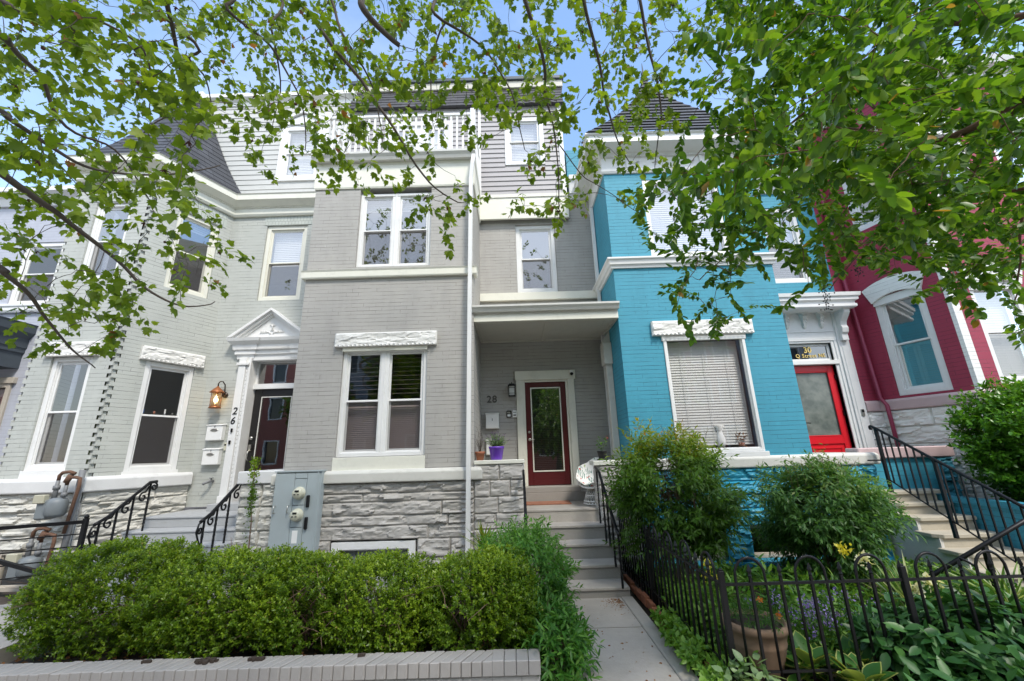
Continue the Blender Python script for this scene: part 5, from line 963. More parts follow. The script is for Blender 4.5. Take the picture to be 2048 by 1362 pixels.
mb = MB(); mb.tube([(-5.10, 8.07, 2.1), (-5.10, 8.03, 2.1)], .032, 12); mb.build('deadbolt', 'steel', D); mb = MB(); mb.box(-5.12, -5.075, 8.03, 8.08, 1.86, 1.98); mb.tube([(-5.098, 8.03, 1.88), (-5.098, 7.99, 1.84), (-5.098, 7.99, 1.72), (-5.098, 8.05, 1.67)], .012, 6); mb.build('handle', 'steel', D)
# steps and cheek of 26
t = thing('front_steps', (-5, 6.5, 0), 'pale blue grey steps below the black door, half hidden by the hedge', 'steps', 'front steps')
mb = MB(); zz = -.1
for z, y in ((.22, 5.75), (.38, 6.05), (.54, 6.35), (.70, 6.62), (.86, 6.95)):
    mb.box(-6.05 if z < .6 else -5.95, -4.2, y + .015, 8.05, zz, z - .03); mb.box(-6.07 if z < .6 else -5.97, -4.2, y, 8.04, z - .03, z); zz = z
mb.box(-5.4, -4.2, 7.55, 8.1, .86, .97)
mb.build('flight', M.setdefault('bluestep', stone('pale blue grey painted concrete', (.36, .37, .375), var=.1, joint=.7)), t, bevel=.006)
t = thing('stoop_wall', (-3.9, 6.6, 0), 'off white rock cheek wall with white coping beside the electric meter cabinet', 'wall')
mb = MB(); fc = Fr((-4.22, 6.6), (-3.6, 6.6)); masonry(mb, fc, 0, fc.L, 0, 1.34, [1, 1, 1, 1], (.3, .45), 31, amp=.05); mb.box(-4.21, -3.61, 6.62, 7.9, 0, 1.34)
masonry(mb, Fr((-4.22, 7.6), (-4.22, 6.6)), 0, 1., 0, 1.34, [1, 1, 1, 1], (.3, .5), 32, amp=.03); mb.build('wall', 's26', t, recalc=False)
mb = MB(); mb.box(-4.26, -3.6, 6.52, 7.9, 1.34, 1.525); mb.build('coping', 'cap26', t, bevel=.012)

def rail26(x, label):
    """scrolled stair rail descending towards the street (plane x)"""
    top = (x, 6.68, 1.40); low = (x, 5.98, .93)
    posts = [(x, 6.70, .64, 1.38), (x, 6.45, .5, 1.24), (x, 6.22, .42, 1.08), (x, 5.99, .36, .93)]
    sc = []
    for p in posts[:3]:
        zt = p[3] - .03; sc.append([(x, p[1] - .02, zt)] + scroll((x, p[1] - .10, zt - .16), .075, 1.15, 0, 1, 1.2, 1))
    sc.append(scroll((x, 6.77, 1.33), .06, 1.3, 0, 1, 1.6, -1)); sc.append([(x, 5.99, .92), (x, 5.90, .88), (x, 5.87, .78), (x, 5.93, .66), (x, 5.97, .6)]); sc.append(scroll((x, 5.93, .80), .05, 1.2, 0, 1, 2.8, 1)); sc.append(scroll((x, 5.93, .58), .04, 1.2, 0, 1, 0, 1))
    return handrail('handrail', label, [(x, 6.80, 1.405), top, (x, 6.1, .985), low, (x, 5.92, .905)], posts, .021, sc, group='scrolled iron stair rails')
rail26(-4.28, 'scrolled black stair rail nearer the electric meter cabinet')
rail26(-5.72, 'scrolled black stair rail nearer the gas meter')

# ================================================================== HOUSE 30
H = thing('row_house', (4.2, 8, 0), 'bright teal brick row house with slate turret and red door', 'house', 'painted brick row houses'); H30 = H
a30, b30 = (1.815, 6.65), (4.62, 6.65); F = Fr(a30, b30); sx = lambda x: x - 1.815
mb = MB(); w1 = (sx(2.52), sx(3.89), 1.60, 3.50); w2 = (sx(2.52), sx(3.93), 4.99, 6.58)
wall(mb, F, 0, F.L, 1.5, 6.78, [w1, w2], .1)
wall(mb, Fr((1.815, 8), a30), 0, 1.35, .8, 6.78); wall(mb, Fr(b30, (4.62, 8)), 0, 1.35, .8, 6.78)
fb = Fr((4.62, 8), (6.74, 8)); dx = (5.44 - 4.62, 6.38 - 4.62)
wr = (5.40 - 4.62, 6.33 - 4.62, 4.96, 6.75)
wall(mb, fb, 0, fb.L, .9, 7.4, [(dx[0], dx[1], .95, 3.64), wr], .14)
mb.box(1.36, 2.3, 8.02, 8.5, 7.1, 8.45); mb.box(4.4, 6.74, 8.02, 8.5, 7.4, 8.3)
mb.build('wall', 'b30', H, recalc=False)
window(H, F, *w1, rec=.0, cas=.05, single=True, blind=.97, label='large picture window with venetian blind')
window(H, F, *w2, rec=.03, cas=.07, single=True, glass='glassup', blind=1.0, label='large upper window with venetian blind')
window(H, fb, *wr, rec=.04, cas=.09, glass='glassup', blind=1.0, label='sash window above the door hood')
lintel(H, F, sx(2.35), sx(4.05), 3.51, 3.765, 41)
mb = MB(); mb.box(sx(2.50), sx(3.91), -.02, .03, 3.42, 3.51, F); mb.build('window_trim', 'white', H, bevel=.005); mb = MB(); mb.box(sx(2.48), sx(3.93), -.02, .05, 1.52, 1.60, F); mb.build('window_trim', 'white', H, bevel=.005)
mb = MB(); mb.sweep([(1.815, 8), a30, b30, (4.62, 8)], [(0, 4.77), (.035, 4.77), (.04, 4.82), (.07, 4.83), (.08, 4.9), (.11, 4.92), (.11, 4.95), (0, 4.99)]); mb.build('belt_course', 'white', H)
mb = MB(); mb.sweep([(1.815, 8), a30, b30, (4.62, 8)], [(0, 6.72), (.03, 6.72), (.05, 6.76), (.05, 6.80), (.03, 6.82), (.03, 7.05), (.06, 7.07), (.08, 7.12), (.10, 7.13), (.30, 7.17), (.33, 7.18), (.33, 7.31), (.36, 7.33), (.36, 7.36), (0, 7.38)])
dentils(mb, [(1.815, 7.9), a30, b30], .03, .075, 7.06, 7.11, .018, .018)
for x in (2.25, 2.95, 3.65, 4.25): mb.box(sx(x), sx(x) + .05, 0, .055, 6.82, 7.05, F)
for x in (2.4, 2.75, 3.15, 3.45, 3.9): mb.tube([F.p(sx(x), .04, 6.93), F.p(sx(x) + .12, .045, 6.97), F.p(sx(x) + .05, .04, 6.88)], .014, 5)
mb.build('cornice', 'white', H)
mb = MB(); mb.sweep([(1.36, 8.0), (1.82, 8.0)], [(0, 7.1), (.04, 7.1), (.05, 7.2), (.10, 7.22), (.16, 7.5), (.2, 7.52), (.2, 7.62), (0, 7.66)]); mb.build('rear_cornice', 'white', H); mb = MB()
mb.sweep([(4.7, 8.0), (6.76, 8.0)], [(0, 7.1), (.04, 7.1), (.05, 7.25), (.14, 7.3), (.2, 7.5), (.25, 7.52), (.25, 7.62), (0, 7.66)]); mb.build('rear_cornice', 'white', H)
pr = lambda h: (1 - h) ** 1.5 * .93 + .07 * (1 - h)
roofcone(H, [(1.50, 8.3), (1.50, 6.28), (4.93, 6.28), (4.93, 8.3)], (3.2, 7.5), 7.37, 10.0, pr, 17, lip=.03, name='turret_roof')
mb = MB(); mb.lathe((3.2, 7.5, 9.85), [(.09, 0), (.07, .08), (.05, .14), (.06, .2), (.02, .28), (.008, .5)], 8); mb.build('finial', 'dark24', H)
mb = MB(); mb.box(1.36, 6.74, 8.1, 12, 7.3, 7.4); mb.build('roof', 'soffit', H)
mb = MB(); mb.sweep([(1.86, 6.65), (5.52, 6.65), (5.52, 7.9)], [(0, 1.36), (.06, 1.36), (.07, 1.38), (.07, 1.50), (.04, 1.535), (-.3, 1.54), (-.3, 1.36)]); mb.build('water_table', 'cap28', H, bevel=.01)
mb = MB(); k = dict(amp=.055, base=-.01); fq = Fr((1.86, 6.65), (5.52, 6.65)); s_ = lambda x: x - 1.86
masonry(mb, fq, 0, fq.L, .54, 1.36, [.25, .2, .2, .2], (.5, 1.3), 51, **k)
masonry(mb, fq, 0, s_(2.5), 0, .54, [1, 1], (.3, .6), 52, **k); masonry(mb, fq, s_(3.08), s_(3.46), 0, .54, [1, 1], (.4, .5), 53, **k); masonry(mb, fq, s_(4.35), s_(4.8), -.1, .54, [1, 1], (.4, .5), 54, **k)
mb.quad((5.5, 6.66, 0), (5.5, 8, 0), (5.5, 8, 1.36), (5.5, 6.66, 1.36)); mb.quad((3.46, 6.9, -.1), (5.5, 6.9, -.1), (5.5, 6.9, .54), (3.46, 6.9, .54)) if False else None
mb.build('rock_base', 's30', H, recalc=False)
mb = MB(); mb.box(2.4, 5.5, 6.55, 6.9, -.1, .06); mb.build('footing', 's30', H)
window(H, fq, s_(2.5), s_(3.08), .06, .54, rec=.12, cas=.07, single=True, mat='beige', label='basement window left of the stone pier')
window(H, fq, s_(3.46), s_(4.35), .06, .54, rec=.16, cas=.05, single=True, mat='beige', label='basement window right of the stone pier')
rooms(H, 1.86, 6.7, 8.3, 11.5, [1.0, 3.95, 4.6, 6.75]); rooms(H, 2.3, 4.6, 6.95, 9, [-.1, .6], 'roomdk')
mb = MB()
for z in (1.5, 3.95, 4.6, 6.75): mb.quad((1.86, 6.8, z), (4.58, 6.8, z), (4.58, 8.3, z), (1.86, 8.3, z))
mb.build('bay_interior', 'room', H, recalc=False)
mb = MB(); mb.box(4.62, 5.5, 6.66, 8, .6, 1.3); mb.build('porch_floor', 'conc', H)
downspout(H, [(1.765, 7.72, 6.7), (1.765, 7.72, .9)], .045, 'white')
# hood, door
f8 = XF(8.0); mb = MB(); hx0, hx1 = 5.22, 6.76
mb.sweep([(hx0, 8.0), (hx0, 7.62), (hx1, 7.62), (hx1, 8.0)], [(-.1, 4.26), (0, 4.26), (.02, 4.28), (.02, 4.33), (.0, 4.34), (.0, 4.38), (.05, 4.41), (.05, 4.46), (.08, 4.48), (.09, 4.55), (-.3, 4.6), (-.3, 4.26)])
mb.box(hx0, hx1, 0, .36, 4.27, 4.3, f8); mb.build('door_hood', 'white', H)
mb = MB()
mb.box(5.3, 6.72, -.02, .03, 3.72, 4.28, f8); mb.box(5.3, 6.6, .03, .045, 3.86, 3.875, f8)
mb.box(6.50, 6.72, -.02, .06, .95, 4.28, f8); mb.box(6.44, 6.5, -.02, .035, .95, 3.74, f8); mb.box(6.38, 6.44, -.14, .02, .95, 3.70, f8)
mb.box(5.44, 6.38, -.14, .02, 3.64, 3.70, f8); mb.box(5.4, 6.5, -.02, .04, 3.68, 3.74, f8); mb.box(6.55, 6.67, .06, .07, 1.2, 3.55, f8)
mb.box(5.36, 6.44, -.1, .05, 3.2, 3.28, f8); mb.box(5.2, 5.44, -.14, .04, .95, 4.28, f8); mb.build('door_surround', 'white', H, bevel=.004)
def consoleb(par, x, w, ztop, h, dep, mat='white'):
    prof = [(0, ztop), (dep, ztop), (dep * .98, ztop - h * .12), (dep * .75, ztop - h * .25), (dep * .5, ztop - h * .38), (dep * .42, ztop - h * .5), (dep * .52, ztop - h * .6), (dep * .45, ztop - h * .74), (dep * .3, ztop - h * .8), (dep * .32, ztop - h), (0, ztop - h)]
    mb = MB(); P = [Vector((x, 8 - .05 - d, z)) for d, z in prof] + [Vector((x + w, 8 - .05 - d, z)) for d, z in prof]; n = len(prof)
    mb.add(P, [tuple(range(n)), tuple(range(n, 2 * n))[::-1]] + [(i, (i + 1) % n, n + (i + 1) % n, n + i) for i in range(n)])
    for k in (0, 1): mb.tube(scroll((x + (0 if k == 0 else w), 8 - .05 - dep * .62, ztop - h * .14), dep * .22, 1.3, 0, 1, 0), .008, 5); mb.tube(scroll((x + (0 if k == 0 else w), 8 - .05 - dep * .34, ztop - h * .64), dep * .14, 1.2, 0, 1, 2), .007, 5)
    return mb.build('hood_bracket', mat, par)
consoleb(H, 6.55, .12, 4.26, .60, .27)
for x in (5.50, 5.85, 6.2):
    mb = MB(); P = [(.11, 4.24, .09), (.10, 4.16, .085), (.07, 4.09, .05), (.085, 4.02, .055), (.05, 3.96, .035), (.02, 3.93, .01)]
    for i in range(len(P) - 1):
        (w0, z0, d0), (w1_, z1, d1) = P[i], P[i + 1]; c = x + .06
        mb.add([f8.p(c - w0 / 2, .03, z0), f8.p(c + w0 / 2, .03, z0), f8.p(c + w0 / 2 * .7, .03 + d0, z0), f8.p(c - w0 / 2 * .7, .03 + d0, z0), f8.p(c - w1_ / 2, .03, z1), f8.p(c + w1_ / 2, .03, z1), f8.p(c + w1_ / 2 * .7, .03 + d1, z1), f8.p(c - w1_ / 2 * .7, .03 + d1, z1)],
               [(0, 3, 2, 1), (4, 5, 6, 7), (3, 7, 6, 2), (0, 4, 7, 3), (1, 2, 6, 5)])
    mb.box(x - .02, x + .14, .03, .13, 4.24, 4.27, f8)
    for j in range(5):
        for sg in (-1, 1): mb.tube([f8.p(x + .06 + sg * .01, .12 - j * .015, 4.2 - j * .05), f8.p(x + .06 + sg * (.055 - j * .006), .10 - j * .014, 4.16 - j * .05)], .012, 5)
    mb.build('hood_bracket', 'lintel', H)
mb = MB(); fill(mb, f8, 5.44, 6.38, 3.28, 3.64, .05, -.09, -.05); tr_ = mb.build('transom', 'white', H)
mb = MB(); mb.quad((5.49, 8.07, 3.32), (6.33, 8.07, 3.32), (6.33, 8.07, 3.60), (5.49, 8.07, 3.60)); mb.build('pane', M.setdefault('glassdk', glassmat('transom glass', (.08, .08, .09), 1.4)), tr_, recalc=False)
text('house_number', '30', .17, .001, 'gold', lambda u, v, w: (5.94 + u * .95, 8.06 - w, 3.512 + v), tr_, .0035)
text('street_name', 'Q Street NE', .105, .001, 'gold', lambda u, v, w: (5.98 + u, 8.06 - w, 3.395 + v), tr_, .0012, 1.12)
mb = MB(); X0, X1 = 5.45, 6.37
fill(mb, f8, X0, X1, 1.0, 3.19, .12, -.11, -.06); mb.box(X0 + .12, X1 - .12, -.11, -.06, 1.68, 1.82, f8); mb.box(X0 + .12, X1 - .12, -.10, -.08, 1.12, 1.68, f8); fill(mb, f8, X0 + .17, X1 - .17, 1.17, 1.62, .03, -.08, -.068)
fill(mb, f8, X0 + .12, X1 - .12, 1.82, 3.07, .02, -.075, -.055); D = mb.build('door', 'red', H, bevel=.004)
mb = MB(); mb.quad((X0 + .13, 8.09, 1.83), (X1 - .13, 8.09, 1.83), (X1 - .13, 8.09, 3.06), (X0 + .13, 8.09, 3.06)); mb.build('pane', 'frost', D, recalc=False)
mb = MB(); mb.box(X0 + .02, X0 + .07, 7.99, 8.07, 1.98, 2.14); mb.tube([(X0 + .045, 8.0, 2.08), (X0 + .045, 7.96, 2.08), (X0 + .17, 7.96, 2.07)], .01, 6); mb.build('handle', 'iron', D)
for z in (1.35, 2.25, 2.95): mb = MB(); mb.box(X1 - .02, X1 + .02, 8.03, 8.065, z - .05, z + .05); mb.build('hinge', 'iron', D)

# stairs of 30
t = thing('front_steps', (5.9, 6, 0), 'stucco sided stair with tan stone treads and chamfered nosings below the red door', 'steps', 'front steps')
S30 = [(.15, 5.36), (.32, 5.62), (.485, 5.92), (.655, 6.19), (.81, 6.46), (.96, 6.62)]
mb = MB(); zz = -.1
for i, (z, y) in enumerate(S30):
    y1 = 6.9; mb.box(5.60, 6.34, y + .03, y1 - .002 * i, zz, z - .05) if False else None
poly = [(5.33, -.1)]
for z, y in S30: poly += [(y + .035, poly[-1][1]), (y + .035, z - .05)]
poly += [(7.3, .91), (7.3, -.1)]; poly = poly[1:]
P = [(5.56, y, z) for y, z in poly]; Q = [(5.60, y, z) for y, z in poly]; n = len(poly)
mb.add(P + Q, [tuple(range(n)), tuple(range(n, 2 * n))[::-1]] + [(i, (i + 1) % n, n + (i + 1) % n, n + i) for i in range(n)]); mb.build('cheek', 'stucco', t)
mb = MB()
for i, (z, y) in enumerate(S30):
    mb.box(5.60, 6.4 - .01 * i, y + .035, 7.3 if i == 5 else S30[i + 1][1] + .2, (S30[i - 1][0] - .01 if i else -.1), z - .05)
mb.build('riser', 'tread', t)
for i, (z, y) in enumerate(S30):
    y1 = 8.0 if i == 5 else S30[i + 1][1] + .05; xr = 6.5 if i == 5 else 6.38
    mb = MB(); c = .09; pl = [(5.51, y + c), (5.51 + c, y), (xr, y), (xr, y1), (5.51, y1)]
    mb.add([(a, b, z - .05) for a, b in pl] + [(a, b, z) for a, b in pl], [(4, 3, 2, 1, 0), (5, 6, 7, 8, 9)] + [(j, (j + 1) % 5, 5 + (j + 1) % 5, 5 + j) for j in range(5)]); mb.build('tread', 'tread', t, bevel=.006)
t = thing('parapet_wall', (6.4, 6.9, 0), 'low teal brick wall with mauve coping behind the stair landing', 'wall')
mb = MB(); fr_ = Fr((5.53, 6.92), (7.0, 6.92)); wall(mb, fr_, 0, 1.2, .5, 1.43); masonry(mb, fr_, 1.2, 1.47, .3, 1.43, [1, 1, 1], (.3, .4), 61, amp=.04)
masonry(mb, Fr((6.98, 6.92), (6.98, 7.6)), 0, .68, .3, 1.43, [1, 1, 1], (.3, .4), 62, amp=.04); mb.build('wall', 'b30', t, recalc=False)
mb = MB(); mb.box(5.5, 7.04, 6.86, 7.14, 1.43, 1.60); mb.build('coping', 'cap32', t, bevel=.015)
t = thing('planter_wall', (8, 5.4, 0), 'low teal brick planter wall right of the stone stairs', 'garden wall')
mb = MB(); wall(mb, Fr((6.42, 6.9), (6.42, 5.4)), 0, 1.5, -.1, .80); wall(mb, Fr((6.42, 5.4), (12, 5.4)), 0, 5.6, -.1, .80); mb.box(6.39, 12, 5.37, 5.53, .80, .88); mb.box(6.39, 6.55, 5.53, 6.86, .80, .88)
mb.build('wall', 'b30', t, recalc=False)
mb = MB(); mb.box(6.5, 12, 5.5, 6.56, .5, .80); mb.build('planting_soil', 'soil', t)

t = thing('stair_railing', (5.6, 6, 0), 'straight black picket railing running down the tan stone stairs', 'railing')
px = 5.56; T0 = (px, 6.56, 1.93); T1 = (px, 4.3, .62)
sl = (T0[2] - T1[2]) / (T0[1] - T1[1]); zt = lambda y: T0[2] - (T0[1] - y) * sl; zb = lambda y: 1.16 - (6.52 - y) * .585
mb = MB(); mb.tube(scroll((px, 6.58, 1.90), .035, .8, 0, 1, 2.6, -1)[::-1] + [(px, 6.5, zt(6.5)), (px, 5, zt(5)), T1], .019, 6); mb.build('handrail', 'iron', t)
mb = MB(); mb.tube([(px, 6.5, zb(6.5)), (px, 4.35, zb(4.35))], .010, 4); mb.build('bottom_rail', 'iron', t)
for y, z0 in ((6.50, .96), (5.72, .48), (4.5, -.1)): mb = MB(); mb.box(px - .019, px + .019, y - .019, y + .019, z0, zt(y)); mb.build('post', 'iron', t)
mb = MB(); mb.tube([(px, 6.51, 1.42), (px - .2, 6.55, 1.42)], .01, 5); mb.build('wall_bracket', 'iron', t)
y = 6.41
while y > 4.45:
    if abs(y - 5.72) > .05: mb = MB(); mb.box(px - .008, px + .008, y - .008, y + .008, zb(y), zt(y)); mb.build('baluster', 'iron', t)
    y -= .108
handrail('handrail', 'thick black handrail sloping down behind the garden fence, with a round knob', [(4.0, 4.5, .40), (5.2, 4.5, .92), (6.3, 4.5, 1.42)], [(4.62, 4.5, -.05, .66), (6.0, 4.5, -.05, 1.28)], .02, [[(4.33, 4.49, .56), (4.36, 4.45, .54), (4.40, 4.43, .50)]], twist=False)
# ================================================================== HOUSE 32
H = thing('row_house', (8, 8, 0), 'raspberry red brick row house with angled bay and white quoin strip', 'house', 'painted brick row houses'); H32 = H
qA, qB, qC = (7.05, 8.0), (7.48, 6.6), (10.4, 6.6)
f0, f1, f2 = Fr((6.74, 8), qA), Fr(qA, qB), Fr(qB, qC)
mb = MB(); c1 = (.34, 1.14, 2.50, 4.40); c2 = (.36, 1.16, 5.85, 7.55); d1 = (.37, 1.25, 2.53, 4.30); d2 = (.37, 1.25, 5.85, 7.5)
wall(mb, f0, 0, f0.L, 2.44, 8.6); wall(mb, f1, 0, f1.L - .06, 2.44, 8.6, [c1, c2], .1); wall(mb, f2, .13, f2.L, 2.44, 8.6, [d1, d2, (1.75, 2.6, 2.53, 4.3), (1.75, 2.6, 5.85, 7.5)], .1)
mb.build('wall', 'b32', H, recalc=False)
mb = MB(); wall(mb, f1, f1.L - .06, f1.L, 2.44, 8.6); wall(mb, f2, 0, .13, 2.44, 8.6); mb.build('quoin_strip', 'bquoin', H, recalc=False)
window(H, f1, *c1, rec=.05, cas=.10, mat='white', glass='glassup', screen=False, mid=.5, label='shuttered sash window in the angled side')
mb = MB()
for p, q_ in ((c1[0] + .13, .74), (.745, c1[1] - .13)):
    fill(mb, f1, p, q_, 2.64, 3.42, .05, -.16, -.135)
    for i in range(19): z = 2.70 + i * .036; mb.quad(f1.p(p + .05, -.14, z), f1.p(q_ - .05, -.14, z), f1.p(q_ - .05, -.16, z + .032), f1.p(p + .05, -.16, z + .032))
mb.build('shutter', 'shutter', H, recalc=False)
window(H, f1, *c2, rec=.05, cas=.10, mat='white', glass='glassup', blind=1., bmat='curtain', screen=False, label='upper sash window in the angled side')
window(H, f2, *d1, rec=.05, cas=.1, mat='white', glass='glassup', blind=1., bmat='curtain', screen=True, label='sash window in the pink front'); window(H, f2, *d2, rec=.05, cas=.1, mat='white', glass='glassup', screen=False, label='upper sash window in the pink front')
window(H, f2, 1.75, 2.6, 2.53, 4.3, rec=.05, cas=.1, glass='glassup', screen=False, label='far right sash window'); window(H, f2, 1.75, 2.6, 5.85, 7.5, rec=.05, cas=.1, glass='glassup', screen=False, label='far right upper sash window')
def arch(par, fr, a, b, z, mat='bquoin'):
    mb = MB(); n = 14; c = (a + b) / 2; w_ = (b - a) / 2; inn = []; out = []
    for i in range(n + 1):
        u = -1 + 2 * i / n; inn.append((c + u * w_, z - .10 + .11 * (1 - u * u))); out.append((c + u * (w_ + .11), z + .20 + .12 * (1 - u * u)))
    P = []; 
    for d in (-.02, .045): P += [fr.p(s, d, zz) for s, zz in inn] + [fr.p(s, d, zz) for s, zz in out]
    m_ = n + 1; fs = []
    for i in range(n): fs += [(2 * m_ + i, 2 * m_ + i + 1, 3 * m_ + i + 1, 3 * m_ + i), (i, 2 * m_ + i, 2 * m_ + i + 1, i + 1) if False else (i, i + 1, 2 * m_ + i + 1, 2 * m_ + i), (m_ + i, 3 * m_ + i, 3 * m_ + i + 1, m_ + i + 1)]
    fs += [(0, 2 * m_, 3 * m_, m_), (n, m_ + n, 3 * m_ + n, 2 * m_ + n)]
    mb.add(P, fs); mb.build('window_arch', mat, par)
    mb = MB(); mb.prism(inn + [(c + w_, z - .16), (c - w_, z - .16)], -.09, .0, fr); mb.build('head_trim', 'white', par)
arch(H, f1, .34, 1.14, 4.42); arch(H, f1, .36, 1.16, 7.57); arch(H, f2, .37, 1.25, 4.32); arch(H, f2, .37, 1.25, 7.52); arch(H, f2, 1.75, 2.6, 4.32); arch(H, f2, 1.75, 2.6, 7.52)
mb = MB(); pth = [(6.74, 8.0), qA, qB, qC]; mb.sweep(pth, [(0, 2.25), (.05, 2.25), (.06, 2.27), (.06, 2.42), (.03, 2.455), (0, 2.46)]); mb.build('water_table', 'cap32', H, bevel=.008)
mb = MB(); k = dict(amp=.04); cs = [.25, .28, .28, .28, .25, .25, .25]
masonry(mb, f0, 0, f0.L, 0, 2.25, cs, (.3, .5), 71, **k); masonry(mb, f1, 0, f1.L, 0, 2.25, cs, (.5, 1.2), 72, **k); masonry(mb, f2, 0, f2.L, 0, 2.25, cs, (.5, 1.2), 73, cell=.05, amp=.04)
mb.build('rock_base', 's32', H, recalc=False)
mb = MB(); mb.sweep(pth, [(0, 8.5), (.06, 8.5), (.08, 8.7), (.25, 8.8), (.3, 8.95), (0, 9.0)]); mb.build('cornice', 'white', H)
downspout(H, [(6.90, 7.93, 8.4), (6.93, 7.93, 4.9), (7.0, 7.9, 2.5), (7.02, 7.82, 2.35), (7.02, 7.82, .9)], .035, 'b32r' if 'b32r' in M else M.setdefault('b32r', paint('raspberry gutter paint', (.26, .03, .07), .4)), rect=False)
rooms(H, 6.8, 10.3, 8.2, 11.5, [1.6, 4.9, 5.4, 8.5])
mb = MB()
for z in (2.4, 4.9, 5.4, 8.5): mb.add([(7.2, 8.2, z), (7.6, 6.8, z), (10.3, 6.8, z), (10.3, 8.2, z)], [(0, 1, 2, 3)])
mb.build('bay_interior', 'room', H, recalc=False)
mb = MB(); mb.box(6.74, 10.4, 8.05, 12, 8.5, 8.9); mb.build('roof', 'soffit', H)

# ================================================================== HOUSE 24
H = thing('row_house', (-10.5, 8, 0), 'lavender house at the far left with a slate grey porch', 'house'); H24 = H
f4 = Fr((-13.5, 8.0), (-8.72, 8.0)); s4 = lambda x: x + 13.5
mb = MB(); ww = (s4(-10.65), s4(-9.75), 4.97, 6.45); dd4 = (s4(-10.95), s4(-10.0), .9, 3.3)
wall(mb, f4, 0, f4.L, .3, 7.5, [ww, dd4, (s4(-12.6), s4(-11.7), 4.97, 6.45)], .1); mb.build('wall', 'b24', H, recalc=False)
window(H, f4, *ww, rec=.04, cas=.09, label='upper sash window beside the green grey house'); window(H, f4, s4(-12.6), s4(-11.7), 4.97, 6.45, rec=.04, cas=.09)
mb = MB(); mb.sweep([(-13.5, 8.0), (-8.8, 8.0)], [(0, 4.8), (.06, 4.8), (.08, 4.84), (.08, 4.9), (.1, 4.93), (.1, 4.98), (0, 4.99)]); mb.sweep([(-13.5, 8.0), (-8.75, 8.0)], [(0, 7.35), (.05, 7.35), (.1, 7.5), (.25, 7.6), (.25, 7.7), (0, 7.75)]); mb.build('sill_band', 'white', H)
mb = MB(); fp4 = [(-13.5, 6.9), (-9.98, 6.9), (-9.98, 8.0)]
mb.sweep(fp4, [(-.6, 3.6), (0, 3.6), (0, 3.9), (.03, 3.92), (.03, 4.0), (.05, 4.02), (.05, 4.2), (.12, 4.3), (.14, 4.32), (.14, 4.46), (.16, 4.5), (-.6, 4.52)]); mb.box(-13.5, -10.0, 6.92, 8, 3.62, 4.5); mb.build('porch_roof', 'dark24', H)
mb = MB(); mb.box(-10.2, -10.02, 6.95, 7.13, .3, 3.6); mb.box(-13.5, -13.3, 6.95, 7.13, .3, 3.6); mb.build('porch_column', 'beige', H, bevel=.01)
mb = MB(); fill(mb, XF(8.0), -10.95, -10.0, .9, 3.3, .08, -.08, .04); mb.box(-11.02, -9.93, -.0, .07, 3.3, 3.42, XF(8.0)); mb.build('door_casing', 'beige', H, bevel=.004)
mb = MB(); mb.box(-10.87, -10.08, -.09, -.04, .98, 3.2, XF(8.0)); fill(mb, XF(8.0), -10.75, -10.2, 1.9, 3.05, .03, -.04, -.02); fill(mb, XF(8.0), -10.75, -10.2, 1.1, 1.75, .03, -.04, -.02); mb.build('door', M.setdefault('mauvedoor', paint('mauve brown door paint', (.16, .10, .10), .4)), H)
rooms(H, -13.4, -8.8, 8.3, 11, [1.0, 3.9, 4.5, 7.3]); mb = MB(); mb.box(-13.5, -8.75, 8.05, 11.5, 7.4, 7.6); mb.build('roof', 'soffit', H)

# ------------------------------------------------------------------ fixtures on the walls
t = thing('wall_lantern', (-5.68, 7.9, 2.7), 'copper wall lantern with glowing bulb on the green grey brick', 'wall lamp')
c = (-5.68, 7.74); mb = MB(); mb.lathe((c[0], c[1], 2.955), [(.125, 0), (.12, .012), (.05, .085), (.03, .10), (.012, .125)], 14); mb.lathe((c[0], c[1], 2.66), [(.10, 0), (.10, .02), (.085, .035)], 14)
for i in range(4):
    a = math.pi / 4 + i * math.pi / 2; mb.tube([(c[0] + .083 * math.cos(a), c[1] + .083 * math.sin(a), 2.69), (c[0] + .083 * math.cos(a), c[1] + .083 * math.sin(a), 2.96)], .006, 5)
mb.build('cage', 'brass', t)
mb = MB(); mb.tube([(c[0], c[1], 3.07), (c[0], c[1] - .0, 3.13), (c[0] + .01, c[1] + .02, 3.17), (c[0] + .04, c[1] + .06, 3.175), (c[0] + .06, c[1] + .10, 3.12), (c[0] + .06, c[1] + .13, 2.95)], .012, 8); mb.tube([(c[0] + .06, 7.89, 2.93), (c[0] + .06, 7.87, 2.93)], .055, 14); mb.build('arm', M.setdefault('bronze', paint('dark bronze', (.05, .035, .025), .4, metal=.5)), t)
mb = MB(); mb.lathe((c[0], c[1], 2.695), [(.074, 0), (.076, .13), (.072, .255)], 16); mb.build('lamp_glass', M.setdefault('seeded', glassmat('amber seeded glass', (1, .82, .6), .8)), t, recalc=False)
mb = MB(); mb.lathe((c[0], c[1], 2.76), [(.012, 0), (.03, .03), (.036, .065), (.02, .10), (.012, .12)], 12); mb.build('bulb', 'bulb', t)
t = thing('wall_lantern', (-.045, 7.9, 2.85), 'black cage wall lantern left of the maroon door', 'wall lamp')
c = (-.045, 7.86); mb = MB(); mb.box(c[0] - .075, c[0] + .075, c[1] - .075, c[1] + .075, 2.925, 2.955); mb.box(c[0] - .05, c[0] + .05, c[1] - .05, c[1] + .05, 2.955, 2.975); mb.box(c[0] - .065, c[0] + .065, c[1] - .065, c[1] + .065, 2.735, 2.752); mb.tube([(c[0], c[1], 2.97), (c[0], c[1], 3.01)], .008, 6)
for a in (-1, 1):
    for b in (-1, 1): mb.box(c[0] + a * .058 - .005, c[0] + a * .058 + .005, c[1] + b * .058 - .005, c[1] + b * .058 + .005, 2.75, 2.93)
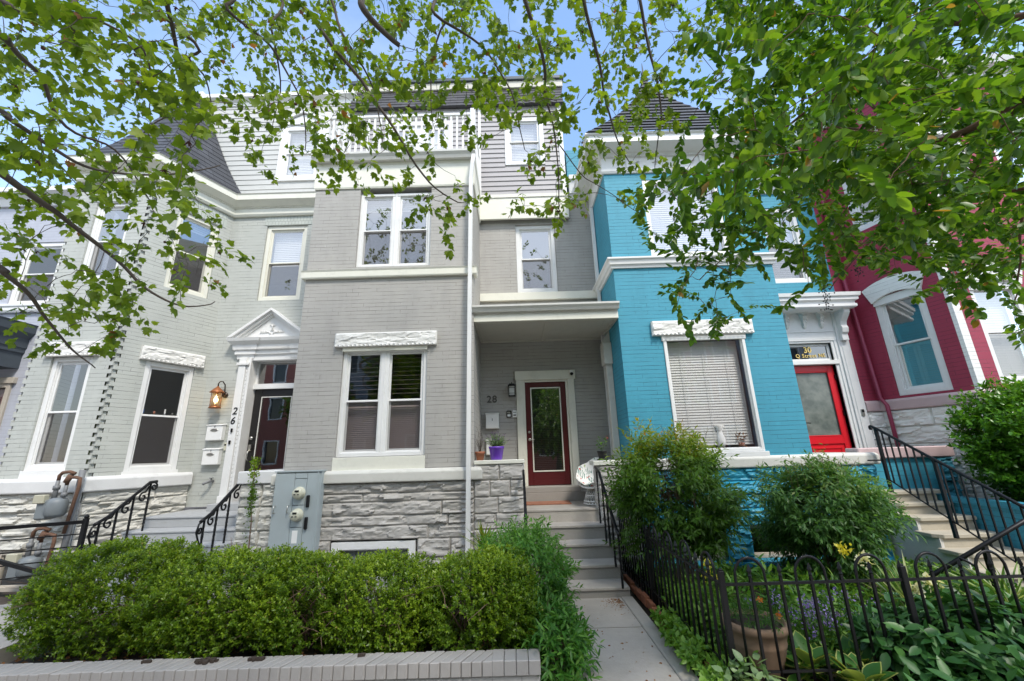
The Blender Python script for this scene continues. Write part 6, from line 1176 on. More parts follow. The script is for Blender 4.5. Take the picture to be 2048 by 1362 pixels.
mb.box(c[0] - .06, c[0] + .06, c[1] - .063, c[1] - .055, 2.89, 2.897); mb.box(c[0] - .06, c[0] + .06, c[1] - .063, c[1] - .055, 2.785, 2.792); mb.box(c[0] - .05, c[0] + .05, 7.93, 8.0, 2.76, 2.94); mb.build('cage', 'plastic', t)
mb = MB(); mb.box(c[0] - .052, c[0] + .052, c[1] - .052, c[1] + .052, 2.752, 2.925); mb.build('lamp_glass', 'lampglass', t)
t = thing('wall_lantern', (-.82, 7.85, 8.2), 'black lantern on the siding behind the balcony rails', 'wall lamp')
c = (-.86, 7.78); mb = MB(); mb.lathe((c[0], c[1], 7.9), [(.03, 0), (.05, .03), (.085, .3), (.09, .31), (.03, .38), (.01, .42)], 6, smooth=False); mb.box(c[0] - .05, c[0] + .05, 7.84, 7.89, 8.0, 8.3); mb.build('cage', 'plastic', t)
def mailbox(x, z, w, h, label, num, oval=True, nz=.0, y=7.9, dep=.1):
    t = thing('mailbox', (x, y, z), label, 'mailbox', 'white wall mailboxes')
    mb = MB(); mb.box(x - w / 2, x + w / 2, y - dep, y - .002, z, z + h * .93); mb.build('body', 'wplastic', t, bevel=.008)
    mb = MB(); mb.add([(x - w / 2 - .01, y, z + h * 1.02), (x + w / 2 + .01, y, z + h * 1.02), (x + w / 2 + .01, y - dep - .015, z + h * .95), (x - w / 2 - .01, y - dep - .015, z + h * .95), (x - w / 2 - .01, y, z + h * .93), (x + w / 2 + .01, y, z + h * .93), (x + w / 2 + .01, y - dep - .015, z + h * .90), (x - w / 2 - .01, y - dep - .015, z + h * .90)],
                         [(0, 1, 2, 3), (7, 6, 5, 4), (3, 2, 6, 7), (0, 3, 7, 4), (1, 5, 6, 2), (0, 4, 5, 1)]); mb.build('lid', 'wplastic', t, bevel=.004)
    if oval:
        mb = MB(); n = 18; yy = y - dep - .004
        mb.add([(x + .075 * math.cos(2 * math.pi * i / n), yy, z + h * .62 + .03 * math.sin(2 * math.pi * i / n)) for i in range(n)] + [(x + .062 * math.cos(2 * math.pi * i / n), yy - .008, z + h * .62 + .02 * math.sin(2 * math.pi * i / n)) for i in range(n)],
               [(i, (i + 1) % n, n + (i + 1) % n, n + i) for i in range(n)] + [tuple(range(n, 2 * n))]); mb.build('badge', 'steel', t)
    if num: text('numeral', num, .06, .001, 'plastic', lambda u, v, w_: (x + u, y - dep - .003 - w_, z + h * (.86 if oval else .55) + v), t, .002)
    return t
mailbox(-5.66, 2.07, .30, .30, 'upper white mailbox marked 2 left of the pilaster', '2'); mailbox(-5.66, 1.63, .30, .30, 'lower white mailbox marked 1 left of the pilaster', '1')
mailbox(-.435, 2.14, .25, .30, 'white mailbox marked 1 under the house number 28', '1', oval=False, y=8.0); mailbox(-.46, 1.66, .20, .28, 'small white mailbox half hidden behind the lavender pot', '', oval=False, y=8.0, dep=.07)
def num(body, x, y, z, size, mat, label, sp=1., bold=.004, ital=0.):
    return tag(text('house_number', body, size, .004, mat, lambda u, v, w: (x + u + v * ital, y - w, z + v), None, bold, sp), label, 'house number')
num('28', -.44, 7.985, 2.70, .19, M.setdefault('dkmetal', plain('dark metal numeral', (.10, .095, .085), .5)), 'dark metal number 28 on the grey brick under the porch roof', 1.1, .003)
num('2', -5.335, 7.825, 2.60, .19, 'plastic', 'black numeral 2 on the white pilaster, above the 6', 1, .001, .15); num('6', -5.35, 7.825, 2.42, .19, 'plastic', 'black numeral 6 on the white pilaster, below the 2', 1, .001, .15)
def smallbox(name, cat, label, x, z, w, h, y, mat='plastic', dep=.025, dot=None, bev=.006):
    t = thing(name, (x, y, z), label, cat); mb = MB(); mb.box(x - w / 2, x + w / 2, y - dep, y, z, z + h); mb.build('case', mat, t, bevel=bev)
    if dot:
        for (dx_, dz_, dw, dh, dm) in dot: mb = MB(); mb.box(x + dx_ - dw / 2, x + dx_ + dw / 2, y - dep - .004, y - dep + .001, z + dz_, z + dz_ + dh); mb.build('button', dm, t)
    return t
smallbox('doorbell', 'doorbell', 'upper small black doorbell on the white pilaster', -5.345, 2.21, .035, .07, 7.828); smallbox('doorbell', 'doorbell', 'lower small black doorbell on the white pilaster', -5.35, 1.99, .035, .07, 7.828)
smallbox('doorbell', 'doorbell', 'cream video doorbell on the brick beside the mailboxes', -5.46, 1.88, .05, .14, 7.9, 'meterdial', .03, [(0, .09, .03, .03, 'plastic')])
smallbox('keypad', 'intercom', 'left black and silver intercom panel by the maroon door', -.115, 2.345, .09, .13, 8.0, 'plastic', .03, [(0, .015, .06, .045, 'wplastic'), (0, .075, .06, .035, 'steel')]); smallbox('keypad', 'intercom', 'right silver intercom panel touching the door casing', -.005, 2.345, .085, .13, 8.0, 'wplastic', .03, [(-.02, .09, .015, .012, 'plastic'), (0, .09, .015, .012, 'plastic'), (.02, .09, .015, .012, 'plastic'), (0, .03, .05, .02, 'plastic')])
smallbox('doorbell', 'doorbell', 'black and grey video doorbell on the white casing right of the red door', 6.62, 2.17, .055, .13, 7.94, 'steel', .03, [(0, .07, .045, .055, 'plastic')])
t = thing('security_camera', (1.13, 7.94, 3.17), 'tiny white and black camera on the corner of the door casing', 'camera'); mb = MB(); mb.box(1.10, 1.16, 7.87, 7.94, 3.17, 3.22); mb.build('case', 'wplastic', t, bevel=.008); mb = MB(); mb.lathe((1.13, 7.88, 3.115), [(.01, 0), (.032, .015), (.034, .04), (.02, .055)], 12); mb.build('lens', 'plastic', t)
t = thing('hose_tap', (-5.62, 7.9, 1.3), 'small grey hose tap on the brick below the mailboxes', 'tap'); mb = MB(); mb.tube([(-5.6, 7.9, 1.34), (-5.6, 7.8, 1.34), (-5.66, 7.76, 1.31), (-5.68, 7.75, 1.29)], .022, 8); mb.tube([(-5.6, 7.84, 1.34), (-5.6, 7.84, 1.40)], .012, 6); mb.lathe((-5.6, 7.84, 1.39), [(.035, 0), (.035, .015)], 10); mb.build('body', 'galv', t)

# electric meter cabinet
t = thing('meter_cabinet', (-3.26, 6.5, .5), 'tall grey steel cabinet with two round electric meters', 'meter cabinet')
x0, x1, z0, z1, yf = -3.61, -2.93, .30, 1.5, 6.40; mb = MB(); mb.box(x0, x1, yf + .02, 6.56, z0, z1); mb.build('body', 'greybox', t, bevel=.006)
mb = MB(); mb.box(x0 + .005, -3.315, yf, yf + .022, z0 + .01, z1 - .02); mb.build('panel', 'greybox', t, bevel=.004)
for a, b in ((z0 + .01, .73), (.735, 1.03), (1.035, 1.40), (1.405, z1 - .02)): mb = MB(); mb.box(-3.31, -3.13, yf - .004, yf + .022, a, b - .004); mb.build('panel', 'greybox', t, bevel=.004)
mb = MB(); mb.box(-3.126, x1 - .01, yf, yf + .022, z0 + .01, z1 - .02); mb.build('panel', 'greybox', t, bevel=.004)
mb = MB(); mb.box(x0 - .01, x1 + .012, yf - .012, 6.58, z1, z1 + .018); mb.box(x1 - .045, x1 - .03, yf - .006, yf + .01, z0, z1); mb.build('rain_cap', 'greybox', t)
for z in (1.20, .90):
    mb = MB()
    prof = [(.090, 0), (.088, .02), (.078, .025), (.076, .07), (.070, .085), (.0, .088)]
    n = 24; vs = []; 
    for r_, d_ in prof:
        for j in range(n): a = 2 * math.pi * j / n; vs.append((-3.22 + r_ * math.cos(a), yf - .004 - d_, z + r_ * math.sin(a)))
    mb.add(vs, [(i * n + j, i * n + (j + 1) % n, (i + 1) * n + (j + 1) % n, (i + 1) * n + j) for i in range(len(prof) - 1) for j in range(n)], True)
    me_ = mb.build('meter', 'meterdial', t)
    mb = MB(); mb.box(-3.25, -3.19, yf - .097, yf - .09, z + .02, z + .045); mb.box(-3.26, -3.235, yf - .097, yf - .09, z - .02, z - .008); mb.box(-3.21, -3.185, yf - .097, yf - .09, z - .02, z - .008); mb.build('display', 'plastic', me_)
    mb = MB(); mb.box(-3.10, -3.055, yf - .04, yf, z - .20, z - .03); mb.build('lever', 'plastic', t, bevel=.01)
for x in (-3.56, -3.36): mb = MB(); mb.tube([(x, yf, 1.03), (x, yf - .04, 1.03), (x, yf - .04, .93), (x, yf, .93)], .006, 5); mb.build('handle', 'steel', t)
mb = MB(); mb.box(-3.27, -3.19, yf - .006, yf - .003, .52, .69); mb.build('notice', 'wplastic', t)

def gasmeter(x, y, z, label):
    t = thing('gas_meter', (x, y, z), label, 'gas meter', 'gas meters')
    mb = MB(); mb.box(x - .17, x + .02, y - .09, y + .09, z, z + .27); mb.lathe((x + .05, y, z + .02), [(.07, 0), (.12, .03), (.12, .22), (.08, .27)], 14); mb.build('body', 'gasgrey', t, bevel=.02)
    mb = MB(); mb.box(x - .20, x - .04, y - .12, y - .04, z + .22, z + .34); mb.build('index', M.setdefault('meterbeige', plain('beige plastic index', (.42, .40, .30), .5)), t, bevel=.01)
    mb = MB(); mb.tube([(x - .02, y, z + .25), (x - .02, y, z + .42), (x - .02, y, z + .55)], [.035, .03, .022], 8); mb.tube([(x - .02, y, z + .40), (x - .02, y, z + .46)], .042, 6); mb.tube([(x + .12, y, z + .25), (x + .12, y, z + .5)], .024, 8); mb.tube([(x + .12, y, z + .30), (x + .12, y, z + .36)], .038, 6); mb.build('union', 'galv', t)
    mb = MB(); mb.tube([(x - .02, y, z + .53), (x - .02, y, z + .60), (x + .02, y, z + .64), (x + .12, y, z + .65), (x + .19, y + .02, z + .62)], .024, 8); mb.tube([(x + .12, y, z + .46), (x + .13, y, z + .56), (x + .22, y, z + .57), (x + .30, y, z + .55), (x + .31, y, z + .45), (x + .25, y, z - .2)], .024, 8)
    mb.tube([(x + .10, y, z + .50), (x + .15, y, z + .60)], .04, 8); mb.build('pipe', 'rust', t)
    return t
gasmeter(-6.78, 6.33, .95, 'upper grey gas meter with rusty pipes on the white rock base'); gasmeter(-6.95, 6.33, .18, 'lower grey gas meter half hidden by the hedge')
tag(MB().tube([(-6.56, 6.40, -.1), (-6.56, 6.42, .9), (-6.56, 6.42, 1.62)], .04, 10).build('gas_riser_pipe', 'galv'), 'thick upright grey pipe behind the gas meters', 'pipe')

t = thing('railing', (-5.6, 5.6, 0), 'flat black area railing with three thin bars in front of the gas meters', 'railing')
e0, e1 = (-5.45, 5.52, 1.0), (-7.4, 4.65, .98); lerp = lambda u, dz: tuple(e0[i] + (e1[i] - e0[i]) * u + (dz if i == 2 else 0) for i in range(3))
mb = MB(); mb.tube([lerp(0, 0), lerp(1, 0)], .028, 4, smooth=False); mb.build('top_rail', 'iron', t)
for dz in (-.14, -.28, -.42, -.56): mb = MB(); mb.tube([lerp(0, dz), lerp(1, dz)], .009, 4, smooth=False); mb.build('bar', 'iron', t)
for u in (0, 1): p = lerp(u, 0); mb = MB(); mb.box(p[0] - .025, p[0] + .025, p[1] - .02, p[1] + .02, .1, p[2] + .04); mb.lathe((p[0], p[1], p[2] + .04), [(.02, 0), (.028, .02), (.01, .045)], 8); mb.build('post', 'iron', t)
tag(MB().tube([(-5.0, 4.9, .52), (-6.6, 4.8, .98)], .026, 4, smooth=False).build('handrail', 'iron'), 'thick black bar sloping down behind the left hedge', 'handrail')

# garden fence
t = thing('garden_fence', (2.5, 3.42, 0), 'low black iron fence with hoops and spear tops around the teal house garden', 'fence')
def fpost(x, y, z0, z1, r=.020): mb = MB(); mb.box(x - r, x + r, y - r, y + r, z0, z1); mb.box(x - r * .7, x + r * .7, y - r * .7, y + r * .7, z1, z1 + .012); mb.build('post', 'iron', t, bevel=.004)
Zr = .695
for x in (1.50, 2.85, 4.2, 5.55): fpost(x, 3.42, -.05, .79)
for y in (5.22, 6.9): fpost(1.50, y, -.05, .79)
def picket(x, y, dx, dy, kind):
    mb = MB(); r = .0092
    if kind == 0:
        mb.box(x - r, x + r, y - r, y + r, 0.02, .74); mb.lathe((x, y, .735), [(.006, 0), (.016, .012), (.012, .02), (.010, .028)], 4, smooth=False); mb.lathe((x, y, .762), [(.010, 0), (.019, .02), (.007, .055), (.002, .065)], 4, smooth=False); mb.build('spear', 'iron', t)
    else:
        w_ = .112; pts = [(x - dx * w_, y - dy * w_, .02), (x - dx * w_, y - dy * w_, .70)]
        for i in range(1, 10): a = math.pi * i / 10; pts.append((x - dx * w_ * math.cos(a), y - dy * w_ * math.cos(a), .745 + .125 * math.sin(a)))
        pts += [(x + dx * w_, y + dy * w_, .70), (x + dx * w_, y + dy * w_, .02)]; mb.tube(pts, .0105, 6); mb.build('hoop', 'iron', t)
for run in ((1.50, 3.42, 1, 0, 4.05), (1.50, 3.42, 0, 1, 3.5)):
    x0, y0, dx, dy, L = run; s = .1; i = 0
    mb = MB(); 
    for z in (Zr, .14): mb.tube([(x0, y0, z), (x0 + dx * L, y0 + dy * L, z)], .013 if z > .5 else .010, 4, smooth=False)
    mb.build('rail', 'iron', t)
    s = .215
    while s < L - .1:
        near = abs((s % 1.35) - 0) < .06 if dx else abs(s - 1.8) < .06
        picket(x0 + dx * s, y0 + dy * s, dx, dy, 1); picket(x0 + dx * s, y0 + dy * s, dx, dy, 0)
        if s + .225 < L - .05: picket(x0 + dx * (s + .225), y0 + dy * (s + .225), dx, dy, 0)
        s += .45
# orange brick edging under the fence
t = thing('brick_edging', (1.48, 4.5, 0), 'leaning orange bricks edging the bed beside the path', 'brick edging')
rnd = random.Random(2); y = 3.6
while y < 6.2:
    mb = MB(); h = rnd.uniform(.01, .06); mb.box(1.42 + rnd.uniform(-.01, .01), 1.475, y, y + .19, -.05, h); mb.build('brick', 'terra', t, bevel=.006); y += .21

# ================================================================== plants
def stems(t, base, tips, r=.008, mat='twig', name='stem', n=5, bend=.15):
    mb = MB()
    for b, p in zip(base, tips):
        b, p = Vector(b), Vector(p); L = (p - b).length; m1 = b.lerp(p, .4) + Vector((random.gauss(0, bend * L * .3), random.gauss(0, bend * L * .3), .06 * L)); m2 = b.lerp(p, .75) + Vector((random.gauss(0, bend * L * .2), random.gauss(0, bend * L * .2), .05 * L))
        mb.tube([b, m1, m2, p], [r, r * .8, r * .55, r * .3], n, cap=False)
    return mb.build(name, mat, t, recalc=False)
def boxwood(c, r, label, seed, n=2700, zmin=.15):
    t = thing('boxwood_shrub', (c[0], c[1], .12), label, 'shrub', 'clipped boxwood shrubs in a row')
    n = int(n * 2.2); P, d = shell(n, c, r, lump=.13, ls=2.2, pw=2.9, lo=.55, seed=seed)
    hol = np.array([noise.noise(Vector(p * 4.3 + seed * 2.1)) for p in P]); fr_ = (P[:, 2] - (c[2] - r[2])) / (2 * r[2])
    keep = (hol > -.33) & (RNG.random(len(P)) < np.clip(.25 + 2.0 * fr_, 0, 1)) & (P[:, 2] > zmin); P, d = P[keep], d[keep]; hol = hol[keep]
    D = unit(d * .8 + np.array([0, 0, .75]) + rvec(len(P), .35)); LP, LD, LN = sprigs(P, D, RNG.uniform(.035, .075, len(P)), 11, 1.1)
    fr2 = (LP[:, 2] - (c[2] - r[2])) / (2 * r[2]); tipf = np.repeat(np.arange(11) / 11, len(P))
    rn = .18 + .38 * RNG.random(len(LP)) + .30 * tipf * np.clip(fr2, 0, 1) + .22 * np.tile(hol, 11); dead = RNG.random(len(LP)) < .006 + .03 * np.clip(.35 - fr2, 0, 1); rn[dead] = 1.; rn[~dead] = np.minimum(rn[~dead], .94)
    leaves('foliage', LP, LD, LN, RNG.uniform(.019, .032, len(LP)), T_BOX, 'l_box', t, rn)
    base = [(c[0] + random.uniform(-.10, .10) + k_ * r[0] * .5, c[1] + random.uniform(-.08, .08), .08) for k_ in (-1, 0, 1) for _ in range(7)]
    tips = [(b[0] + random.gauss(0, r[0] * .30), c[1] + random.uniform(-.85, .4) * r[1], c[2] + random.uniform(-.35, .5) * r[2]) for b in base]
    stems(t, base, tips, .011, 'twig'); 
    base2 = [tips[random.randrange(len(tips))] for _ in range(70)]; tips2 = [(b[0] + random.gauss(0, .13), b[1] + random.gauss(-.05, .12), b[2] + random.uniform(-.1, .2)) for b in base2]; stems(t, base2, tips2, .004, 'twig')
    return t
boxwood((-3.72, 4.22, .50), (.60, .50, .44), 'boxwood shrub at the left end of the hedge, below the scrolled rail', 1, 3300)
boxwood((-2.62, 4.14, .46), (.72, .50, .38), 'boxwood shrub second from the left in the hedge, under the white stair cheek', 2, 3300)
boxwood((-1.95, 4.12, .43), (.42, .48, .36), 'boxwood shrub in front of the electric meter cabinet', 3, 1800)
boxwood((-1.22, 4.12, .41), (.48, .46, .35), 'boxwood shrub below the basement window', 4, 2200)
boxwood((-.32, 4.08, .43), (.47, .46, .36), 'boxwood shrub at the right end of the hedge, beside the feathery shrub', 5, 2200)

def shrub(name, label, c, r, n, per, length, lsize, T, mat, base, lump=.25, ls=2., pw=2.2, lo=.45, up=.3, droop=0., spread=1., jit=.3, rn=None, seed=1, zmin=.03, hole=-.6, stemmat='twig', nst=14, stemr=.009, cat='shrub', group=None):
    t = thing(name, (base[0], base[1], base[2]), label, cat, group)
    P, d = shell(n, c, r, lump=lump, ls=ls, pw=pw, lo=lo, zmin=zmin, seed=seed)
    hl = np.array([noise.noise(Vector(p * 3.1 + seed)) for p in P]); k = hl > hole; P, d = P[k], d[k]
    D = unit(d * .8 + np.array([0, 0, up]) + rvec(len(P), .3)); ln = RNG.uniform(length * .7, length * 1.3, len(P))
    LP, LD, LN = sprigs(P, D, ln, per, spread, jit=jit)
    LD = unit(LD) + np.array([0, 0, -droop]); hz = np.clip((LP[:, 2] - (c[2] - r[2])) / (2 * r[2]), 0, 1.2)
    q = rn(hz, LP) if rn else RNG.random(len(LP)); leaves('foliage', LP, LD, LN, RNG.uniform(lsize * .7, lsize * 1.25, len(LP)), T, mat, t, q)
    bs = [(base[0] + random.gauss(0, .06), base[1] + random.gauss(0, .05), base[2]) for _ in range(nst)]
    tp = [(c[0] + random.gauss(0, .45) * r[0], c[1] + random.gauss(0, .4) * r[1], c[2] + random.uniform(-.1, .75) * r[2]) for _ in range(nst)]
    stems(t, bs, tp, stemr, stemmat)
    ii = RNG.integers(0, len(P), min(140, len(P))); stems(t, [tp[random.randrange(nst)] for _ in ii], [tuple(P[i]) for i in ii], .003, stemmat, 'twig', 4)
    return t
shrub('feathery_shrub', 'loose feathery light green shrub spilling over the steps and path beside the hedge', (.02, 4.72, .38), (.42, .62, .46), 1100, 14, .19, .062, T_NAND, 'l_feather', (.0, 4.6, .1), lump=.35, up=.5, droop=.2, rn=lambda h, p: .25 + .5 * RNG.random(len(h)) + .25 * h, seed=3)
shrub('feathery_shrub', 'low broad leaved clump hanging over the end of the planter wall', (.28, 3.85, .13), (.19, .36, .24), 420, 9, .13, .075, T_LANCE, 'l_feather', (.2, 3.9, .0), lump=.3, up=.5, droop=.25, seed=4, nst=8)
shrub('nandina_shrub', 'big nandina with reddish new tips between the grey steps and teal bay', (1.96, 5.52, 1.15), (.60, .50, .60), 2400, 12, .24, .078, T_NAND, 'l_nand', (2.0, 5.6, 0), lump=.55, ls=2.5, hole=-.20, pw=2.2, up=.35, droop=.35,
      rn=lambda h, p: np.clip(.10 + .25 * RNG.random(len(h)) + .55 * np.clip(h - .45, 0, 1) ** 1.0 + .28 * (h > .85) * RNG.random(len(h)), 0, 1), seed=6, zmin=.42, nst=18, group='nandina shrubs')
shrub('nandina_shrub', 'big dark green nandina in front of the teal rock base', (3.76, 5.5, .82), (.56, .48, .50), 2400, 12, .23, .078, T_NAND, 'l_nand2', (3.8, 5.5, 0), lump=.58, ls=2.5, hole=-.20, pw=2.2, up=.25, droop=.45,
      rn=lambda h, p: np.clip(.10 + .55 * RNG.random(len(h)) + .45 * (h > .8) * RNG.random(len(h)), 0, 1), seed=9, zmin=.12, nst=16, group='nandina shrubs')
t_ = shrub('privet_shrub', 'glossy bright green shrub in the teal planter at the far right', (7.64, 5.95, 1.56), (1.12, .46, .76), 3600, 10, .16, .062, T_OVAL, 'l_privet', (7.5, 6.0, .75), lump=.25, pw=2.6, up=.5,
      rn=lambda h, p: np.clip(.1 + .5 * RNG.random(len(h)) + .45 * np.clip(h - .4, 0, 1), 0, 1), seed=12, zmin=.85, nst=16)
# nandina flower panicles
def wisps(t, c, r, n, mat, nm='flower_panicle', seed=1, h=.16):
    rr = np.random.default_rng(seed); mb = MB()
    pts = []
    for _ in range(n):
        a = rr.uniform(0, 2 * math.pi); q = rr.random() ** .5; b = Vector((c[0] + r[0] * q * math.cos(a), c[1] + r[1] * q * math.sin(a), c[2] + r[2] * (1 - q * q)))
        tip = b + Vector((rr.normal() * .04, rr.normal() * .04, h * rr.uniform(.6, 1.2))); mb.tube([b - Vector((0, 0, .15)), b, tip], [.003, .002, .001], 4, cap=False)
        for k in range(9): u = .2 + .8 * k / 9; p = b.lerp(tip, u); e = p + Vector((rr.normal(), rr.normal(), .5 + abs(rr.normal()))) * .035 * (1.2 - u); mb.tube([p, e], [.0015, .001], 3, cap=False); pts.append(tuple(e)); pts.append(tuple(p.lerp(e, .6)))
    mb.build(nm, 'twig', t, recalc=False); P = np.array(pts); leaves('blossom', P, rvec(len(P)), rvec(len(P)), RNG.uniform(.008, .014, len(P)), T_BOX, mat, t)
nd1 = [o for o in bpy.data.objects if o.name.startswith('nandina_shrub') and o.parent is None]
wisps(nd1[0], (2.1, 5.5, 1.72), (.45, .3, .10), 14, 'p_white', seed=2); wisps(nd1[1], (3.9, 5.4, 1.28), (.5, .3, .14), 20, 'p_white', seed=3)

# slender vine plant before the cheek wall
t = thing('slender_shrub', (-3.82, 6.25, 0), 'single tall thin leafy stem in front of the white cheek wall', 'shrub')
pl = [(-3.82, 6.3, 0), (-3.80, 6.28, .5), (-3.80, 6.26, .85), (-3.84, 6.25, 1.15), (-3.83, 6.24, 1.45), (-3.86, 6.24, 1.68)]
mb = MB(); mb.tube(pl, [.012, .010, .009, .007, .005, .003], 6); mb.tube([(-3.95, 6.25, 0), (-3.99, 6.22, .45), (-4.02, 6.2, .66)], [.008, .006, .003], 5); mb.tube([(-3.86, 6.25, 0), (-3.90, 6.22, .35), (-3.92, 6.2, .5)], [.008, .006, .003], 5); mb.build('stem', 'twig', t)
z = RNG.uniform(.9, 1.72, 520); z = np.concatenate([z, RNG.uniform(.3, .9, 50)]); z = np.where(RNG.random(len(z)) < .5, np.maximum(z, 1.15), z)
P = np.stack([-3.83 + RNG.normal(size=len(z)) * .022 - (z > 1.3) * RNG.uniform(0, .04, len(z)), 6.25 + RNG.normal(size=len(z)) * .03, z], 1); leaves('foliage', P, rvec(len(P), .6) + np.array([0, 0, .6]), rvec(len(P)), RNG.uniform(.03, .05, len(P)), T_BOX, 'l_box', t, .3 + .5 * (z > 1.4) * RNG.random(len(z)))
# yucca
def blades(t, c, n, L, el, wid, mat, droop=.5, nm='leaf', rn=None, az=None):
    A = RNG.uniform(0, 2 * math.pi, n) if az is None else RNG.uniform(az[0], az[1], n); E = RNG.uniform(el[0], el[1], n)
    D = np.stack([np.cos(A) * np.cos(E), np.sin(A) * np.cos(E), np.sin(E)], 1); P = np.array(c) + RNG.normal(size=(n, 3)) * np.array([.03, .03, .0])
    T = T_leaf(wid, .03, droop, 5); return leaves(nm, P, D, np.tile([0, 0, 1.], (n, 1)) + rvec(n, .15), RNG.uniform(L * .6, L, n), T, mat, t, rn)
t = thing('yucca', (-.40, 5.6, .0), 'small spiky yucca poking up behind the feathery shrub', 'plant'); blades(t, (-.42, 5.62, .52), 46, .40, (.35, 1.45), .07, 'l_nand', .12, rn=RNG.uniform(.3, .85, 46)); MB().tube([(-.42, 5.62, 0), (-.42, 5.62, .55)], .03, 8).build('stem', 'twig', t)

# pots on the piers
def pot(name, label, c, prof, mat, cat='flower pot', rim=None, group=None):
    t = thing(name, c, label, cat, group); MB().lathe(c, prof, 28).build('pot', mat, t)
    r_, z_ = rim; MB().lathe((c[0], c[1], c[2] + z_), [(r_, 0), (r_ * .5, .008), (.001, .01)], 20).build('soil', 'soil', t); return t
t = pot('potted_plant', 'purple pot of lavender on the left stone pier', (-.31, 6.70, 1.585), [(.085, 0), (.088, .01), (.115, .17), (.122, .175), (.124, .205), (.112, .205), (.108, .17)], 'purple', 'potted plant', (.108, .175))
n = 150; A = RNG.uniform(0, 2 * math.pi, n); E = RNG.uniform(.35, 1.5, n); L = RNG.uniform(.10, .24, n); D = np.stack([np.cos(A) * np.cos(E), np.sin(A) * np.cos(E) * .8, np.sin(E)], 1); b0 = np.array([-.31, 6.70, 1.77]); tips = b0 + D * L[:, None]
stems(t, [tuple(b0 + RNG.normal(size=3) * [.03, .03, 0]) for _ in range(n)], [tuple(p) for p in tips], .0022, M.setdefault('lavstem', plain('lavender stem', (.14, .22, .09), .7)), 'stem', 4)
LP, LD, LN = sprigs(b0 + D * L[:, None] * .25, D, L * .7, 14, 1.); leaves('foliage', LP, LD, LN, RNG.uniform(.02, .035, len(LP)), T_LANCE, 'l_grey', t)
k = RNG.random(n) < .42; FP, FD, FN = sprigs(tips[k] - D[k] * .01, D[k], np.full(k.sum(), .04), 10, 1.4); leaves('flower', FP, FD, FN, RNG.uniform(.012, .02, len(FP)), T_BOX, M_ := 'p_lav' if 'p_lav' in M else (M.__setitem__('p_lav', leafmat('lavender flower', [(0, (.06, .02, .11)), (1, (.20, .10, .32))], .2)) or 'p_lav'), t)
t = pot('potted_plant', 'small terracotta pot of bare twigs on the left stone pier', (-.57, 6.70, 1.585), [(.052, 0), (.07, .095), (.078, .10), (.080, .135), (.072, .135), (.068, .10)], 'terra', 'potted plant', (.068, .115))
stems(t, [(-.57 + random.gauss(0, .012), 6.7 + random.gauss(0, .01), 1.69) for _ in range(11)], [(-.57 + random.gauss(.0, .06), 6.70 + random.gauss(0, .03), random.uniform(1.9, 2.16)) for _ in range(11)], .004, 'bark', 'twig', 5)
t = pot('potted_plant', 'small black pot with a thin green seedling and red bloom on the right pier', (1.36, 6.72, 1.53), [(.085, 0), (.085, .02), (.06, .022), (.058, .03), (.075, .13), (.08, .13), (.08, .145), (.07, .145)], 'plastic', 'potted plant', (.07, .12))
tp = [(1.34, 6.72, 1.86), (1.30, 6.70, 1.80), (1.43, 6.72, 1.85), (1.37, 6.72, 1.78)]; stems(t, [(1.36, 6.72, 1.64)] * 4, tp, .003, 'l_ground', 'stem', 4)
LP, LD, LN = sprigs(np.array(tp) - [0, 0, .1], np.tile([0, 0, 1.], (4, 1)), np.full(4, .12), 8, 1.2); leaves('foliage', LP, LD, LN, .045, T_OVAL, 'l_ground', t); leaves('flower', np.array([(1.46, 6.72, 1.88)] * 14) + rvec(14, .012), rvec(14), rvec(14), .02, T_BOX, 'p_red', t)

# clay pot behind the fence
t = pot('potted_plant', 'large weathered clay urn of small orange flowers right behind the fence corner', (1.88, 3.80, -.03), [(.13, 0), (.14, .01), (.175, .10), (.20, .20), (.205, .21), (.208, .225), (.205, .24), (.225, .31), (.24, .315), (.245, .345), (.235, .365), (.21, .365), (.205, .33)], 'clay', 'potted plant', (.21, .33))
shp = (1.88, 3.80, .36); n = 90; A = RNG.uniform(0, 6.28, n); E = RNG.uniform(-.1, 1.4, n); D = np.stack([np.cos(A) * np.cos(E), np.sin(A) * np.cos(E), np.sin(E)], 1); b0 = np.array(shp) + D * [.14, .14, 0]
LP, LD, LN = sprigs(b0, D, RNG.uniform(.06, .17, n), 16, 1.); leaves('foliage', LP, LD, LN, RNG.uniform(.018, .035, len(LP)), T_LANCE, 'l_ground', t, .2 * RNG.random(len(LP)))
for c_ in ((1.90, 3.70, .50), (2.0, 3.64, .41)): leaves('flower', np.tile(c_, (26, 1)) + rvec(26, .008), rvec(26) + [0, 0, .6], rvec(26), RNG.uniform(.012, .022, 26), T_OVAL, 'p_orange', t)
t = pot('potted_plant', 'black pot of long striped grass blades at the foot of the tan stairs', (4.55, 4.35, -.05), [(.17, 0), (.21, .2), (.22, .2), (.22, .23), (.20, .23)], 'plastic', 'potted plant', (.20, .2)); blades(t, (4.5, 4.3, .15), 90, .62, (.25, 1.3), .035, 'l_blade', .35, 'leaf')

